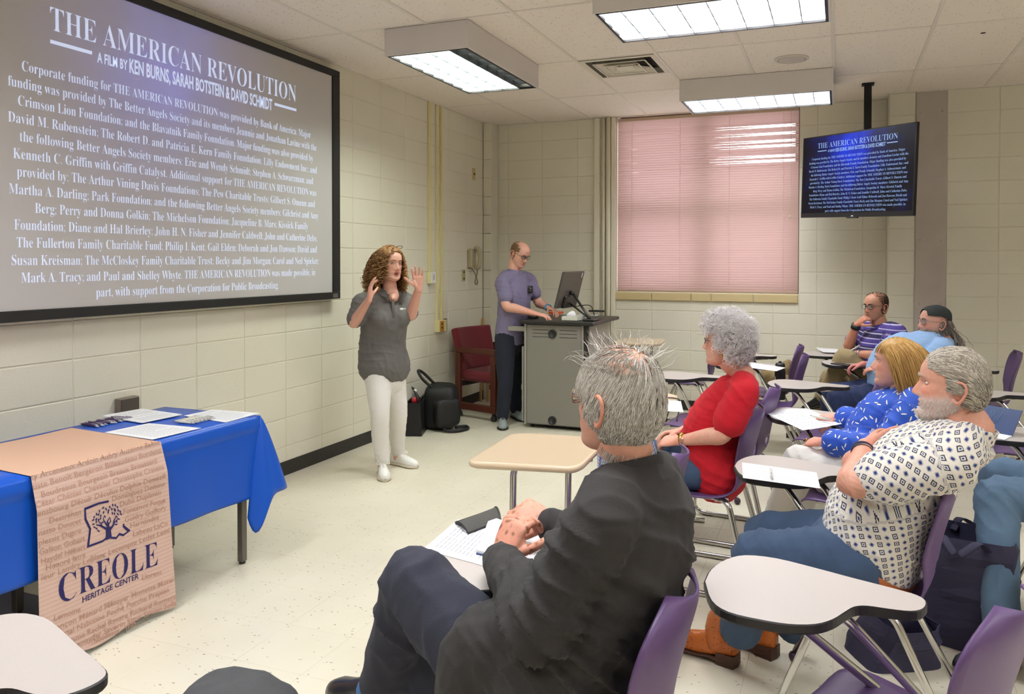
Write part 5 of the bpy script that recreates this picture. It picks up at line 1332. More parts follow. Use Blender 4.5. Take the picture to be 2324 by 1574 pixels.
# blue binder standing open on the tablet at the right edge
t = thing('binder', 'blue vinyl binder propped open on a tablet at the right edge', 'binder', (.80, 4.25, TZ))
A = onZ(2203, 972, TZ + .002); B = onZ(2297, 990, TZ + .002); up_ = np.array([.05, .05, .115])
A0 = onY(2203, 970, A[1]); 
P = [A, B, B + up_, A + up_]
m = MB(); m.add(P, [(0, 1, 2, 3)]); o = mk('cover', m, mat('blue_vinyl', (38, 66, 118), .35, var=.06, vscale=30), t); o.modifiers.new('t', 'SOLIDIFY').thickness = .004
m = MB()
d = (B - A)
for i in range(9):
    u0 = .28 + .035 * i; v0 = .25 + .05 * ((i * 3) % 5); p0 = A + d * u0 + up_ * v0 - np.array([.003, .003, 0]); p1 = A + d * (u0 + .02) + up_ * (v0 + .42) - np.array([.003, .003, 0])
    m.tube([p0, p1], .0006, 4)
mk('scratches', m, mat('pale_scratch', (120, 146, 184), .6), t)
sheet('white pages lying in front of the propped blue binder', [(A + np.array([0, 0, 0]))[:2], B[:2], (B + np.array([-.05, -.10, 0]))[:2], (A + np.array([-.06, -.10, 0]))[:2]], TZ + .001, 5, thick=.004)
# blazer man's papers, notebook and case
zb2 = TZ + .001
def pq(*ps): return [onZ(u, v, zb2)[:2] for u, v in ps]
sheet('printed handout on the tablet under the spectacle case', pq((960, 1246), (1040, 1178), (1170, 1215), (1110, 1287)), zb2, 14)
nb = thing('notebook', 'open blue notebook with handwriting under the clasped hands', 'notebook', (-.86, 1.99, zb2 + .002))
P = pq((1093, 1222), (1112, 1178), (1240, 1222), (1218, 1282), (1085, 1262))
m = MB()
for (zz, k, mm) in ((zb2 + .0015, 1.02, 0),):
    pass
Pn = [np.array(p) for p in pq((1083, 1258), (1112, 1180), (1238, 1222), (1216, 1284))]
cN = sum(Pn) / 4
m = MB(); m.prism([tuple(cN + (p - cN) * 1.03) for p in Pn[::-1]], zb2 + .001, zb2 + .005); mk('cover', m, mat('navy_cover', (44, 66, 120), .5), nb)
m = MB(); m.prism([tuple(p) for p in Pn[::-1]], zb2 + .005, zb2 + .013); mk('pages', m, M_PAPER, nb)
m = MB()
def pn(u, v, z): p = (Pn[0] * (1 - u) + Pn[1] * u) * (1 - v) + (Pn[3] * (1 - u) + Pn[2] * u) * v; return (p[0], p[1], z)
for i in range(13):
    u = .06 + .07 * i; m.add([pn(u, .05, zb2 + .0134), pn(u, .97, zb2 + .0134), pn(u + .006, .97, zb2 + .0134), pn(u + .006, .05, zb2 + .0134)], [(0, 1, 2, 3)])
mk('ruled_line', m, M_INK, nb)
m = MB()
for (u, v0, v1, k) in ((.10, .55, .85, 0), (.17, .62, .9, 1), (.24, .58, .92, 0), (.31, .5, .8, 1)):
    pts = [np.array(pn(u + .015 * math.sin(i * 2.1), v0 + (v1 - v0) * i / 16, zb2 + .014)) for i in range(17)]; m.tube(pts, .0006, 4)
mk('handwriting', m, mat('red_ink', (200, 70, 80), .6), nb)
cs = thing('spectacle_case', 'soft grey spectacle case resting on the handout', 'case', (-1.06, 2.13, TZ + .01))
C4_ = [onZ(u, v, TZ + .012) for u, v in ((1034, 1181), (1122, 1151), (1136, 1176), (1062, 1204))]
m = MB(); n = 12
def csf(u, v):
    p = (C4_[0] * (1 - u) + C4_[1] * u) * (1 - v) + (C4_[3] * (1 - u) + C4_[2] * u) * v
    return (p[0], p[1], TZ + .006 + .020 * (math.sin(PI * min(1, max(0, v))) ** .6) * (.55 + .45 * u))
m.grid(csf, 12, 10); mk('felt_shell', m, mat('grey_felt', (76, 74, 70), .85, bump=.2, bscale=200), cs)
rim = [csf(u, 0) for u in np.linspace(0, 1, 8)] + [csf(1, v) for v in np.linspace(.1, 1, 5)] + [csf(u, 1) for u in np.linspace(.9, 0, 8)] + [csf(0, v) for v in np.linspace(.9, .1, 5)]
m = MB(); m.tube(rim, .0035, 6, closed=True); mk('piping', m, M_EDGE, cs)
# ---------------------------------------------------------------- people: tools
at = onY
def mesh_np(name, V, F, mats, smooth=True):
    """V (n,3) array, F (m,k) int array"""
    me = bpy.data.meshes.new(name); V = np.ascontiguousarray(V, dtype=np.float32); F = np.ascontiguousarray(F, dtype=np.int32)
    k = F.shape[1]
    me.vertices.add(len(V)); me.vertices.foreach_set('co', V.ravel())
    me.loops.add(F.size); me.loops.foreach_set('vertex_index', F.ravel())
    me.polygons.add(len(F)); me.polygons.foreach_set('loop_start', np.arange(0, F.size, k, dtype=np.int32))
    me.polygons.foreach_set('use_smooth', np.full(len(F), smooth, dtype=bool))
    for m in (mats if isinstance(mats, (list, tuple)) else [mats]): me.materials.append(m)
    me.update(calc_edges=True); return me
def remesh(mb, vox, smooth=3, dec=None, fac=.5):
    """union of overlapping closed shapes as one skin"""
    me = mesh_of('tmp', mb.V, mb.F, [])
    o = bpy.data.objects.new('tmp', me); COL.objects.link(o)
    r = o.modifiers.new('r', 'REMESH'); r.mode = 'VOXEL'; r.voxel_size = vox; r.adaptivity = 0
    if smooth: s = o.modifiers.new('s', 'SMOOTH'); s.factor = fac; s.iterations = smooth
    if dec: d = o.modifiers.new('d', 'DECIMATE'); d.ratio = dec
    dg = bpy.context.evaluated_depsgraph_get(); ev = o.evaluated_get(dg); m2 = ev.data
    V = np.zeros(len(m2.vertices) * 3); m2.vertices.foreach_get('co', V); V = V.reshape(-1, 3).copy()
    n = len(m2.polygons); ls = np.zeros(n, dtype=np.int32); lt = np.zeros(n, dtype=np.int32)
    m2.polygons.foreach_get('loop_start', ls); m2.polygons.foreach_get('loop_total', lt)
    lv = np.zeros(len(m2.loops), dtype=np.int32); m2.loops.foreach_get('vertex_index', lv)
    F = [tuple(lv[a:a + b_]) for a, b_ in zip(ls, lt)]
    N = np.zeros(len(m2.vertices) * 3); m2.vertices.foreach_get('normal', N); N = N.reshape(-1, 3).copy()
    bpy.data.objects.remove(o); bpy.data.meshes.remove(me)
    return V, F, N
def color_attr(me, C_):
    a = me.color_attributes.new('albedo', 'FLOAT_COLOR', 'POINT')
    d = np.ones((len(C_), 4), dtype=np.float32); d[:, :3] = C_; a.data.foreach_set('color', d.ravel())
def vec_attr(me, name, P):
    a = me.attributes.new(name, 'FLOAT_VECTOR', 'POINT'); a.data.foreach_set('vector', np.ascontiguousarray(P, dtype=np.float32).ravel())
def skin_mat():
    m = bpy.data.materials.new('skin'); m.use_nodes = True; nt = m.node_tree; b = nt.nodes['Principled BSDF']
    a = nt.nodes.new('ShaderNodeAttribute'); a.attribute_name = 'albedo'
    tc = nt.nodes.new('ShaderNodeNewGeometry'); n = nt.nodes.new('ShaderNodeTexNoise'); n.inputs['Scale'].default_value = 70; n.inputs['Detail'].default_value = 4
    h = nt.nodes.new('ShaderNodeHueSaturation'); mr = nt.nodes.new('ShaderNodeMapRange'); mr.inputs[3].default_value = .86; mr.inputs[4].default_value = 1.12
    nt.links.new(tc.outputs['Position'], n.inputs['Vector']); nt.links.new(n.outputs['Fac'], mr.inputs[0]); nt.links.new(mr.outputs[0], h.inputs['Value'])
    nt.links.new(a.outputs['Color'], h.inputs['Color']); nt.links.new(h.outputs[0], b.inputs['Base Color'])
    b.inputs['Roughness'].default_value = .48; b.inputs['Specular IOR Level'].default_value = .35
    b.inputs['Subsurface Weight'].default_value = .12; b.inputs['Subsurface Radius'].default_value = (.012, .005, .003); b.inputs['Subsurface Scale'].default_value = .6
    bp = nt.nodes.new('ShaderNodeBump'); bp.inputs['Strength'].default_value = .12; bp.inputs['Distance'].default_value = .003
    n2 = nt.nodes.new('ShaderNodeTexNoise'); n2.inputs['Scale'].default_value = 260; nt.links.new(tc.outputs['Position'], n2.inputs['Vector']); nt.links.new(n2.outputs['Fac'], bp.inputs['Height']); nt.links.new(bp.outputs[0], b.inputs['Normal'])
    return m
M_SKIN = skin_mat()
M_EYEW = mat('eye_white', (226, 220, 214), .25); M_PUP = mat('pupil', (18, 14, 12), .15)
M_GLASSR = mat('lens_glass', (250, 250, 252), .03, trans=.95); M_GOLD = mat('gold_metal', (206, 160, 84), .25, .9)

# ---- head: rings stacked along z in head coordinates (x forward, y left, z up)
HZ = np.array([-.118, -.113, -.104, -.092, -.080, -.070, -.058, -.046, -.030, -.012, .004, .020, .036, .054, .072, .088, .100, .108, .112])
HFR = np.array([.066, .079, .086, .0875, .0835, .0865, .0885, .0865, .0875, .0855, .0835, .0905, .0905, .0865, .077, .060, .040, .016, -.006])
HBK = np.array([.020, .000, -.018, -.034, -.048, -.058, -.068, -.076, -.086, -.093, -.097, -.100, -.101, -.099, -.093, -.080, -.062, -.042, -.020])
HW = np.array([.016, .031, .043, .0515, .057, .0605, .064, .066, .0685, .071, .0725, .074, .075, .0745, .0715, .0635, .0495, .031, .010])
def head_surface(nu=64, nz=58, off=0.0, sc=(1, 1, 1), jaw=1.0, nose=1.0, chin=0.0, fat=0.0):
    zs = np.linspace(0, 1, nz); zs = HZ[0] + (HZ[-1] - HZ[0]) * zs
    ip = lambda A: np.interp(zs, HZ, A)
    fr, bk, wd = ip(HFR), ip(HBK), ip(HW)
    low = np.clip((-.03 - zs) / .08, 0, 1); wd = wd * (1 + (jaw - 1) * low) + fat * low * .5; fr = fr + chin * np.exp(-((zs + .098) / .016) ** 2)
    ph = np.linspace(-PI, PI, nu, endpoint=False); th = ph - .52 * np.sin(ph)
    V = np.zeros((nz, nu, 3))
    for i in range(nz):
        c, a = (fr[i] + bk[i]) / 2, (fr[i] - bk[i]) / 2
        ct, st = np.cos(th), np.sin(th); p = .88
        V[i, :, 0] = c + a * np.sign(ct) * np.abs(ct) ** p; V[i, :, 1] = wd[i] * np.sign(st) * np.abs(st) ** p; V[i, :, 2] = zs[i]
    x, y, z = V[..., 0], V[..., 1], V[..., 2]
    f = (x > .02)
    g = lambda y0, z0, sy, sz: np.exp(-((np.abs(y) - y0) / sy) ** 2 - ((z - z0) / sz) ** 2)
    g0 = lambda z0, sy, sz: np.exp(-(y / sy) ** 2 - ((z - z0) / sz) ** 2)
    d = np.zeros_like(x)
    d -= .0115 * g(.032, .002, .0145, .011)                     # eye sockets
    d += .0040 * g(.030, .022, .020, .007)                      # brow ridge
    d += .0045 * g(.046, -.024, .016, .015)                     # cheek bones
    d -= .0030 * g(.030, -.052, .012, .018)                     # beside the mouth
    pr = np.interp(z, [-.052, -.0475, -.042, -.036, -.028, -.016, -.002, .012, .020], [0, .004, .017, .0245, .0225, .0165, .0095, .004, 0]) * nose
    sw = np.interp(z, [-.05, -.040, -.030, -.01, .012], [.0125, .0125, .0100, .0075, .0085])
    d += pr * np.exp(-(y / sw) ** 2)
    d += .0065 * g(.0135, -.040, .0050, .0060) * nose           # nostril wings
    d += .0042 * g0(-.0600, .0190, .0042) - .0040 * g0(-.0660, .0210, .0022) + .0046 * g0(-.0725, .0165, .0048) - .0030 * g0(-.0830, .018, .005) - .0012 * g0(-.052, .004, .005)
    d += .003 * g0(-.098, .016, .010)
    x += np.where(f, d, 0)
    if off:
        du = np.roll(V, -1, 1) - np.roll(V, 1, 1); dv = np.gradient(V, axis=0); n = np.cross(du, dv); n /= np.linalg.norm(n, axis=2)[..., None] + 1e-9
        V = V + n * off
    V = V * np.array(sc)
    F = [(i * nu + k, i * nu + (k + 1) % nu, (i + 1) * nu + (k + 1) % nu, (i + 1) * nu + k) for i in range(nz - 1) for k in range(nu)]
    return V, F, nu, nz
def ear(mb, s, sc=1.0):
    """one ear on side s (+1 left) in head coordinates"""
    o = np.array([-.014, .0705 * s, -.012]); 
    P = [(.010, .006, -.026), (.000, .012, -.034), (-.012, .016, -.022), (-.021, .021, .000), (-.020, .022, .020), (-.008, .018, .031), (.006, .011, .026), (.011, .005, .010)]
    P = np.array([o + np.array([a, b_ * s, c]) * sc for a, b_, c in P])
    mb.tube(P, np.array([.0052, .0056, .0040, .0038, .0042, .0045, .0042, .0034]) * sc, 8, cap='round', sub=3)
    q = o + np.array([-.004, .004 * s, 0]) * sc
    mb.sphere(q, .017 * sc, 10, 7, sc=(.72, .36, 1.55))
    mb.sphere(o + np.array([.012, .004 * s, -.004]) * sc, .006 * sc, 8, 6, sc=(.7, .6, 1.2))
def hframe(fd, up=(0, 0, 1)):
    x = nrm(fd); z = np.array(up, dtype=float); z = nrm(z - x * (z @ x)); y = np.cross(z, x); return x, y, z

# ---- hands
def hand(mb, W, f, n, thumb, curls=((15, 25, 15),) * 4, spread=(8, 2, -3, -9), tc=(20, 20), sc=1.0, tout=.75, pr=.0088):
    """W wrist, f wrist-to-knuckles, n out of the back of the hand, thumb = direction of the thumb side"""
    f = nrm(f); n = nrm(n - f * (np.dot(n, f))); t = np.cross(f, n); t = nrm(t * np.sign(np.dot(t, thumb)))
    W = np.array(W, dtype=float)
    mb.tube([W - f * .012 * sc, W + f * .012 * sc, W + f * .045 * sc, W + f * .082 * sc - n * .001], np.array([.0275, .029, .038, .0405]) * sc, 14, side=t, asp=np.array([.72, .62, .40, .33]), cap='round', sub=3)
    mb.tube([W + f * .018 * sc + t * .017 * sc - n * .007 * sc, W + f * .052 * sc + t * .030 * sc - n * .009 * sc], [.0165 * sc, .0125 * sc], 10, cap='round')
    tips = []
    for i, (off, L) in enumerate(((.0300, .073), (.0105, .082), (-.0095, .076), (-.0280, .060))):
        b_ = W + f * (.084 - .004 * abs(i - 1.2)) * sc + t * off * sc
        a = math.radians(spread[i]); fd = nrm(f * math.cos(a) + t * math.sin(a)); P = [b_ - fd * .018 * sc, b_]; ang = 0; p = b_
        for c, l in zip(curls[i], (.46, .30, .24)):
            ang += math.radians(c); p = p + (fd * math.cos(ang) - n * math.sin(ang)) * L * l * sc; P.append(p)
        r = pr * sc * (1 if i < 3 else .88)
        mb.tube(P, [r * 1.05, r * 1.08, r, r * .92, r * .76], 9, cap='round', sub=2); tips.append(p)
    b_ = W + f * .022 * sc + t * .022 * sc - n * .006 * sc
    d1 = nrm(f * (1 - tout * .55) + t * tout - n * .25)
    P = [b_, b_ + d1 * .042 * sc]; ax = nrm(np.cross(d1, n)); d = d1
    for c, l in zip(tc, (.032, .027)):
        c = math.radians(c); d = nrm(d * math.cos(c) + (f * .8 - t * .25 - n * .35) * math.sin(c)); P.append(P[-1] + d * l * sc)
    mb.tube(P, np.array([.0125, .0112, .0100, .0082]) * sc, 9, cap='round', sub=2); tips.append(P[-1])
    return tips
def arm_part(sh, el, wr, fdir, n, thumb, R=(.052, .046, .040, .0285), vox=.0036, flat=.82, **k):
    """bare arm from the shoulder to the fingertips as one skin"""
    mb = MB(); sh, el, wr = (np.array(p, dtype=float) for p in (sh, el, wr))
    mid = el + (wr - el) * .30
    mb.tube([sh, sh + (el - sh) * .5, el, mid, wr - (wr - el) * .12, wr], [R[0], R[1], R[1] * .93, R[2] * 1.06, R[3] * 1.06, R[3]], 16, cap='round', sub=4, side=np.cross(nrm(wr - el), n), asp=[1, 1, 1, .95, .85, .80])
    tips = hand(mb, wr, fdir, np.array(n, dtype=float), np.array(thumb, dtype=float), **k)
    V, F, N = remesh(mb, vox, 3)
    return V, F, tips

# ---- hair
def strands(me_name, roots, dirs, length, K=7, width=.0012, grav=.3, curl=0.0, cfreq=3.0, stiff=.75, ell=None, seed=1, frizz=.15, mats=None, target=None):
    """roots, dirs in head coordinates; ell = (centre, radii, offset) kept outside; returns vertices, quads, per-vertex random"""
    rg = np.random.default_rng(seed); n = len(roots); p = roots.copy(); d = dirs / (np.linalg.norm(dirs, axis=1)[:, None] + 1e-9)
    L = (np.full(n, length) if np.isscalar(length) else np.array(length)) * rg.uniform(.75, 1.15, n)
    path = [p.copy()]; st = (L / (K - 1))[:, None]
    for k in range(1, K):
        d = d + np.array([0, 0, -grav])[None] / K * 1.0 + rg.normal(0, frizz, (n, 3)) / K
        if target is not None: d = d + target(p) / K
        d /= np.linalg.norm(d, axis=1)[:, None] + 1e-9; p = p + d * st
        if ell is not None:
            q = (p - ell[0]) / ell[1]; r = np.linalg.norm(q, axis=1)[:, None]; off = 1 + ell[2]; p = np.where(r < off, ell[0] + q / (r + 1e-9) * off * ell[1], p)
            if len(ell) > 3: p = np.where((r > 1 + ell[3]) & (q[:, 2:3] > -.95), ell[0] + q / (r + 1e-9) * (1 + ell[3]) * ell[1], p)
        path.append(p.copy())
    P = np.stack(path, 1)                                   # n, K, 3
    T = np.gradient(P, axis=1); T /= np.linalg.norm(T, axis=2)[..., None] + 1e-9
    a = np.cross(T, np.array([.31, .52, .79])); a /= np.linalg.norm(a, axis=2)[..., None] + 1e-9; b_ = np.cross(T, a)
    if curl:
        ph = rg.uniform(0, 2 * PI, n)[:, None] + np.linspace(0, 2 * PI * cfreq, K)[None] * rg.uniform(.7, 1.3, n)[:, None]
        amp = curl * np.linspace(.2, 1, K)[None]
        P = P + a * (np.cos(ph) * amp)[..., None] + b_ * (np.sin(ph) * amp)[..., None]
        T = np.gradient(P, axis=1); T /= np.linalg.norm(T, axis=2)[..., None] + 1e-9
        a = np.cross(T, np.array([.31, .52, .79])); a /= np.linalg.norm(a, axis=2)[..., None] + 1e-9; b_ = np.cross(T, a)
    w_ = width * np.array([1.0] * (K - 2) + [.8, .25])[None, :, None] * rg.uniform(.7, 1.3, n)[:, None, None]
    ring = np.stack([P + (a * math.cos(t) + b_ * math.sin(t)) * w_ for t in (0, 2.094, 4.189)], 2)   # n,K,3,3
    V = ring.reshape(-1, 3); base = np.arange(n)[:, None, None] * K * 3; kk = np.arange(K - 1)[None, :, None] * 3; j = np.arange(3)[None, None, :]; j2 = (j + 1) % 3
    F = np.stack([base + kk + j, base + kk + j2, base + kk + 3 + j2, base + kk + 3 + j], -1).reshape(-1, 4)
    R_ = np.repeat(rg.uniform(0, 1, n), K * 3)
    return V, F, R_
def hair_mat(name, c0, c1, rough=.5, c2=None):
    m = bpy.data.materials.new(name); m.use_nodes = True; nt = m.node_tree; b = nt.nodes['Principled BSDF']
    a = nt.nodes.new('ShaderNodeAttribute'); a.attribute_name = 'strand'
    mx = nt.nodes.new('ShaderNodeMix'); mx.data_type = 'RGBA'; mx.inputs[6].default_value = lin(c0) + (1,); mx.inputs[7].default_value = lin(c1) + (1,)
    nt.links.new(a.outputs['Fac'], mx.inputs[0]); nt.links.new(mx.outputs[2], b.inputs['Base Color']); b.inputs['Roughness'].default_value = rough; b.inputs['Specular IOR Level'].default_value = .35
    return m
def surf_points(keep, n, off=0.0, seed=1, hk=None):
    """n points with normals on the head where keep(x, y, z) is true"""
    V, F, nu, nz = head_surface(off=off, **(hk or {})); rg = np.random.default_rng(seed)
    du = np.roll(V, -1, 1) - np.roll(V, 1, 1); dv = np.gradient(V, axis=0); N = np.cross(du, dv); A = np.linalg.norm(N, axis=2); N = N / (A[..., None] + 1e-9)
    P = V.reshape(-1, 3); NN = N.reshape(-1, 3); w_ = A.ravel() * keep(P[:, 0], P[:, 1], P[:, 2])
    idx = rg.choice(len(P), n, p=w_ / w_.sum()); jit = rg.normal(0, .003, (n, 3))
    return P[idx] + jit - NN[idx] * (jit * NN[idx]).sum(1)[:, None], NN[idx]
ELL = (np.array([-.006, 0, .006]), np.array([.0985, .0785, .109]))
def hair_cap(keep, off, hk=None, amp=.002, seed=3):
    """closed shell over the scalp where keep holds"""
    V, F, nu, nz = head_surface(off=off, **(hk or {})); P = V.reshape(-1, 3).copy(); k = keep(P[:, 0], P[:, 1], P[:, 2]) > .5
    n = vnoise(P * 70, seed); c = P - ELL[0]; c /= np.linalg.norm(c, axis=1)[:, None] + 1e-9; P += c * (amp * n)[:, None]
    F = [f for f in F if all(k[i] for i in f)]; used = sorted({i for f in F for i in f}); mp_ = {u: i for i, u in enumerate(used)}
    top = len(F) and any(f[0] >= (nz - 2) * nu for f in F)
    F = [tuple(mp_[i] for i in f) for f in F]; P = P[used]
    if top: F.append(tuple(mp_[(nz - 1) * nu + i] for i in range(nu) if (nz - 1) * nu + i in mp_))
    return P, F
class Person:
    def __init__(s, label, loc, group='people in the class'):
        s.t = thing('person', label, 'person', loc, group=group); s.bodyV = []; s.bodyF = []; s.bodyC = []
    def add(s, V, F, Ccol):
        n = sum(len(v) for v in s.bodyV); s.bodyV.append(np.array(V)); s.bodyF += [tuple(int(i) + n for i in f) for f in F]; s.bodyC.append(Ccol)
    def local(s, V): return np.array(V, dtype=float) - np.array(s.t.location)
    def part(s, name, V, F, m, parent=None, smooth=True, label=None):
        V = s.local(V)
        if isinstance(F, np.ndarray): me = mesh_np(name, V, F, m, smooth)
        else: me = mesh_of(name, V, F, m, smooth=smooth)
        return link_mesh(name, me, parent or s.t, label)
    def finish(s):
        V = np.vstack(s.bodyV); o = s.part('body', V, s.bodyF, M_SKIN); color_attr(o.data, np.vstack(s.bodyC)); s.body = o
    # ---
    def head(s, c, fd, up=(0, 0, 1), skin=(206, 150, 122), flush=.35, lips=(176, 92, 88), neck=None, nr=.058, hs=1.0, eye=(92, 110, 120), brow=(120, 96, 76), stubble=None, bald=None, mouth=0.0, hk=None, seed=1, gaze=(1, 0, 0), ears=True, lidk=1.0, next_=.22):
        s.hx = hframe(fd, up); s.hc = np.array(c, dtype=float); s.hs = hs; s.hk = hk or {}
        s.H = np.array(s.hx).T * hs                     # head to world
        W = lambda P: np.array(P) @ s.H.T + s.hc
        s.W = W
        V, F, nu, nz = head_surface(**s.hk); P = V.reshape(-1, 3)
        if mouth:
            x, y, z = P[:, 0], P[:, 1], P[:, 2]; k = np.exp(-(y / .022) ** 2) * (x > .04)
            P[:, 2] -= mouth * k * np.clip((-.063 - z) / .01, 0, 1) * np.clip((.14 + z) / .05, 0, 1)
            P[:, 0] -= .012 * k * np.exp(-((z + .066 + mouth * .4) / (.003 + mouth * .45)) ** 2)
        mbh = MB(); mbh.add(P, F + [tuple(range(nu - 1, -1, -1)), tuple((nz - 1) * nu + i for i in range(nu))])
        n1 = len(mbh.V)
        if ears:
            for sd in (1, -1): ear(mbh, sd)
        n2 = len(mbh.V)
        base = np.array(lin(skin)); red = np.array(lin((min(255, skin[0] + 6), skin[1] - 34, skin[2] - 34)))
        A = np.array(mbh.V); x, y, z = A.T
        fl = flush * (np.exp(-((np.abs(y) - .042) / .020) ** 2 - ((z + .028) / .022) ** 2) + .9 * np.exp(-(y / .013) ** 2 - ((z + .034) / .014) ** 2)) * (x > .03) + .10 * flush
        fl = fl + .25 * flush * vnoise(A * 45, seed); isear = np.zeros(len(A)); isear[n1:] = 1; fl = np.clip(fl + .30 * isear, 0, 1)
        Cc = base[None] * (1 - fl[:, None]) + red[None] * fl[:, None]
        lp = np.exp(-(y / .0195) ** 4 - ((z + .0662 + mouth * .35 * (z < -.066)) / (.0098 + mouth * .5)) ** 4) * (x > .05)
        Cc = Cc * (1 - .8 * lp[:, None]) + np.array(lin(lips))[None] * .8 * lp[:, None]
        if mouth:
            ik = np.exp(-(y / .013) ** 4 - ((z + .0665 + mouth * .45) / (.0022 + mouth * .33)) ** 4) * (x > .05); Cc = Cc * (1 - .85 * ik[:, None]) + np.array(lin((70, 30, 30)))[None] * .85 * ik[:, None]
        if stubble is not None:
            col, k = stubble; sk = np.clip((-.030 - z + .25 * np.clip(.055 - x, 0, .06)) / .02, 0, 1) * (x > -.02) * (1 - .9 * lp)
            sk = np.clip(sk * (1 - isear) * k * (.8 + .3 * vnoise(A * 200, 5)), 0, 1); Cc = Cc * (1 - sk[:, None]) + np.array(lin(col))[None] * sk[:, None]
        if bald is not None:
            bk = bald[1](x, y, z) * (1 - isear); Cc = Cc * (1 - bk[:, None]) + np.array(lin(bald[0]))[None] * bk[:, None]
        s.add(W(A), mbh.F, Cc)
        if neck is not None:
            nk = MB(); a = W([-.018, 0, -.085]); b_ = np.array(neck, dtype=float); q = W([.0, 0, -.075])
            nk.tube([W([-.022, 0, -.03]), a, a * .5 + b_ * .5, b_, b_ + (b_ - a) * next_], np.array([.050, .053, .055, .058, .060]) * (nr / .058), 20, cap='round', sub=3, side=s.hx[1], asp=[1.05, 1.08, 1.08, .98, .9])
            VV = np.array(nk.V); f2 = np.clip(.30 * flush + .3 * flush * vnoise(VV * 25, seed + 4), 0, 1)[:, None]; s.add(VV, nk.F, base[None] * (1 - f2) + red[None] * f2)
        # eyes
        for sd in (1, -1):
            e = MB(); r = .0125; g_ = nrm(np.array(gaze) + np.array([0, 0, 0])); nU, nV = 18, 14
            cc = np.array([.0630, .0318 * sd, .003])
            VV = []; FF = []; FM = []
            for j in range(nV + 1):
                for i in range(nU): VV.append((math.sin(PI * j / nV) * math.cos(2 * PI * i / nU), math.sin(PI * j / nV) * math.sin(2 * PI * i / nU), math.cos(PI * j / nV)))
            for j in range(nV):
                for i in range(nU):
                    q = (j * nU + i, (j + 1) * nU + i, (j + 1) * nU + (i + 1) % nU, j * nU + (i + 1) % nU); m_ = nrm(np.mean([VV[k] for k in q], axis=0))
                    el = math.degrees(math.asin(m_[2])); az = abs(math.degrees(math.atan2(m_[1], m_[0]))); lim = max(0, 1 - (az / 62) ** 2)
                    ga = math.degrees(math.acos(max(-1, min(1, m_ @ g_))))
                    FF.append(q); FM.append(0 if (el > 22 * lim * lidk or el < -20 * lim * lidk) else 3 if ga < 13 else 2 if ga < 29 else 1)
            VV = W(cc + np.array(VV) * r)
            me = mesh_of('eye', s.local(VV), FF, [mat('eyelid', tuple(int(c_ * .93) for c_ in skin), .5), M_EYEW, mat('iris', eye, .2), M_PUP], smooth=True, fmat=FM); link_mesh('eye', me, s.t)
            if brow is not None:
                b_ = MB(); pts = [(.0905, .013, .0185), (.0925, .022, .0225), (.0885, .034, .0245), (.078, .046, .0205)]
                b_.tube(W([(px_, py_ * sd, pz_) for px_, py_, pz_ in pts]), np.array([.0028, .0034, .0030, .0014]) * hs, 6, cap='round', sub=3); s.part('eyebrow', b_.V, b_.F, mat('brow_hair', brow, .7))
    def glasses(s, m, w_=.024, h=.017, r=.0016, z=.000, label=None, rimless=False, x=.0935, lens=True, tilt=0.0):
        g = MB()
        for sd in (1, -1):
            ring = [(x - .010 * (abs(math.cos(a)) * (math.cos(a) > 0)), (.0325 + w_ * math.copysign(abs(math.cos(a)) ** .7, math.cos(a))) * sd, z + h * math.copysign(abs(math.sin(a)) ** .7, math.sin(a))) for a in np.linspace(0, 2 * PI, 25)[:-1]]
            g.tube(s.W(ring), (r * .6 if rimless else r) * s.hs, 6, closed=True)
            g.tube(s.W([(x - .009, (.0325 + w_) * sd, z + .006), (.070, .0745 * sd, z + .007), (.02, .0775 * sd, z + .008), (-.012, .0775 * sd, z + .010), (-.024, .0765 * sd, z - .008)]), r * s.hs, 6, sub=3)
        g.tube(s.W([(x, .0325 - w_, z + .004), (x + .004, 0, z + .007), (x, -.0325 + w_, z + .004)]), r * s.hs, 6, sub=3)
        o = s.part('glasses', g.V, g.F, m, label=label)
        if lens:
            for sd in (1, -1):
                l = MB(); ring = [(x - .010 * (abs(math.cos(a)) * (math.cos(a) > 0)), (.0325 + w_ * math.copysign(abs(math.cos(a)) ** .7, math.cos(a))) * sd, z + h * math.copysign(abs(math.sin(a)) ** .7, math.sin(a))) for a in np.linspace(0, 2 * PI, 25)[:-1]]
                A = s.W(ring); dx = s.hx[0] * .0006
                l.add(np.vstack([A + dx, A - dx]), [tuple(range(24)), tuple(range(47, 23, -1))] + [(i, (i + 1) % 24, 24 + (i + 1) % 24, 24 + i) for i in range(24)]); q = s.part('lens', l.V, l.F, M_GLASSR, smooth=False)
                q.parent = o
        return o
    def hair(s, m, layers, cap=None, name='hair'):
        VV, FF, RR = [], [], []; n = 0
        if cap is not None:
            P, F = cap; VV.append(s.W(P)); FF.append([tuple(i for i in f) for f in F]); RR.append(np.clip(.45 + .35 * vnoise(P * 120, 9), 0, 1)); n += len(P)
        quads = []
        for V, F, R_ in layers: VV.append(s.W(V)); quads.append(F + n); RR.append(R_); n += len(V)
        Q = np.vstack(quads) if quads else np.zeros((0, 4), dtype=int)
        capF = FF[0] if FF else []
        q4 = np.array([f for f in capF if len(f) == 4], dtype=int).reshape(-1, 4)
        V = np.vstack(VV); o = s.part(name, V, np.vstack([Q, q4]), m)
        a = o.data.attributes.new('strand', 'FLOAT', 'POINT'); a.data.foreach_set('value', np.concatenate(RR).astype(np.float32)); return o
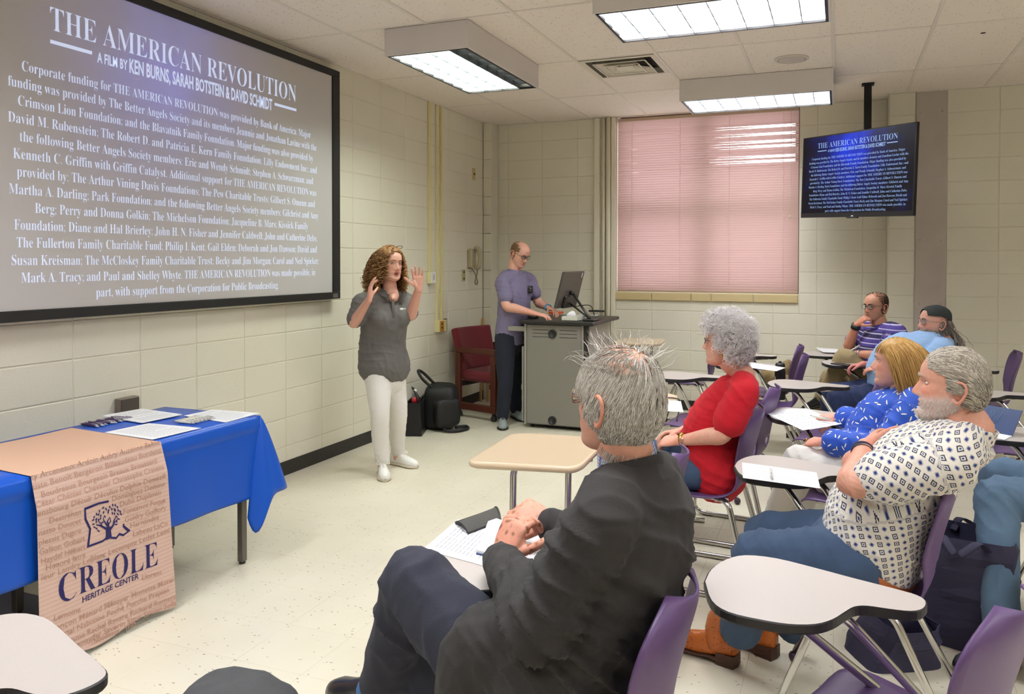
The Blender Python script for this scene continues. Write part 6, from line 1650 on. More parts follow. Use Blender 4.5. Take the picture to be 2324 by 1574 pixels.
    def arm(s, sh, el, wr, fdir, n, thumb, skin, flush=.3, spots=0.0, seed=1, **k):
        V, F, tips = arm_part(sh, el, wr, fdir, n, thumb, **k)
        base = np.array(lin(skin)); red = np.array(lin((min(255, skin[0] + 8), skin[1] - 36, skin[2] - 36)))
        dw = np.linalg.norm(V - np.array(wr), axis=1); hd = np.clip(1 - dw / .2, 0, 1); f = np.clip(flush * (.25 + .6 * hd) + .35 * flush * vnoise(V * 40, seed), 0, 1)
        tp = np.min([np.linalg.norm(V - t, axis=1) for t in tips], axis=0); f = np.clip(f + .35 * flush * np.exp(-(tp / .014) ** 2), 0, 1)
        Cc = base[None] * (1 - f[:, None]) + red[None] * f[:, None]
        if spots:
            q = np.clip((vnoise(V * 95, seed + 7) - .25) * 2.2, 0, 1) * spots; Cc = Cc * (1 - q[:, None]) + np.array(lin((130, 82, 58)))[None] * q[:, None]
        s.add(V, F, Cc); return tips
    def limb(s, P, R, skin, sub=4, asp=1.0, flush=.15):
        mb = MB(); mb.tube(P, R, 16, cap='round', sub=sub, asp=asp); V = np.array(mb.V); s.add(V, mb.F, np.tile(np.array(lin(skin)), (len(V), 1)))
    def cloth(s, name, mb, m, vox=.008, smooth=4, folds=(), parent=None, pat=None, label=None, seed=1, gfold=.004, gscale=9.0, cut=()):
        """garment: union of its pieces, then folds; folds = list of (centre, radius, axis, amplitude, wavelength)"""
        V, F, N = remesh(mb, vox, smooth)
        n = vnoise(V * gscale + 3 * np.column_stack([vnoise(V * 5, seed + 1), vnoise(V * 5, seed + 2), vnoise(V * 5, seed + 3)]), seed)
        d = gfold * ((1 - np.abs(n)) ** 3 - .35) + gfold * .35 * vnoise(V * gscale * 2.6, seed + 8)
        for (c, r, ax, am, wl) in folds:
            q = V - np.array(c); k = np.exp(-(np.linalg.norm(q, axis=1) / r) ** 2); ph = (q @ nrm(ax)) / wl * 2 * PI + 3.2 * vnoise(V * 8, seed + 5)
            d = d + am * k * ((1 - np.abs(np.sin(ph / 2))) ** 2.2 * 1.7 - .42)
        V2 = V + N * d[:, None]
        if cut:
            keep = np.ones(len(V2), dtype=bool)
            for (c, nn) in cut: keep &= ((V2 - np.array(c)) @ np.array(nn) < 0)
            F = [f for f in F if all(keep[i] for i in f)]
        o = s.part(name, V2, F, m, parent=parent, label=label)
        if pat is not None: vec_attr(o.data, 'weave', pat(V, N))
        return o
def torso(mb, P, W_, D_, side, n=24, sub=4):
    """P centres from hem to collar, half widths, half depths, side = right-hand direction (one or per station)"""
    P = np.array(P, dtype=float); W_ = np.array(W_, dtype=float); D_ = np.array(D_, dtype=float)
    mb.tube(P, W_, n, cap='round', sub=sub, side=side, asp=D_ / W_)
def tubeP(mb, P, R, sub=4, n=16, **k): mb.tube(P, R, n, cap=k.pop('cap', 'round'), sub=sub, **k)
def collar(s, name, c, axis, side, a, b_, h, flare, m, gap=.0, front=None, parent=None, thick=.004, drop=0.0, lean=0.0):
    """stand collar: band round the neck centre c; the opening (gap, radians) faces front"""
    ax = nrm(axis); sd = nrm(np.array(side) - ax * np.dot(side, ax)); fw = np.cross(ax, sd)
    if front is not None and np.dot(fw, front) < 0: fw = -fw
    mb = MB(); V = []; n = 40; K = 5
    for j in range(K):
        v = j / (K - 1)
        for i in range(n + 1):
            t = PI / 2 + gap / 2 + (2 * PI - gap) * i / n
            k = 1 + flare * v; dr = drop * max(0, math.sin(t)) 
            V.append(np.array(c) + sd * math.cos(t) * a * k + fw * math.sin(t) * b_ * k + ax * (h * v - dr) + fw * lean * v)
    mb.add(V, [(j * (n + 1) + i, j * (n + 1) + i + 1, (j + 1) * (n + 1) + i + 1, (j + 1) * (n + 1) + i) for j in range(K - 1) for i in range(n)], 0, True)
    o = s.part(name, mb.V, mb.F, m, parent=parent); q = o.modifiers.new('t', 'SOLIDIFY'); q.thickness = thick; q.offset = 0; return o
def shoe(s, name, heel, toe, m, msole, L=None, up=(0, 0, 1), w_=.048, h=.075, sole=.022, lace=None, toeh=.045, pitchz=None, heelblock=0.0, parent=None, open_=.0):
    """shoe from heel point to toe point (on the sole's underside)"""
    heel = np.array(heel, dtype=float); toe = np.array(toe, dtype=float); x = nrm(toe - heel); z = np.array(up, dtype=float); z = nrm(z - x * (x @ z)); y = np.cross(z, x); Ln = np.linalg.norm(toe - heel)
    st = np.array([0, .03, .10, .22, .36, .50, .64, .78, .90, .97, 1.0]); hw = np.array([.40, .62, .74, .76, .74, .80, .96, 1.0, .80, .48, .18]) * w_
    ht = np.interp(st, [0, .05, .2, .38, .55, .75, .93, 1], [h * .9, h * 1.05, h, h * .92, h * .74, toeh * 1.0, toeh * .72, toeh * .35])
    def loft(mb, z0f, z1f, wk, nn=16, dome=True):
        V = []; F = []
        for a, b_, c in zip(st, hw, ht):
            for i in range(nn):
                t = 2 * PI * i / nn; cy, cz_ = math.cos(t), math.sin(t)
                zz = z0f(a, c) + (z1f(a, c) - z0f(a, c)) * (.5 + .5 * math.copysign(abs(cz_) ** .75, cz_)); ww = b_ * wk * math.copysign(abs(cy) ** .62, cy)
                if dome: ww *= 1 - .38 * max(0, (zz - z0f(a, c)) / max(1e-4, z1f(a, c) - z0f(a, c))) ** 1.6
                V.append(heel + x * a * Ln + y * ww + z * zz)
        K = len(st)
        for j in range(K - 1):
            for i in range(nn): F.append((j * nn + i, (j + 1) * nn + i, (j + 1) * nn + (i + 1) % nn, j * nn + (i + 1) % nn))
        F.append(tuple(range(nn))); F.append(tuple((K - 1) * nn + i for i in range(nn - 1, -1, -1))); mb.add(V, F, 0, True)
    mb = MB(); loft(mb, lambda a, c: sole * .5 + heelblock * max(0, 1 - a * 2.2), lambda a, c: sole + c + heelblock * max(0, 1 - a * 2.2), 1.0)
    o = s.part(name, mb.V, mb.F, m, parent=parent)
    mb = MB(); hb = lambda a: heelblock * max(0, 1 - a * 2.2)
    loft(mb, lambda a, c: 0 + (hb(a) if a > .28 else 0), lambda a, c: sole + hb(a), 1.07, dome=False)
    q = s.part('sole', mb.V, mb.F, msole, parent=o)
    if lace is not None:
        mb = MB()
        for a in np.linspace(.36, .58, 5):
            zz = np.interp(a, st, ht) + sole + heelblock * max(0, 1 - a * 2.2); ww = np.interp(a, st, hw) * .42
            mb.tube([heel + x * a * Ln + y * -ww + z * (zz - .010), heel + x * (a + .02) * Ln + z * (zz + .002), heel + x * a * Ln + y * ww + z * (zz - .010)], .0028, 5, sub=3)
        a = .34; zz = np.interp(a, st, ht) + sole
        for sd in (1, -1): mb.tube([heel + x * a * Ln + z * zz, heel + x * (a + .05) * Ln + y * .03 * sd + z * (zz + .018), heel + x * (a + .12) * Ln + y * .045 * sd + z * (zz - .004), heel + x * (a + .03) * Ln + z * zz], .0024, 5, sub=4)
        s.part('laces', mb.V, mb.F, lace, parent=o)
    return o
def band(s, name, c, axis, r, w_, m, parent=None, asp=1.0, side=None, thick=.0025, label=None):
    ax = nrm(axis); mb = MB(); mb.tube([np.array(c) - ax * w_ / 2, np.array(c) + ax * w_ / 2], r, 24, side=side, asp=asp); o = s.part(name, mb.V, mb.F, m, parent=parent, label=label); return o
# ---------------------------------------------------------------- cloth materials
def cloth_mat(name, rgb, var=.06, bump=.25, bscale=420, rough=.88, sheen=.04, vscale=9): return mat(name, rgb, rough, var=var, vscale=vscale, bump=bump, bscale=bscale, sheen=sheen)
M_POLO = cloth_mat('grey_polo', (104, 101, 98)); M_WPANT = cloth_mat('white_denim', (228, 224, 218), .02)
M_PTEE = cloth_mat('dusty_purple_cotton', (124, 116, 146), .06); M_DJEAN = cloth_mat('dark_denim', (26, 31, 46), .18)
M_JEAN = cloth_mat('blue_denim', (58, 78, 106), .30, vscale=7); M_FJEAN = cloth_mat('faded_denim', (92, 118, 144), .22, vscale=7)
M_RTEE = cloth_mat('red_jersey', (196, 12, 34), .05); M_BLAZ = cloth_mat('charcoal_wool', (46, 43, 42), .08, .2, 300); M_NTROU = cloth_mat('navy_trousers', (44, 46, 60), .06)
M_LBLUE = cloth_mat('light_blue_cotton', (150, 184, 228), .03); M_NAVYP = cloth_mat('navy_slacks', (34, 46, 84), .08); M_KHAKI = cloth_mat('khaki_cotton_twill', (160, 142, 104), .06)
M_SOLEW = mat('offwhite_sole', (206, 196, 176), .6); M_SHOEW = mat('white_leather', (232, 230, 224), .45); M_LACEW = mat('white_lace', (236, 234, 228), .7)
M_SHOEB = mat('black_shoe_leather', (26, 26, 28), .3); M_SOLEB = mat('dark_sole', (46, 38, 32), .6)
class ND:
    def __init__(s, m): s.nt = m.node_tree
    def math(s, op, a, b=None, c=None):
        n = s.nt.nodes.new('ShaderNodeMath'); n.operation = op
        for i, v in enumerate((a, b, c)):
            if v is None: continue
            if isinstance(v, (int, float)): n.inputs[i].default_value = v
            else: s.nt.links.new(v, n.inputs[i])
        return n.outputs[0]
    def mix(s, f, a, b):
        n = s.nt.nodes.new('ShaderNodeMix'); n.data_type = 'RGBA'
        for i, v in ((0, f), (6, a), (7, b)):
            if isinstance(v, tuple): n.inputs[i].default_value = v + (1,) if len(v) == 3 else v
            elif isinstance(v, (int, float)): n.inputs[i].default_value = v
            else: s.nt.links.new(v, n.inputs[i])
        return n.outputs[2]
    def weave(s):
        a = s.nt.nodes.new('ShaderNodeAttribute'); a.attribute_name = 'weave'; x = s.nt.nodes.new('ShaderNodeSeparateXYZ'); s.nt.links.new(a.outputs['Vector'], x.inputs[0]); return a.outputs['Vector'], x.outputs[0], x.outputs[1]
def diamond_mat():
    m = cloth_mat('diamond_print_cotton', (226, 220, 210), 0, .15); k = ND(m); b = m.node_tree.nodes['Principled BSDF']; _, u, v = k.weave()
    c = 1 / .0325
    s_ = k.math('MULTIPLY', k.math('ADD', u, v), c); t_ = k.math('MULTIPLY', k.math('SUBTRACT', u, v), c)
    fs = k.math('SUBTRACT', k.math('FRACT', s_), .5); ft = k.math('SUBTRACT', k.math('FRACT', t_), .5)
    a, d = k.math('ABSOLUTE', fs), k.math('ABSOLUTE', ft); mx = k.math('MAXIMUM', a, d)
    ring = k.math('MULTIPLY', k.math('GREATER_THAN', mx, .19), k.math('LESS_THAN', mx, .285))
    tooth = k.math('MULTIPLY', k.math('MULTIPLY', k.math('GREATER_THAN', mx, .285), k.math('LESS_THAN', mx, .335)), k.math('GREATER_THAN', k.math('FRACT', k.math('MULTIPLY', k.math('ADD', fs, ft), 9.0)), .5))
    core = k.math('LESS_THAN', mx, .10)
    r1 = k.math('MAXIMUM', ring, tooth)
    star = k.math('SUBTRACT', 1.0, k.math('DIVIDE', k.math('ADD', mx, k.math('MULTIPLY', k.math('MINIMUM', a, d), .7)), .40)); star = k.math('MINIMUM', k.math('MAXIMUM', k.math('MULTIPLY', star, 1.6), 0), 1)
    ty = k.math('FRACT', k.math('MULTIPLY', k.math('FLOOR', s_), .5)); ty = k.math('GREATER_THAN', ty, .25)
    base = lin((226, 220, 210))
    A = k.mix(core, k.mix(r1, base, lin((40, 42, 66))), lin((66, 86, 138))); B = k.mix(star, base, lin((30, 50, 118)))
    m.node_tree.links.new(k.mix(ty, A, B), b.inputs['Base Color']); return m
def leaf_mat():
    m = cloth_mat('blue_leaf_print', (40, 84, 190), 0, .12, rough=.7); k = ND(m); nt = m.node_tree; b = nt.nodes['Principled BSDF']; vec, u, v = k.weave()
    vo = nt.nodes.new('ShaderNodeTexVoronoi'); vo.voronoi_dimensions = '2D'; vo.inputs['Scale'].default_value = 27; nt.links.new(vec, vo.inputs['Vector'])
    mu = nt.nodes.new('ShaderNodeVectorMath'); mu.operation = 'SCALE'; mu.inputs[3].default_value = 27; nt.links.new(vec, mu.inputs[0])
    sb = nt.nodes.new('ShaderNodeVectorMath'); sb.operation = 'SUBTRACT'; nt.links.new(mu.outputs[0], sb.inputs[0])
    sc_ = nt.nodes.new('ShaderNodeVectorMath'); sc_.operation = 'SCALE'; sc_.inputs[3].default_value = 27; nt.links.new(vo.outputs['Position'], sc_.inputs[0]); nt.links.new(sc_.outputs[0], sb.inputs[1])
    sp = nt.nodes.new('ShaderNodeSeparateColor'); nt.links.new(vo.outputs['Color'], sp.inputs[0])
    ro = nt.nodes.new('ShaderNodeVectorRotate'); ro.rotation_type = 'Z_AXIS'; nt.links.new(sb.outputs[0], ro.inputs['Vector']); nt.links.new(k.math('MULTIPLY', sp.outputs[0], 6.28), ro.inputs['Angle'])
    x = nt.nodes.new('ShaderNodeSeparateXYZ'); nt.links.new(ro.outputs[0], x.inputs[0])
    e = k.math('ADD', k.math('POWER', k.math('DIVIDE', x.outputs[0], .30), 2.0), k.math('POWER', k.math('DIVIDE', x.outputs[1], .085), 2.0))
    e2 = k.math('ADD', k.math('POWER', k.math('DIVIDE', x.outputs[0], .28), 2.0), k.math('POWER', k.math('DIVIDE', k.math('ADD', x.outputs[1], .09), .05), 2.0))
    c = k.mix(k.math('LESS_THAN', e2, 1.0), lin((36, 84, 196)), lin((20, 34, 92))); c = k.mix(k.math('LESS_THAN', e, 1.0), c, lin((232, 234, 238)))
    nt.links.new(c, b.inputs['Base Color']); return m
def stripe_mat():
    m = cloth_mat('purple_striped_knit', (62, 52, 104), 0, .15); k = ND(m); b = m.node_tree.nodes['Principled BSDF']; _, u, v = k.weave()
    f = k.math('FRACT', k.math('MULTIPLY', v, 1 / .040)); g_ = k.math('FRACT', k.math('MULTIPLY', v, 1 / .120))
    c = k.mix(k.math('GREATER_THAN', g_, .5), lin((48, 42, 86)), lin((78, 62, 140))); c = k.mix(k.math('LESS_THAN', f, .20), c, lin((192, 184, 214)))
    m.node_tree.links.new(c, b.inputs['Base Color']); return m
def check_mat():
    m = cloth_mat('blue_check_shirting', (206, 212, 226), 0, .1); k = ND(m); b = m.node_tree.nodes['Principled BSDF']; _, u, v = k.weave()
    a = k.math('LESS_THAN', k.math('FRACT', k.math('MULTIPLY', u, 1 / .0075)), .38); d = k.math('LESS_THAN', k.math('FRACT', k.math('MULTIPLY', v, 1 / .0075)), .38)
    w_ = k.math('LESS_THAN', k.math('FRACT', k.math('MULTIPLY', u, 1 / .034)), .20)
    c = k.mix(k.math('MULTIPLY', k.math('ADD', a, d), .5), lin((216, 222, 234)), lin((84, 104, 160))); c = k.mix(w_, c, lin((70, 82, 176)))
    m.node_tree.links.new(c, b.inputs['Base Color']); return m
def wrap_uv(c, ax, fw, sd, R=.17, arms=()):
    """cloth coordinates: around the trunk axis, and around each sleeve axis (start, end, reference direction)"""
    ax = nrm(ax); fw = nrm(np.array(fw) - ax * np.dot(fw, ax)); sd = np.cross(ax, fw)
    def f(V, N):
        q = V - np.array(c); u = np.arctan2(q @ sd, q @ fw) * R; v = q @ ax; P = np.column_stack([u, v, np.zeros(len(V))])
        rad = np.hypot(q @ sd, q @ fw)
        for (a, b_, ref, r) in arms:
            a = np.array(a); t = nrm(np.array(b_) - a); L = np.linalg.norm(np.array(b_) - a); q2 = V - a; h = q2 @ t; d = np.linalg.norm(q2 - h[:, None] * t, axis=1)
            k = (h > .03) & (h < L + .12) & (d < r)
            e1 = nrm(np.array(ref) - t * np.dot(ref, t)); e2 = np.cross(t, e1)
            P[k, 0] = np.arctan2(q2[k] @ e2, q2[k] @ e1) * .062; P[k, 1] = -h[k]
        return P
    return f
Z3 = np.array([0, 0, 1.0])
def frm(h): a = math.radians(h); d = np.array([math.cos(a), math.sin(a), 0]); return d, np.array([d[1], -d[0], 0])

# ---------------------------------------------------------------- 1 the presenter
def presenter():
    d = nrm([.85, -.52, 0]); r = np.array([d[1], -d[0], 0]); Y = 4.82
    p = Person('standing woman with curly hair in grey polo and white trousers, both hands raised', (-3.04, 4.82, 0), group=None)
    hem, wst, bst, shl, nck = at(872, 826, Y), at(868, 778, Y), at(874, 722, Y), at(874, 682, Y), at(885, 655, Y)
    hc = at(885.5, 597, Y) ; fd = nrm([.90, -.42, -.03])
    sk = (222, 172, 152)
    p.head(hc, fd, (.04, 0, 1), sk, .30, (182, 92, 90), nck, .052, 1.05, (96, 120, 128), (120, 84, 58), mouth=.010, hk=dict(jaw=1.0, fat=.004), seed=3, gaze=(1, -.12, .02))
    m = M_POLO; tp = MB()
    torso(tp, [hem - Z3 * .02, hem, wst, bst, shl, nck - Z3 * .05], [.195, .194, .172, .172, .158, .070], [.166, .162, .142, .146, .100, .064], r)
    shR, shL = at(824, 684, 4.67), at(917, 681, 4.97)
    elR, wrR, elL, wrL = at(803, 733, 4.60), at(838, 678, 4.50), at(932, 716, 4.90), at(950, 655, 4.80)
    for s_, e_ in ((shR, elR), (shL, elL)):
        tubeP(tp, [nck - Z3 * .065, s_, s_ + (e_ - s_) * .3, s_ + (e_ - s_) * .80], [.058, .066, .070, .067])
    # bust
    for sx in (-1, 1): tp.sphere(bst + d * .075 + r * .075 * sx + Z3 * -.005, .082, 14, 10)
    o = p.cloth('polo_shirt', tp, m, .009, 5, [(wst + d * .05 + r * .1, .16, (0, .3, 1), .005, .05), (elR * .4 + shR * .6, .10, (0.2, 0, 1), .005, .035), (hem, .2, (.6, .6, .3), .004, .07)], seed=2, gfold=.004)
    collar(p, 'collar', nck - Z3 * .050, (-d * .10 + Z3), r, .074, .070, .032, .45, m, gap=1.2, front=d, parent=o, drop=.055)
    p.limb([nck - Z3 * .0, nck + d * .045 - Z3 * .055, bst + d * .122 + Z3 * .150], [.050, .046, .012], sk)
    b_ = MB(); c = bst + Z3 * .095 + d * .128
    b_.box((-.010, -.003, -.085), (.010, .003, .045), .001, M=basis(r, d, nrm(Z3 - d * .12), c)); p.part('placket', b_.V, b_.F, m, o)
    b_ = MB()
    for i in range(3): put_text(b_, ('U', 'S', 'L')[i] if False else 'NSU'[i], bst + Z3 * .075 + d * .150 - r * (.085 + .0), -r * -1 if False else r * -1 * -1, Z3, -.02 + i * .012, -.010 + i * .012, 0, .012) if False else None
    b_.box((-.030, -.001, -.006), (-.004, .001, .008), M=basis(-r, d, Z3, bst + Z3 * .072 + d * .146 - r * .075)); b_.box((.004, -.001, -.003), (.018, .001, .005), M=basis(-r, d, Z3, bst + Z3 * .072 + d * .142 - r * .075)); p.part('chest_embroidery', b_.V, b_.F, M_PAPER, o)
    p.arm(shR, elR, wrR, (.05, .10, 1), r * .75 - d * .55, -d - r * .1, sk, .22, curls=((14, 22, 14), (10, 16, 10), (12, 18, 12), (18, 24, 14)), spread=(10, 3, -4, -12), sc=.96, R=(.047, .043, .037, .0265), tc=(6, 10), seed=1)
    p.arm(shL, elL, wrL, (-.06, 0, 1), (-.45, .85, -.1), (-.85, -.5, 0), sk, .22, curls=((8, 14, 8), (6, 10, 6), (8, 12, 8), (12, 16, 10)), spread=(9, 3, -4, -11), sc=.98, R=(.047, .043, .037, .0265), tc=(4, 8), seed=2)
    # trousers
    hipR, hipL = at(858, 848, 4.74), at(889, 846, 4.90); knR, knL = at(862, 942, 4.66), at(904, 934, 4.90); anR, anL = at(868, 1042, 4.70), at(903, 1022, 4.97)
    tr = MB(); pel = (hipR + hipL) / 2
    tr.tube([pel + Z3 * .10, pel + Z3 * .02, pel - Z3 * .06], [.165, .178, .150], 20, side=r, asp=.80, cap='round', sub=3)
    for h_, k_, a_ in ((hipR, knR, anR), (hipL, knL, anL)):
        tubeP(tr, [h_, h_ * .55 + k_ * .45, k_, k_ * .5 + a_ * .5 - d * .012, a_], [.098, .088, .068, .062, .050])
    p.cloth('trousers', tr, M_WPANT, .009, 5, [(anR + Z3 * .03, .06, (.2, .3, 1), .004, .04), (anL + Z3 * .03, .06, (.3, .1, 1), .004, .04)], seed=5, gfold=.003)
    fr = onZ(866, 1070, .0); fl_ = onZ(890, 1046, .0)
    fr[2] = fl_[2] = .001
    p.limb([anR + Z3 * .05, np.array([anR[0], anR[1], .05])], [.036, .034], sk); p.limb([anL + Z3 * .05, np.array([anL[0], anL[1], .05])], [.036, .034], sk)
    t1 = nrm([.62, -.78, 0]); t2 = nrm([.98, -.20, 0])
    a1 = np.array([anR[0], anR[1], .001]); a2 = np.array([anL[0], anL[1], .001])
    shoe(p, 'shoe', a1 - t1 * .065, a1 + t1 * .195, M_SHOEW, M_SOLEW, lace=M_LACEW, w_=.047)
    shoe(p, 'shoe', a2 - t2 * .065, a2 + t2 * .195, M_SHOEW, M_SOLEW, lace=M_LACEW, w_=.047)
    # curly hair to the shoulders, glasses pushed up
    keep = lambda x, y, z: ((z > .045) & (x < .075)) | ((x < .030) & (z > -.02)) | ((x < .005) & (z > -.075))
    R1, N1 = surf_points(lambda x, y, z: (keep(x, y, z)) * 1.0, 900, .004, 4)
    L1 = strands('h', R1, N1 * .30 + np.array([-.45, 0, -.45]) + np.sign(R1[:, 1:2]) * np.array([[0, .25, 0]]), .215, 22, .0024, 2.6, .016, 5.5, ell=(ELL[0], ELL[1], .09), seed=5, frizz=.35)
    R2, N2 = surf_points(lambda x, y, z: (keep(x, y, z) & (z < .07)) * 1.0, 500, .004, 14)
    L2 = strands('h', R2, N2 * .25 + np.array([-.1, 0, -1.0]) + np.sign(R2[:, 1:2]) * np.array([[0, .15, 0]]), .185, 22, .0024, 2.4, .017, 6, ell=(ELL[0], ELL[1] * 1.02, .10), seed=6, frizz=.4)
    p.hair(hair_mat('curly_auburn', (116, 78, 42), (206, 158, 104)), [L1, L2], hair_cap(lambda x, y, z: keep(x, y, z) * 1.0, .008, amp=.004))
    g = MB()
    for sd in (1, -1): g.tube(p.W([(.055 + .016 * math.sin(a), .034 * sd + .026 * math.cos(a), .112 + .010 * math.sin(a)) for a in np.linspace(0, 2 * PI, 17)[:-1]]), .002, 6, closed=True)
    p.part('glasses', g.V, g.F, mat('tortoise_frame', (60, 44, 34), .3), label='glasses pushed up on the hair')
    e = MB(); e.tube([p.W([-.010, .084, -.052 - .012]) + p.hx[2] * .011 * math.cos(a) + p.hx[0] * .011 * math.sin(a) for a in np.linspace(0, 2 * PI, 15)[:-1]], .0012, 5, closed=True)
    e.tube([p.W([-.010, -.080, -.050 - .012]) + p.hx[2] * .011 * math.cos(a) + p.hx[0] * .011 * math.sin(a) for a in np.linspace(0, 2 * PI, 15)[:-1]], .0012, 5, closed=True); p.part('earring', e.V, e.F, M_GOLD)
    p.finish()
presenter()

# ---------------------------------------------------------------- 2 the man at the lectern
def operator():
    d = nrm([.97, -.25, 0]); r = np.array([d[1], -d[0], 0]); Y = 6.72; sk = (222, 170, 150)
    p = Person('balding man with glasses in dusty purple tee, looking down at the lectern', (-2.96, 6.74, 0), group=None)
    hem, wst, chs, shl, nck = at(1160, 752, Y), at(1166, 715, Y), at(1167, 665, Y), at(1162, 632, Y), at(1166, 612, Y)
    fd = nrm([.86, -.34, -.42]); hc = at(1180, 576, Y)
    p.head(hc, fd, (.42, -.1, .9), sk, .36, (186, 108, 100), nck + Z3 * -.01, .062, 1.0, (90, 100, 110), (120, 90, 66), stubble=((150, 116, 96), .28), hk=dict(jaw=1.06, fat=.006), seed=7, gaze=(.85, 0, -.5))
    tp = MB(); torso(tp, [hem - Z3 * .06, hem, wst, chs, shl, nck - Z3 * .03], [.180, .184, .184, .190, .180, .075], [.130, .135, .138, .130, .105, .07], r)
    shR, shL = at(1142, 640, 6.56), at(1196, 634, 6.90)
    elR, wrR, elL, wrL = at(1150, 694, 6.50), at(1216, 712, 6.56), at(1222, 686, 6.92), at(1246, 699, 6.80)
    for s_, e_ in ((shR, elR), (shL, elL)): tubeP(tp, [nck - Z3 * .07, s_, s_ + (e_ - s_) * .35, s_ + (e_ - s_) * .62], [.07, .076, .074, .072])
    o = p.cloth('t_shirt', tp, M_PTEE, .009, 5, [(wst, .2, (.3, 0, 1), .004, .05), (shR + Z3 * -.08, .12, (0, .3, 1), .004, .04)], seed=8)
    q = chs + d * .136 + Z3 * .035 - r * .075; b_ = MB(); b_.box((-.030, -.003, -.036), (.030, .003, .036), .002, M=basis(nrm(-r + d * .2), nrm(d + r * .1), Z3, q)); p.part('name_badge', b_.V, b_.F, M_EDGE, o)
    b_ = MB(); b_.box((-.008, .003, .004), (.008, .0042, .020), M=basis(nrm(-r + d * .2), nrm(d + r * .1), Z3, q)); b_.box((-.020, .003, -.014), (.020, .0042, -.010), M=basis(nrm(-r + d * .2), nrm(d + r * .1), Z3, q)); p.part('badge_print', b_.V, b_.F, M_INK, o)
    p.arm(shR, elR, wrR, (.94, .12, -.16), (0, -.2, 1), (.2, .95, 0), sk, .34, curls=((18, 24, 14), (16, 22, 12), (16, 22, 12), (20, 24, 12)), R=(.052, .047, .042, .030), seed=4)
    p.arm(shL, elL, wrL, (.86, -.45, -.22), (.2, .2, .95), (-.2, -.9, 0), sk, .34, curls=((24, 30, 16),) * 4, R=(.052, .047, .042, .030), seed=5)
    band(p, 'wristband', wrL + (elL - wrL) * .10, elL - wrL, .034, .02, mat('sky_blue_band', (86, 158, 200), .5), side=(0, 0, 1), asp=1.1)
    hipR, hipL = at(1146, 766, 6.62), at(1172, 764, 6.82); anR = np.array([-2.90, 6.50, .09]); anL = np.array([-2.92, 6.86, .09])
    knR, knL = at(1147, 868, 6.52), at(1166, 862, 6.84); tr = MB(); pel = (hipR + hipL) / 2
    tr.tube([pel + Z3 * .10, pel, pel - Z3 * .06], [.165, .170, .150], 20, side=r, asp=.80, cap='round', sub=3)
    for h_, k_, a_ in ((hipR, knR, anR), (hipL, knL, anL)): tubeP(tr, [h_, h_ * .5 + k_ * .5, k_, k_ * .5 + a_ * .5, a_ + Z3 * .01], [.098, .090, .072, .066, .060])
    p.cloth('jeans', tr, M_DJEAN, .010, 5, [(anR + Z3 * .06, .09, (.2, .2, 1), .005, .05)], seed=9)
    t1 = nrm([.42, -.9, 0]); t2 = nrm([.75, -.65, 0]); M_SG = mat('grey_mesh_shoe', (140, 150, 150), .6)
    for a_, t_ in ((anR, t1), (anL, t2)):
        g = np.array([a_[0], a_[1], .001]); shoe(p, 'shoe', g - t_ * .075, g + t_ * .20, M_SG, M_SOLEB, lace=M_EDGE, w_=.050, h=.08)
    p.glasses(mat('dark_glasses_frame', (70, 60, 40), .35), .025, .016, .0019)
    top = lambda x, y, z: ((z > .028) & (x < .062 - .35 * np.clip(.10 - z, 0, .08)) | ((x < .01) & (z > -.055))) * 1.0
    R1, N1 = surf_points(lambda x, y, z: top(x, y, z) * np.where((z > .085) & (x > -.02), .25, 1.0), 2600, .0, 21)
    p.hair(hair_mat('short_brown_hair', (104, 76, 52), (140, 108, 78)), [strands('h', R1, N1 * .35 + np.array([-.5, 0, -.5]), .012, 4, .0009, .2, seed=22, frizz=.3)], hair_cap(lambda x, y, z: (((x < .012) & (z > -.055) & (z < .092)) | ((x < .045) & (z > .030) & (z < .070))) * 1.0, .0022, amp=.0008))
    p.finish()
operator()
# ---------------------------------------------------------------- the seated people
def legs(p, name, mat_, pel, r, hips, knees, ankles, R=(.100, .092, .078, .068, .056), vox=.010, folds=(), seed=1, seat=(.178, .80), cuff=0.0, flat=None):
    tr = MB(); pel = np.array(pel)
    fw = nrm((np.array(knees[0]) + np.array(knees[1])) / 2 - pel)
    tr.tube([pel - fw * .06 + Z3 * .10, pel - fw * .04 + Z3 * .02, pel + fw * .06 - Z3 * .0], [seat[0] * .96, seat[0], seat[0] * .9], 20, side=r, asp=seat[1], cap='round', sub=3)
    for h_, k_, a_ in zip(hips, knees, ankles):
        h_, k_, a_ = (np.array(q, dtype=float) for q in (h_, k_, a_))
        u, v = nrm(k_ - h_), nrm(a_ - k_)
        tubeP(tr, [h_, h_ * .5 + k_ * .5, k_ - u * .05, k_ + (v - u) * -.006, k_ + v * .07, k_ * .5 + a_ * .5, a_], [R[0], R[1], R[2] * 1.04, R[2], R[2] * .98, R[3], R[4] + cuff], sub=3, n=18)
    return p.cloth(name, tr, mat_, vox, 5, folds, seed=seed, gfold=.0035)

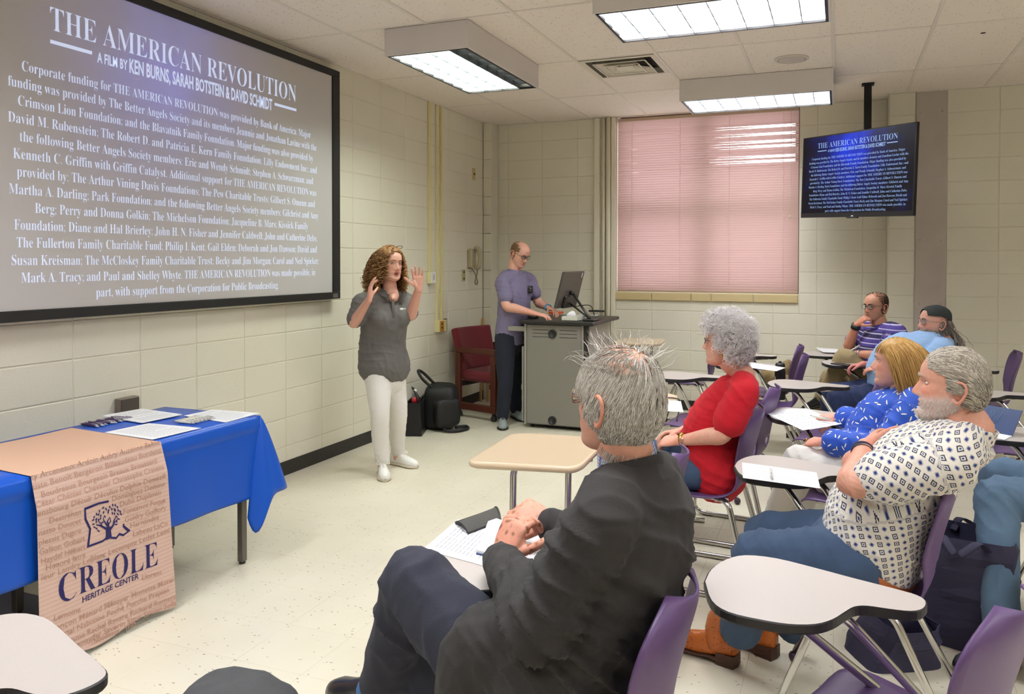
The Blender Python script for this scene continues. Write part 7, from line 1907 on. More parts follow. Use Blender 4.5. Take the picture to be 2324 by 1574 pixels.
# ---- 3 the man in the blazer, seen from behind
def blazer_man():
    d, r = frm(168); sk = (214, 160, 136)
    p = Person('elderly grey haired man in charcoal blazer, hands joined over a notebook', (-.60, 1.64, 0))
    hc = at(1403, 905, 1.66); fd = nrm([-.90, .42, .02]); nck = at(1420, 1036, 1.68)
    p.head(hc, fd, (0, 0, 1), sk, .40, (170, 96, 88), nck, .064, 1.02, (90, 100, 110), (150, 140, 130), hk=dict(jaw=1.04, fat=.004), seed=12,
           bald=((206, 150, 122), lambda x, y, z: 0 * x))
    # thinning crown and thick back hair
    cr = np.array([-.055, 0.0, .100])
    keep = lambda x, y, z: (((z > .036) & (x < .070)) | ((x < .020) & (z > -.030)) | ((x < -.012) & (z > -.088)))
    def tgt(q):
        v = q - cr; v[:, 2] *= .3; v = v / (np.linalg.norm(v, axis=1)[:, None] + 1e-6); return v * 2.2 + np.array([.2, 0, -1.2])
    thin = lambda x, y, z: np.exp(-(((x + .012) / .066) ** 2 + (y / .052) ** 2)) * (z > .060)
    R1, N1 = surf_points(lambda x, y, z: keep(x, y, z) * (1 - .93 * thin(x, y, z)), 5600, .003, 31)
    ly1 = strands('h', R1, N1 * .12 + tgt(R1.copy()) * .6, .050, 8, .0009, .9, .0015, 1.0, ell=(ELL[0], ELL[1], .045, .10), seed=32, frizz=.22, target=tgt)
    R2, N2 = surf_points(lambda x, y, z: ((x < .03) & (z < .02) & keep(x, y, z)) * 1.0, 3000, .006, 33)
    ly2 = strands('h', R2, N2 * .15 + np.array([-.25, 0, -1.0]), .040, 8, .0009, .8, .002, 1.2, ell=(ELL[0], ELL[1] * 1.0, .045, .115), seed=34, frizz=.3)
    R3, N3 = surf_points(lambda x, y, z: (z > .07) * 1.0, 90, .003, 35)
    ly3 = strands('h', R3, N3 * .9 + np.array([.2, 0, 0]), .05, 7, .0007, .3, .004, 1.0, seed=36, frizz=1.2)
    p.hair(hair_mat('salt_grey_hair', (150, 142, 132), (236, 230, 222)), [ly1, ly2, ly3], hair_cap(lambda x, y, z: (keep(x, y, z) & (thin(x, y, z) < .12)) * 1.0, .002, amp=.001))
    p.glasses(mat('thin_bronze_frame', (150, 120, 92), .3, .6), .026, .017, .0015)
    # blazer
    tp = MB(); hem, bel, chs, shl = np.array([-.60, 1.62, .50]), np.array([-.555, 1.62, .66]), np.array([-.44, 1.64, .89]), np.array([-.415, 1.665, 1.00])
    torso(tp, [hem - Z3 * .02 - d * .02, hem + Z3 * .03, bel, chs, shl, nck - Z3 * .035], [.200, .205, .200, .195, .160, .070], [.150, .160, .160, .150, .105, .062], r)
    shL, shR = at(1366, 1196, 1.48), at(1486, 1100, 1.86)
    elL, wrL = at(1228, 1408, 1.44), at(1135, 1270, 1.80)
    elR, wrR = at(1330, 1235, 1.98), at(1252, 1192, 1.98)
    for s_, e_, w_ in ((shL, elL, wrL), (shR, elR, wrR)):
        tubeP(tp, [nck - Z3 * .085, nck * .4 + s_ * .6 - Z3 * .005, s_, s_ + (e_ - s_) * .35], [.064, .072, .076, .076])
        tubeP(tp, [s_, s_ * .5 + e_ * .5, e_ + (e_ - w_) * .02, e_ * .55 + w_ * .45, w_ + (e_ - w_) * .03], [.076, .074, .068, .060, .050])
    # skirt of the jacket falling over the hip towards the seat
    tubeP(tp, [bel - Z3 * .04 - r * .08, at(1225, 1500, 1.56), at(1108, 1478, 1.56), at(1085, 1560, 1.56)], [.13, .125, .105, .10])
    fl = [(elL, .15, (.5, .2, .6), .016, .05), (shL * .5 + elL * .5, .14, (.5, .1, 1), .011, .055), (bel - d * .1, .24, (.75, .3, .8), .015, .065), (chs - d * .12 + r * .05, .18, (.5, .3, 1), .010, .08), (hem - d * .1 - r * .05, .18, (1, .3, .5), .010, .07), (elL * .5 + wrL * .5, .10, (1, .3, .3), .010, .045)]
    bz = p.cloth('blazer', tp, M_BLAZ, .0075, 5, fl, seed=13, gfold=.005, gscale=8)
    # collar, lapel roll, pocket flap and back vent
    ax = nrm(nck - shl + Z3 * .03)
    collar(p, 'blazer_collar', nck - ax * .065, ax, r, .098, .086, .060, -.22, M_BLAZ, gap=1.9, front=d, parent=bz, thick=.006, lean=-.012)
    sc_ = collar(p, 'shirt_collar', nck - ax * .040, ax, r, .074, .070, .060, -.10, check_mat(), gap=.35, front=d, thick=.003, lean=-.004)
    V = np.array([v.co[:] for v in sc_.data.vertices]); vec_attr(sc_.data, 'weave', np.column_stack([np.arctan2(V[:, 1] - V[:, 1].mean(), V[:, 0] - V[:, 0].mean()) * .07, V[:, 2], 0 * V[:, 2]]))
    q = MB(); a, b_, c, e_ = at(1142, 1438, 1.432), at(1258, 1488, 1.432), at(1220, 1520, 1.425), at(1184, 1512, 1.425)
    q.add([a, b_, c, e_, a + np.array([0, .012, 0]), b_ + np.array([0, .012, 0]), c + np.array([0, .012, 0]), e_ + np.array([0, .012, 0])], [(0, 1, 2, 3), (7, 6, 5, 4), (0, 4, 5, 1), (1, 5, 6, 2), (2, 6, 7, 3), (3, 7, 4, 0)]); p.part('pocket_flap', q.V, q.F, M_BLAZ, bz, smooth=False)
    for (w_, e_) in ((wrL, elL), (wrR, elR)):
        t = nrm(w_ - e_); m_ = MB(); m_.tube([w_ - t * .04, w_ + t * .012], [.040, .0385], 20, side=(0, 0, 1)); p.part('shirt_cuff', m_.V, m_.F, M_LBLUE)
    hL, hR = at(1122, 1232, 1.90) - at(1135, 1270, 1.80), at(1205, 1165, 2.02) - wrR
    tl = p.arm(shL * .3 + elL * .7, elL, wrL, nrm([.22, .45, .80]), (-.30, -.85, .45), (.9, -.1, .1), sk, .45, .9, 3, curls=((42, 50, 26), (50, 52, 26), (54, 52, 26), (58, 50, 24)), spread=(4, 1, -2, -5), R=(.045, .042, .038, .030), tc=(18, 22), sc=1.14)
    tr_ = p.arm(shR * .3 + elR * .7, elR, wrR, nrm([-.86, .0, .34]), (.20, -.50, .82), (-.2, -.9, -.3), sk, .45, .5, 4, curls=((34, 56, 34), (46, 58, 34), (54, 58, 34), (60, 56, 30)), spread=(2, 0, -2, -4), R=(.045, .042, .038, .030), tc=(26, 26), sc=1.14)
    # trousers: left leg crossed over the right
    pel = np.array([-.60, 1.64, .54]); hipL, hipR = pel - r * .095, pel + r * .095
    knL, anL = np.array([-1.035, 1.66, .665]), np.array([-1.26, 1.86, .34]); knR, anR = np.array([-1.03, 1.84, .545]), np.array([-1.02, 1.84, .10])
    knL = at(945, 1322, 1.66); anL = at(868, 1548, 1.80)
    legs(p, 'trousers', M_NTROU, pel, r, (hipL, hipR), (knL, knR), (anL, anR), R=(.105, .100, .086, .074, .064), folds=[(knL + Z3 * -.10, .16, (.4, .5, .5), .010, .07), (hipL * .4 + knL * .6, .16, (1, 0, .6), .007, .07)], seed=14)
    f0 = at(852, 1560, 1.83); tt = nrm(at(765, 1535, 1.92) - f0)
    p.limb([anL, f0 + tt * .01], [.040, .042], (60, 104, 160)); sock = MB(); tubeP(sock, [anL + (knL - anL) * .12, anL + (f0 - anL) * .5, f0 + tt * .02 - Z3 * .01], [.043, .044, .044]); p.part('sock', sock.V, sock.F, cloth_mat('blue_sock', (64, 112, 172), .15))
    up = nrm(np.array([.25, -.15, 1.0])); hl = f0 - up * .075 - tt * .06
    shoe(p, 'shoe', hl, hl + tt * .29, M_SHOEB, M_SOLEB, up=up, w_=.050, h=.065)
    g = np.array([anR[0], anR[1], .001]); shoe(p, 'shoe', g - d * .07, g + d * .21, M_SHOEB, M_SOLEB, w_=.05)
    p.finish()
    a, b_ = at(1150, 1190, 1.95), at(1172, 1172, 2.0)
    pen('black pen held between the hands of the man in the blazer', at(1146, 1196, 1.93), at(1196, 1152, 2.02), M_EDGE, None)
blazer_man()

# ---- 4 the man with crossed arms
def pattern_man():
    d, r = frm(174); sk = (216, 162, 140)
    p = Person('bearded grey haired man in white diamond print shirt with crossed arms', (.08, 2.80, 0))
    Y = 2.80; hc = at(2158, 872, Y); fd = nrm([-.985, .05, .05]); nck = at(2203, 968, Y)
    p.head(hc, fd, (.06, 0, 1), sk, .42, (176, 100, 92), nck, .066, 1.02, (90, 104, 112), (170, 150, 130), stubble=((214, 202, 194), .75), hk=dict(jaw=1.06, fat=.005, chin=.006), seed=22)
    keep = lambda x, y, z: (((z > .034 + .35 * np.clip(x - .03, 0, .05)) & (x < .074)) | ((x < .022) & (z > -.012)) | ((x < -.022) & (z > -.062)))
    def tg(q): return np.array([-1.6, 0, -.25]) + np.column_stack([0 * q[:, 0], 0 * q[:, 1], -1.5 * (q[:, 0] < -.04)])
    R1, N1 = surf_points(lambda x, y, z: keep(x, y, z) * 1.0, 4200, .003, 41)
    l1 = strands('h', R1, N1 * .25 + np.array([-.7, 0, .05]), .042, 7, .0012, .5, .0012, 1, ell=(ELL[0], ELL[1], .06, .12), seed=42, frizz=.22, target=tg)
    R2, N2 = surf_points(lambda x, y, z: ((x > -.025) & (z < -.040) & (z > -.117) & ~((x > .07) & (np.abs(y) < .018) & (z > -.078)) & ((z < -.05) | (x < .05))) * 1.0, 1500, .0, 43, p.hk)
    l2 = strands('b', R2, N2 * .45 + np.array([.1, 0, -.9]), .008, 4, .0007, .3, seed=44, frizz=.4)
    p.hair(hair_mat('silver_hair', (132, 124, 114), (222, 212, 196)), [l1], hair_cap(lambda x, y, z: keep(x, y, z) * 1.0, .002, amp=.001))
    p.hair(hair_mat('white_beard', (206, 196, 188), (244, 240, 234)), [l2], name='beard')
    tp = MB(); Y = 2.80; hem, bel, mid, chs, shl = np.array([.125, Y, .585]), np.array([.125, Y, .665]), np.array([.185, Y, .775]), np.array([.265, Y, .87]), np.array([.330, Y, .935])
    torso(tp, [hem - Z3 * .03 + d * .0, hem + Z3 * .0, bel, mid, chs, shl, nck - Z3 * .02], [.190, .198, .208, .205, .195, .175, .075], [.150, .160, .165, .155, .135, .095, .062], r)
    shL, shR = at(2150, 1052, 2.61), at(2150, 1015, 3.00)
    elL, wrL = at(1938, 1098, 2.58), at(1962, 1012, 2.78)
    elR, wrR = at(1945, 1050, 2.98), at(2010, 1030, 2.72)
    for s_, e_ in ((shL, elL), (shR, elR)):
        tubeP(tp, [nck - Z3 * .075, nck * .45 + s_ * .55, s_, s_ + (e_ - s_) * .4], [.066, .078, .082, .082])
        tubeP(tp, [s_, s_ + (e_ - s_) * .35, s_ + (e_ - s_) * .70], [.082, .084, .084])
    ax = nrm(nck - hem)
    m = diamond_mat()
    sh = p.cloth('shirt', tp, m, .0085, 5, [(mid - r * .12, .16, (.5, 0, 1), .006, .06), (bel - r * .1, .16, (.2, 0, 1), .005, .07), (shL, .14, (1, 0, .5), .006, .06), (chs - d * .12 - r * .06, .16, (.6, 0, .8), .007, .07), (hem - d * .08, .14, (.4, 0, 1), .006, .05)], seed=23, gfold=.005,
                 pat=wrap_uv(hem, ax, d, r, .19, [(shL, elL, Z3, .135), (shR, elR, Z3, .135)]))
    c_ = collar(p, 'shirt_collar', nck - ax * .040, nrm(ax * .5 + Z3 * .6), r, .090, .086, .050, .05, m, gap=.9, front=d, parent=sh, thick=.004, drop=.03)
    V = np.array([v.co[:] for v in c_.data.vertices]); vec_attr(c_.data, 'weave', np.column_stack([np.arctan2(V[:, 1] - V[:, 1].mean(), V[:, 0] - V[:, 0].mean()) * .085, V[:, 2], 0 * V[:, 2]]))
    p.arm(shL, elL, wrL, nrm([.25, .8, .15]), (-.8, .1, .6), (.1, .2, 1), sk, .4, curls=((20, 30, 20),) * 4, R=(.052, .050, .046, .032), seed=6)
    p.arm(shR, elR, wrR, nrm([.35, -.85, -.05]), (-.55, -.25, .75), (.0, -.2, .9), sk, .55, curls=((24, 40, 24), (26, 42, 24), (28, 42, 24), (32, 42, 24)), spread=(4, 1, -2, -5), R=(.052, .050, .046, .032), seed=7)
    t = nrm(wrL - elL); band(p, 'bracelet', wrL - t * .028, t, .036, .009, mat('braided_navy_cord', (44, 44, 70), .7, bump=.4, bscale=300), side=(0, 0, 1)); band(p, 'bracelet', wrL - t * .044, t, .037, .005, M_GOLD if False else mat('dark_bead_cord', (60, 54, 62), .6), side=(0, 0, 1))
    pel = np.array([.08, 2.80, .545]); hipL, hipR = pel - r * .10, pel + r * .10
    knL, knR = at(1722, 1262, 2.70), at(1742, 1216, 2.98)
    anL, anR = np.array([-.33, 2.90, .17]), np.array([-.15, 3.10, .13])
    jn = legs(p, 'jeans', M_JEAN, pel, r, (hipL, hipR), (knL, knR), (anL, anR), R=(.112, .104, .086, .074, .066), folds=[(hipL * .6 + knL * .4, .16, (1, .2, .5), .006, .06), (knL, .12, (1, 0, 1), .005, .05), (anR + Z3 * .06, .1, (0, .2, 1), .006, .04)], seed=24, cuff=.012)
    # leather belt above the hips, visible at his left
    m_ = MB(); n = 40; V_ = []
    for j in (0, 1):
        for i in range(n):
            a = 2 * PI * i / n; c = hem - ax * .066 + ax * .036 * j
            V_.append(c + r * .196 * math.cos(a) + nrm(np.cross(ax, r)) * .166 * math.sin(a))
    m_.add(V_, [(i, (i + 1) % n, n + (i + 1) % n, n + i) for i in range(n)]); o = p.part('belt', m_.V, m_.F, mat('tan_leather_belt', (164, 88, 40), .45, var=.12, vscale=20)); o.modifiers.new('t', 'SOLIDIFY').thickness = .005
    M_BOOT = mat('orange_ostrich_leather', (196, 104, 40), .38, var=.12, vscale=30); M_BSOLE = mat('brown_stacked_heel', (72, 44, 30), .5)
    nt = M_BOOT.node_tree; vb = nt.nodes.new('ShaderNodeTexVoronoi'); vb.inputs['Scale'].default_value = 75; g_ = nt.nodes.new('ShaderNodeNewGeometry'); nt.links.new(g_.outputs['Position'], vb.inputs['Vector'])
    k = ND(M_BOOT); dot = k.math('LESS_THAN', vb.outputs['Distance'], .22); b = nt.nodes['Principled BSDF']; src = b.inputs['Base Color'].links[0].from_socket
    nt.links.new(k.mix(dot, src, lin((120, 56, 22))), b.inputs['Base Color'])
    for (an, heel, toe) in ((anL, onZ(1672, 1512, 0.0), onZ(1545, 1468, .0)), (anR, onZ(1760, 1494, 0.0), onZ(1628, 1440, .0))):
        heel[2] = toe[2] = .001; t = nrm(toe - heel); toe = heel + t * .295
        toe[2] += .012
        o = shoe(p, 'boot', heel - t * .0, toe, M_BOOT, M_BSOLE, w_=.047, h=.095, sole=.012, toeh=.052, heelblock=.034)
        m_ = MB(); m_.tube([heel + t * .075 + Z3 * .07, heel + t * .070 + Z3 * .15, an * 1.0 + Z3 * .10], [.046, .050, .054], 16, cap='round', sub=3); p.part('boot_shaft', m_.V, m_.F, M_BOOT, o)
        m_ = MB(); m_.prism([(.0, -.034), (.070, -.036), (.070, .036), (.0, .034), (-.006, .0)], 0, .046, M=basis(t, np.cross(Z3, t), Z3, heel)); p.part('heel', m_.V, m_.F, M_BSOLE, o, smooth=False)
    p.finish()
pattern_man()

# ---- 5 the blonde woman
def blonde():
    d, r = frm(172); sk = (222, 170, 148); Y = 3.85
    p = Person('woman with long blonde hair in blue leaf print blouse resting her hand on notes', (.08, 3.85, 0))
    hc = at(2034, 822, Y); fd = nrm([-.98, .12, .06]); nck = at(2062, 893, Y)
    p.head(hc, fd, (.04, 0, 1), sk, .4, (186, 92, 92), nck, .050, .97, (100, 120, 130), (150, 116, 80), hk=dict(jaw=.95), seed=32)
    keep = lambda x, y, z: ((z > .058) & (x < .070)) | ((x < .026) & (z > .0)) | ((x < .010) & (z > -.06))
    def tg(q): return np.column_stack([-1.0 + 0 * q[:, 0], 1.2 * np.sign(q[:, 1]) * (q[:, 2] > .05), -2.6 + 0 * q[:, 0]])
    R1, N1 = surf_points(lambda x, y, z: keep(x, y, z) * 1.0, 3600, .003, 51)
    l1 = strands('h', R1, N1 * .20 + np.array([-.55, 0, -.2]) + np.sign(R1[:, 1:2]) * np.array([[0, .5, 0]]), .235, 12, .0015, .9, .002, 1.2, ell=(ELL[0], ELL[1] * np.array([1, 1.02, 1.0]), .07), seed=52, frizz=.25, target=tg)
    R2, N2 = surf_points(lambda x, y, z: ((z > .085) & (x > .02)) * 1.0, 300, .004, 53)
    l2 = strands('h', R2, N2 * .2 + np.array([.5, 0, -.5]) + R2[:, 1:2] * np.array([[0, 9.0, 0]]), .055, 8, .0014, 2.4, ell=(ELL[0], ELL[1], .055), seed=54, frizz=.2)
    p.hair(hair_mat('blonde_hair', (150, 104, 48), (226, 184, 112)), [l1, l2], hair_cap(lambda x, y, z: keep(x, y, z) * 1.0, .008))
    tp = MB(); hem, bel, chs, shl = at(1985, 1040, Y), at(1990, 985, Y), at(2030, 940, Y), at(2055, 912, Y)
    torso(tp, [hem - Z3 * .02, hem + Z3 * .02, bel, chs, shl, nck - Z3 * .035], [.175, .178, .168, .165, .155, .066], [.145, .150, .140, .140, .095, .055], r)
    for sx in (-1, 1): tp.sphere(chs + d * .075 + r * .07 * sx - Z3 * .02, .078, 14, 10)
    shL, shR = at(2085, 918, 3.66), at(2050, 905, 4.03)
    elL, wrL = at(2000, 1012, 3.60), at(1868, 1003, 3.78); elR, wrR = at(1985, 962, 4.12), at(1902, 944, 4.20)
    for s_, e_, w_, f_ in ((shL, elL, wrL, .22), (shR, elR, wrR, .25)):
        tubeP(tp, [nck - Z3 * .06, nck * .4 + s_ * .6, s_], [.055, .066, .072])
        tubeP(tp, [s_, s_ * .5 + e_ * .5, e_, e_ * .45 + w_ * .55, w_ + (e_ - w_) * f_], [.072, .066, .062, .060, .064])
    m = leaf_mat(); ax = nrm(nck - hem)
    o = p.cloth('blouse', tp, m, .0085, 5, [(elL, .12, (1, 0, .6), .007, .045), (shL * .5 + elL * .5, .12, (.5, 0, 1), .005, .05), (bel, .18, (.3, 0, 1), .005, .06), (elR, .1, (1, 0, .5), .006, .045)], seed=33, gfold=.004,
                pat=wrap_uv(hem, ax, d, r, .16, [(shL, elL, Z3, .09), (elL, wrL, Z3, .09), (shR, elR, Z3, .09), (elR, wrR, Z3, .09)]))
    c_ = collar(p, 'blouse_collar', nck - ax * .055, ax, r, .085, .072, .030, .05, m, gap=1.4, front=d, parent=o, drop=.05)
    V = np.array([v.co[:] for v in c_.data.vertices]); vec_attr(c_.data, 'weave', V)
    p.arm(shL, elL, wrL, nrm(at(1815, 1000, 3.88) - wrL), (-.15, -.35, .9), (-.1, .8, -.5), sk, .45, curls=((20, 34, 20), (24, 36, 20), (26, 36, 20), (30, 36, 20)), spread=(6, 2, -3, -8), R=(.046, .043, .038, .027), seed=8, sc=.98)
    tps = p.arm(shR, elR, wrR, nrm(at(1845, 950, 4.20) - wrR), (-.1, -.2, 1), (-.2, -1, -.1), sk, .45, curls=((16, 26, 16), (18, 28, 16), (20, 28, 16), (24, 28, 14)), spread=(10, 3, -4, -10), R=(.046, .043, .038, .027), seed=9, sc=.98)
    t = nrm(wrL - elL); band(p, 'bangle', wrL - t * .045, t, .034, .012, M_GOLD, side=(0, 0, 1), asp=1.1, label='gold bangle'); t = nrm(wrR - elR); band(p, 'bangle', wrR - t * .03, t, .034, .006, mat('bead_bracelet', (214, 206, 200), .4), side=(0, 0, 1)); band(p, 'bangle', wrR - t * .06, t, .036, .030, mat('plum_wrap', (110, 84, 112), .4), side=(0, 0, 1))
    f = MB(); q = wrL + nrm(at(1815, 1000, 3.88) - wrL) * .105 + Z3 * .008; f.sphere(q, .007, 8, 6); p.part('ring', f.V, f.F, M_GOLD)
    nl = MB()
    for tp_ in tps: nl.sphere(tp_ + Z3 * .002, .0058, 8, 6, sc=(1.3, 1, .8))
    p.part('red_nails', nl.V, nl.F, mat('red_nail_polish', (222, 52, 48), .2))
    pel = np.array([.05, 3.85, .53]); hipL, hipR = pel - r * .09, pel + r * .09; knL, knR = at(1815, 1045, 3.82), at(1838, 1040, 4.02)
    anL, anR = np.array([-.30, 4.16, .20]), np.array([-.18, 4.20, .18])
    legs(p, 'trousers', M_WPANT, pel, r, (hipL, hipR), (knL, knR), (anL, anR), R=(.096, .088, .074, .066, .060), seed=34, folds=[(knL, .12, (1, 0, 1), .005, .05)])
    for a_ in (anL, anR):
        p.limb([a_ + Z3 * .06, a_ * [1, 1, 0] + Z3 * .07], [.044, .036], (226, 170, 150), flush=.3); g = np.array([a_[0], a_[1], .001]); shoe(p, 'shoe', g - d * .06, g + d * .18, mat('tan_flat', (190, 160, 120), .5), M_SOLEB, w_=.042, h=.045, sole=.012, toeh=.035)
    p.finish()
    q = wrR + nrm(at(1845, 950, 4.20) - wrR) * .08
    pen('white pen under the painted fingers of the blonde woman', at(1838, 942, 4.22), at(1885, 952, 4.10), M_PENW, None)
blonde()

# ---- 6 the woman in red
def red_lady():
    d, r = frm(172); sk = (222, 172, 150); Y = 3.75
    p = Person('woman with curly white hair and glasses in a red top, seen in profile', (-.62, 3.75, 0))
    hc = at(1645, 775, Y); fd = nrm([-.985, .10, .03]); nck = at(1684, 845, Y)
    p.head(hc, fd, (.02, 0, 1), sk, .4, (178, 96, 92), nck, .052, .98, (96, 110, 110), None, hk=dict(jaw=1.02, fat=.006), seed=42)
    keep = lambda x, y, z: ((z > .040) & (x < .076)) | ((x < .030) & (z > -.02)) | ((x < -.01) & (z > -.075))
    R1, N1 = surf_points(lambda x, y, z: keep(x, y, z) * 1.0, 2200, .004, 61)
    l1 = strands('h', R1, N1 * 1.0 + np.array([-.25, 0, .0]), .062, 12, .0012, .25, .010, 2.2, ell=(ELL[0], ELL[1], .05), seed=62, frizz=1.0)
    p.hair(hair_mat('white_curls', (226, 218, 216), (250, 246, 246)), [l1], hair_cap(lambda x, y, z: keep(x, y, z) * 1.0, .018, amp=.006))
    tp = MB(); hem, bel, chs, shl = at(1632, 1045, Y), at(1618, 985, Y), at(1648, 925, Y), at(1676, 880, Y)
    torso(tp, [hem - Z3 * .07, hem + Z3 * .0, bel, chs, shl, nck - Z3 * .045], [.175, .180, .175, .165, .150, .072], [.130, .145, .148, .130, .095, .058], r)
    for sx in (-1, 1): tp.sphere(chs + d * .055 + r * .07 * sx - Z3 * .02, .078, 14, 10)
    shL, shR = at(1688, 893, 3.57), at(1668, 880, 3.93)
    elL, wrL = at(1640, 985, 3.52), at(1540, 1000, 3.62); elR, wrR = at(1600, 965, 4.00), at(1545, 978, 3.85)
    for s_, e_ in ((shL, elL), (shR, elR)):
        tubeP(tp, [nck - Z3 * .07, nck * .4 + s_ * .6, s_], [.055, .066, .070]); tubeP(tp, [s_, s_ + (e_ - s_) * .4, s_ + (e_ - s_) * .68], [.070, .076, .078])
    p.cloth('red_top', tp, M_RTEE, .0085, 5, [(bel + d * .1, .16, (.3, 0, 1), .007, .05), (shL, .12, (.6, 0, .8), .006, .05), (hem - r * .1, .14, (.4, 0, 1), .006, .05), (chs - r * .1, .12, (.5, 0, 1), .004, .05)], seed=43, gfold=.004)
    nk = MB(); ax = nrm(nck - shl)
    nk.tube([nck - ax * .02 + r * .060 * math.cos(a) + np.cross(r, ax) * -.058 * math.sin(a) - Z3 * .035 * max(0, math.sin(a)) for a in np.linspace(0, 2 * PI, 29)[:-1]], .0016, 5, closed=True); p.part('necklace', nk.V, nk.F, M_GOLD)
    p.arm(shL, elL, wrL, nrm([-.9, .35, -.15]), (-.1, -.45, .85), (-.2, .8, .4), sk, .45, curls=((28, 40, 20),) * 4, spread=(4, 1, -2, -5), R=(.048, .044, .038, .027), seed=10)
    p.arm(shR, elR, wrR, nrm([-.9, -.30, -.15]), (-.1, .3, .95), (-.2, -.8, .4), sk, .5, curls=((30, 40, 20),) * 4, spread=(4, 1, -2, -5), R=(.048, .044, .038, .027), seed=11)
    t = nrm(wrL - elL); band(p, 'watch_strap', wrL - t * .03, t, .036, .016, M_GOLD, side=(0, 0, 1), asp=.9); w_ = MB(); w_.sphere(wrL - t * .03 + np.array([0, -.030, .006]), .014, 12, 8, sc=(1, .5, 1)); p.part('watch_face', w_.V, w_.F, mat('rose_watch', (206, 150, 130), .3, .5))
    e = MB(); q = p.W([-.004, -.077 * np.sign(1), -.052]); q = p.W([-.006, .079, -.050]); e.sphere(q, .006, 8, 6); e.sphere(q - Z3 * .012, .005, 8, 6, sc=(1, 1, 1.6)); p.part('earring', e.V, e.F, M_GOLD)
    p.glasses(mat('wine_metal_frame', (92, 50, 60), .3, .5), .022, .015, .0015)
    pel = np.array([-.62, 3.75, .52]); hipL, hipR = pel - r * .10, pel + r * .10; knL, knR = np.array([-1.05, 3.70, .53]), np.array([-1.05, 3.92, .53]); anL, anR = np.array([-1.02, 3.70, .10]), np.array([-1.04, 3.94, .10])
    legs(p, 'jeans', M_JEAN, pel, r, (hipL, hipR), (knL, knR), (anL, anR), R=(.082, .082, .070, .062, .054), seed=44, seat=(.140, .62))
    for a_ in (anL, anR):
        g = np.array([a_[0], a_[1], .001]); shoe(p, 'shoe', g - d * .07, g + d * .19, M_SHOEB, M_SOLEB, w_=.046)
    p.finish()
red_lady()

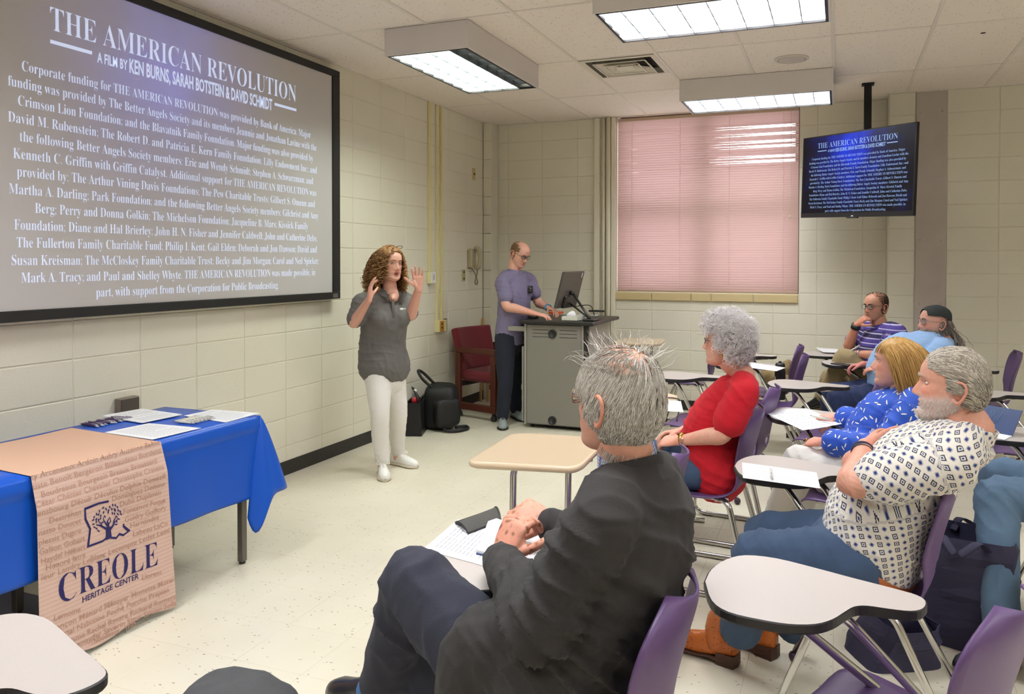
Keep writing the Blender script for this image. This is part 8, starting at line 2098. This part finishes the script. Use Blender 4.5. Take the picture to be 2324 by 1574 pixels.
# ---- 7 the man in the knit cap
def beanie_man():
    d, r = frm(176); sk = (216, 164, 144); Y = 6.2
    p = Person('bearded man in dark knit cap and light blue shirt with a grey ponytail', (.46, 6.25, 0))
    hc = at(2120, 731, Y); fd = nrm([-.93, -.32, .06]); nck = at(2142, 778, Y)
    p.head(hc, fd, (.06, 0, 1), sk, .42, (172, 96, 92), nck, .064, 1.04, (90, 100, 104), (110, 96, 84), stubble=((150, 140, 132), .55), hk=dict(jaw=1.10, fat=.008), seed=52)
    cap = lambda x, y, z: ((z > .046 - .35 * np.clip(-x, 0, .1) - .0) & ~((x > .078))) * 1.0
    P, F = hair_cap(cap, .010, amp=.0); o = p.part('knit_cap', p.W(P), F, mat('dark_green_knit', (52, 58, 58), .95, var=.15, vscale=60, bump=.5, bscale=220)); o.modifiers.new('t', 'SOLIDIFY').thickness = .004
    R2, N2 = surf_points(lambda x, y, z: ((x > .0) & (z < -.048) & (z > -.117) & ~((x > .07) & (np.abs(y) < .02) & (z > -.078))) * 1.0, 1100, .0, 71, p.hk)
    l2 = strands('b', R2, N2 * .5 + np.array([.25, 0, -.8]), .030, 5, .0013, .3, .002, seed=72, frizz=.5)
    R3, N3 = surf_points(lambda x, y, z: ((x < -.0) & (z < .03) & (z > -.07)) * 1.0, 700, .003, 73)
    l3 = strands('b', R3, N3 * .3 + np.array([-.5, 0, -.8]), .05, 6, .0014, .6, .003, 1, ell=(ELL[0], ELL[1], .05), seed=74, frizz=.4)
    hm = hair_mat('grey_brown_hair', (92, 80, 72), (176, 166, 158))
    p.hair(hm, [l2], name='beard')
    rg = np.random.default_rng(5); n = 700; R4 = np.array([-.085, 0, -.045]) + rg.normal(0, .016, (n, 3)); l4 = strands('t', R4, np.array([-.45, 0, -.55]) + rg.normal(0, .22, (n, 3)), .20, 12, .0016, 1.6, .006, 3, seed=75, frizz=.35)
    p.hair(hm, [l3, l4], name='hair')
    p.glasses(mat('silver_frame', (150, 144, 140), .25, .8), .026, .017, .0015)
    tp = MB(); hem, bel, chs, shl = at(2030, 846, Y), at(2050, 822, Y), at(2090, 800, Y), at(2112, 785, Y)
    torso(tp, [hem - Z3 * .02, hem, bel, chs, shl, nck - Z3 * .02], [.20, .215, .225, .215, .195, .085], [.185, .20, .21, .185, .13, .08], r)
    shL, shR = at(2138, 800, 5.98), at(2095, 790, 6.42); elL, wrL = at(2085, 850, 5.92), at(2002, 835, 6.08); elR, wrR = at(2020, 835, 6.52), at(1958, 826, 6.42)
    for s_, e_, w_ in ((shL, elL, wrL), (shR, elR, wrR)):
        tubeP(tp, [nck - Z3 * .07, nck * .4 + s_ * .6, s_], [.065, .082, .09]); tubeP(tp, [s_, s_ * .5 + e_ * .5, e_, e_ * .55 + w_ * .45], [.09, .082, .074, .066])
    o = p.cloth('shirt', tp, M_LBLUE, .0095, 5, [(bel, .2, (.4, 0, 1), .006, .06), (elR, .12, (1, 0, .5), .006, .05)], seed=53)
    collar(p, 'shirt_collar', nck - Z3 * .035, nrm(nck - shl + Z3 * .05), r, .088, .080, .040, .1, M_LBLUE, gap=.9, front=d, parent=o, drop=.03)
    p.arm(shL, elL, wrL, nrm([-.9, .3, -.1]), (0, -.3, .95), (-.1, .9, 0), sk, .5, curls=((20, 30, 16),) * 4, R=(.055, .05, .044, .031), seed=12, vox=.0045)
    p.arm(shR, elR, wrR, nrm([-.9, -.1, -.2]), (.1, .2, .95), (-.1, -.9, .1), (214, 150, 138), .6, curls=((34, 48, 26),) * 4, R=(.055, .05, .044, .031), seed=13, vox=.0045)
    pel = np.array([.44, 6.25, .54]); hipL, hipR = pel - r * .11, pel + r * .11; knL, knR = at(1905, 905, 6.12), at(1888, 893, 6.46); anL, anR = np.array([.02, 6.05, .10]), np.array([-.06, 6.50, .10])
    legs(p, 'trousers', M_NAVYP, pel, r, (hipL, hipR), (knL, knR), (anL, anR), R=(.122, .110, .086, .074, .062), seed=54, folds=[(hipL * .4 + knL * .6, .2, (1, .2, .6), .006, .07)])
    for a_ in (anL, anR):
        g = np.array([a_[0], a_[1], .001]); shoe(p, 'shoe', g - d * .07, g + d * .21, mat('tan_suede', (150, 96, 56), .7), M_SOLEB, w_=.05)
    p.finish()
beanie_man()

# ---- 8 the man in the striped polo
def striped_man():
    d, r = frm(188); sk = (198, 146, 120); Y = 6.85
    p = Person('man with glasses in purple striped polo leaning his cheek on his fist', (.26, 6.88, 0))
    hc = at(1987, 695, Y); fd = nrm([-.72, -.68, -.02]); nck = at(1998, 738, Y)
    p.head(hc, fd, (.0, 0, 1), sk, .4, (156, 92, 84), nck, .060, 1.0, (70, 74, 78), (60, 46, 38), stubble=((120, 96, 80), .3), hk=dict(jaw=1.02), seed=62, gaze=(1, .1, 0))
    keep = lambda x, y, z: ((z > .040) & (x < .035) & (z < .105)) | ((x < .012) & (z > -.05)) | ((z > .08) & (x < .045))
    R1, N1 = surf_points(lambda x, y, z: (keep(x, y, z) * np.where((z > .088) & (x > -.05), .3, 1)), 1700, .0, 81)
    p.hair(hair_mat('short_dark_hair', (56, 42, 34), (92, 72, 58)), [strands('h', R1, N1 * .6 + np.array([-.2, 0, -.3]), .012, 4, .0013, .3, seed=82, frizz=.3)], hair_cap(lambda x, y, z: ((x < -.0) & (z > -.05) & (z < .085)) * 1.0, .003, amp=.001))
    p.glasses(mat('dark_wire_frame', (54, 44, 40), .3, .4), .026, .017, .0017)
    tp = MB(); hem, bel, chs, shl = at(1990, 832, Y), at(1990, 805, Y), at(1996, 775, Y), at(1998, 752, Y)
    torso(tp, [hem - Z3 * .02, hem, bel, chs, shl, nck - Z3 * .03], [.185, .195, .195, .195, .182, .08], [.15, .16, .155, .145, .105, .07], r)
    shL, shR = at(2036, 758, 6.66), at(1962, 755, 7.02); elR, wrR = at(1926, 786, 6.88), at(1944, 736, 6.80); elL, wrL = at(2018, 808, 6.62), at(1942, 802, 6.74)
    for s_, e_ in ((shL, elL), (shR, elR)):
        tubeP(tp, [nck - Z3 * .07, nck * .4 + s_ * .6, s_], [.062, .076, .082]); tubeP(tp, [s_, s_ + (e_ - s_) * .35, s_ + (e_ - s_) * .68], [.082, .080, .076])
    o = p.cloth('polo_shirt', tp, stripe_mat(), .0095, 5, [(bel, .18, (.3, 0, 1), .004, .05)], seed=63, pat=wrap_uv(hem, Z3, d, r, .18, [(shL, elL, Z3, .1), (shR, elR, Z3, .1)]))
    c_ = collar(p, 'collar', nck - Z3 * .03, Z3, r, .078, .072, .038, .2, cloth_mat('violet_collar', (84, 66, 150)), gap=.8, front=d, parent=o, drop=.035)
    p.arm(shR, elR, wrR, nrm(at(1958, 712, 6.78) - wrR + np.array([.05, 0, 0])), (-.75, -.3, .2), (.1, -.6, .5), sk, .5, curls=((40, 60, 40),) * 4, spread=(2, 0, -2, -4), R=(.052, .047, .042, .030), seed=14, vox=.0045)
    p.arm(shL, elL, wrL, nrm([-.9, .2, .0]), (0, -.5, .8), (-.2, .7, .5), sk, .5, curls=((36, 50, 30),) * 4, spread=(2, 0, -2, -4), R=(.052, .047, .042, .030), seed=15, vox=.0045)
    t = nrm(wrR - elR); band(p, 'watch', wrR - t * .02, t, .038, .036, M_EDGE, side=(1, 0, 0), label='chunky black watch'); t = nrm(wrL - elL); band(p, 'watch', wrL - t * .03, t, .037, .012, mat('steel_bracelet', (190, 190, 190), .3, .9), side=(0, 0, 1), label='thin steel bracelet')
    pel = np.array([.26, 6.88, .54]); hipL, hipR = pel - r * .10, pel + r * .10
    knL, knR = at(1918, 812, 6.72), at(1886, 858, 6.96); anL, anR = np.array([-.12, 6.86, .40]), np.array([-.22, 7.0, .10])
    legs(p, 'khakis', M_KHAKI, pel, r, (hipL, hipR), (knL, knR), (anL, anR), R=(.108, .098, .082, .070, .060), seed=64)
    g = np.array([anR[0], anR[1], .001]); shoe(p, 'shoe', g - d * .07, g + d * .2, M_SHOEB, M_SOLEB, w_=.05); q = anL - Z3 * .09; shoe(p, 'shoe', q + Z3 * .0 - nrm([-.6, .3, -.3]) * .06, q + nrm([-.6, .3, -.3]) * .2, M_SHOEB, M_SOLEB, w_=.05)
    p.finish()
    pen('white pen in the fist of the man in the striped polo', at(1922, 800, 6.70), at(1952, 783, 6.72), M_PENW, None)
striped_man()

# ---- 9 the person in faded jeans, mostly outside the frame
def jeans_person():
    d, r = frm(176); sk = (208, 152, 126)
    p = Person('person in faded jeans at the right edge, only thighs and knees in view', (1.02, 3.80, 0))
    pel = np.array([1.00, 3.78, .545]); hipL, hipR = pel - r * .10, pel + r * .10
    knL, knR = at(2262, 1128, 3.56), at(2272, 1082, 3.92); anL, anR = np.array([.58, 3.30, .11]), np.array([.62, 3.98, .10])
    hc = np.array([1.16, 3.80, 1.20]); nck = np.array([1.15, 3.80, 1.07])
    p.head(hc, (-1, .05, 0), (0, 0, 1), sk, .4, (176, 100, 94), nck, .056, 1.0, seed=72)
    keep = lambda x, y, z: ((z > .040) & (x < .07)) | ((x < .02) & (z > -.05))
    R1, N1 = surf_points(lambda x, y, z: keep(x, y, z) * 1.0, 1200, .0, 91)
    p.hair(hair_mat('plain_brown_hair', (80, 62, 46), (122, 98, 74)), [strands('h', R1, N1 * .4 + np.array([-.5, 0, -.2]), .04, 6, .0014, .5, ell=(ELL[0], ELL[1], .04), seed=92)], hair_cap(lambda x, y, z: keep(x, y, z) * 1.0, .005))
    tp = MB(); torso(tp, [pel + Z3 * .02, pel + Z3 * .12 - d * .02, pel + Z3 * .30 - d * .08, pel + Z3 * .45 - d * .12, nck - Z3 * .03], [.18, .185, .185, .175, .08], [.15, .155, .145, .105, .07], r)
    shL, shR = nck - Z3 * .07 - r * .19, nck - Z3 * .07 + r * .19; elL, wrL = shL - d * .08 - Z3 * .27 - r * .04, pel + d * .02 - r * .20 + Z3 * .10; elR, wrR = shR - d * .08 - Z3 * .27 + r * .04, pel + d * .02 + r * .20 + Z3 * .10
    for s_, e_ in ((shL, elL), (shR, elR)):
        tubeP(tp, [nck - Z3 * .06, nck * .4 + s_ * .6, s_], [.06, .072, .078]); tubeP(tp, [s_, s_ + (e_ - s_) * .7], [.078, .072], sub=2)
    p.cloth('t_shirt', tp, cloth_mat('slate_cotton', (84, 92, 104)), .011, 4, seed=73)
    p.arm(shL, elL, wrL, d - Z3 * .2, Z3, r, sk, .4, vox=.0055, R=(.05, .046, .04, .03)); p.arm(shR, elR, wrR, d - Z3 * .2, Z3, -r, sk, .4, vox=.0055, R=(.05, .046, .04, .03))
    legs(p, 'jeans', M_FJEAN, pel, r, (hipL, hipR), (knL, knR), (anL, anR), R=(.108, .098, .082, .072, .062), seed=74, folds=[(knL, .12, (1, 0, 1), .006, .05)])
    for a_, t_ in ((anL, nrm([-.8, -.5, 0])), (anR, d)):
        g = np.array([a_[0], a_[1], .001]); shoe(p, 'sneaker', g - t_ * .07, g + t_ * .2, mat('black_canvas', (34, 32, 36), .7), M_SOLEW, lace=M_LACEW, w_=.05)
    p.finish()
jeans_person()
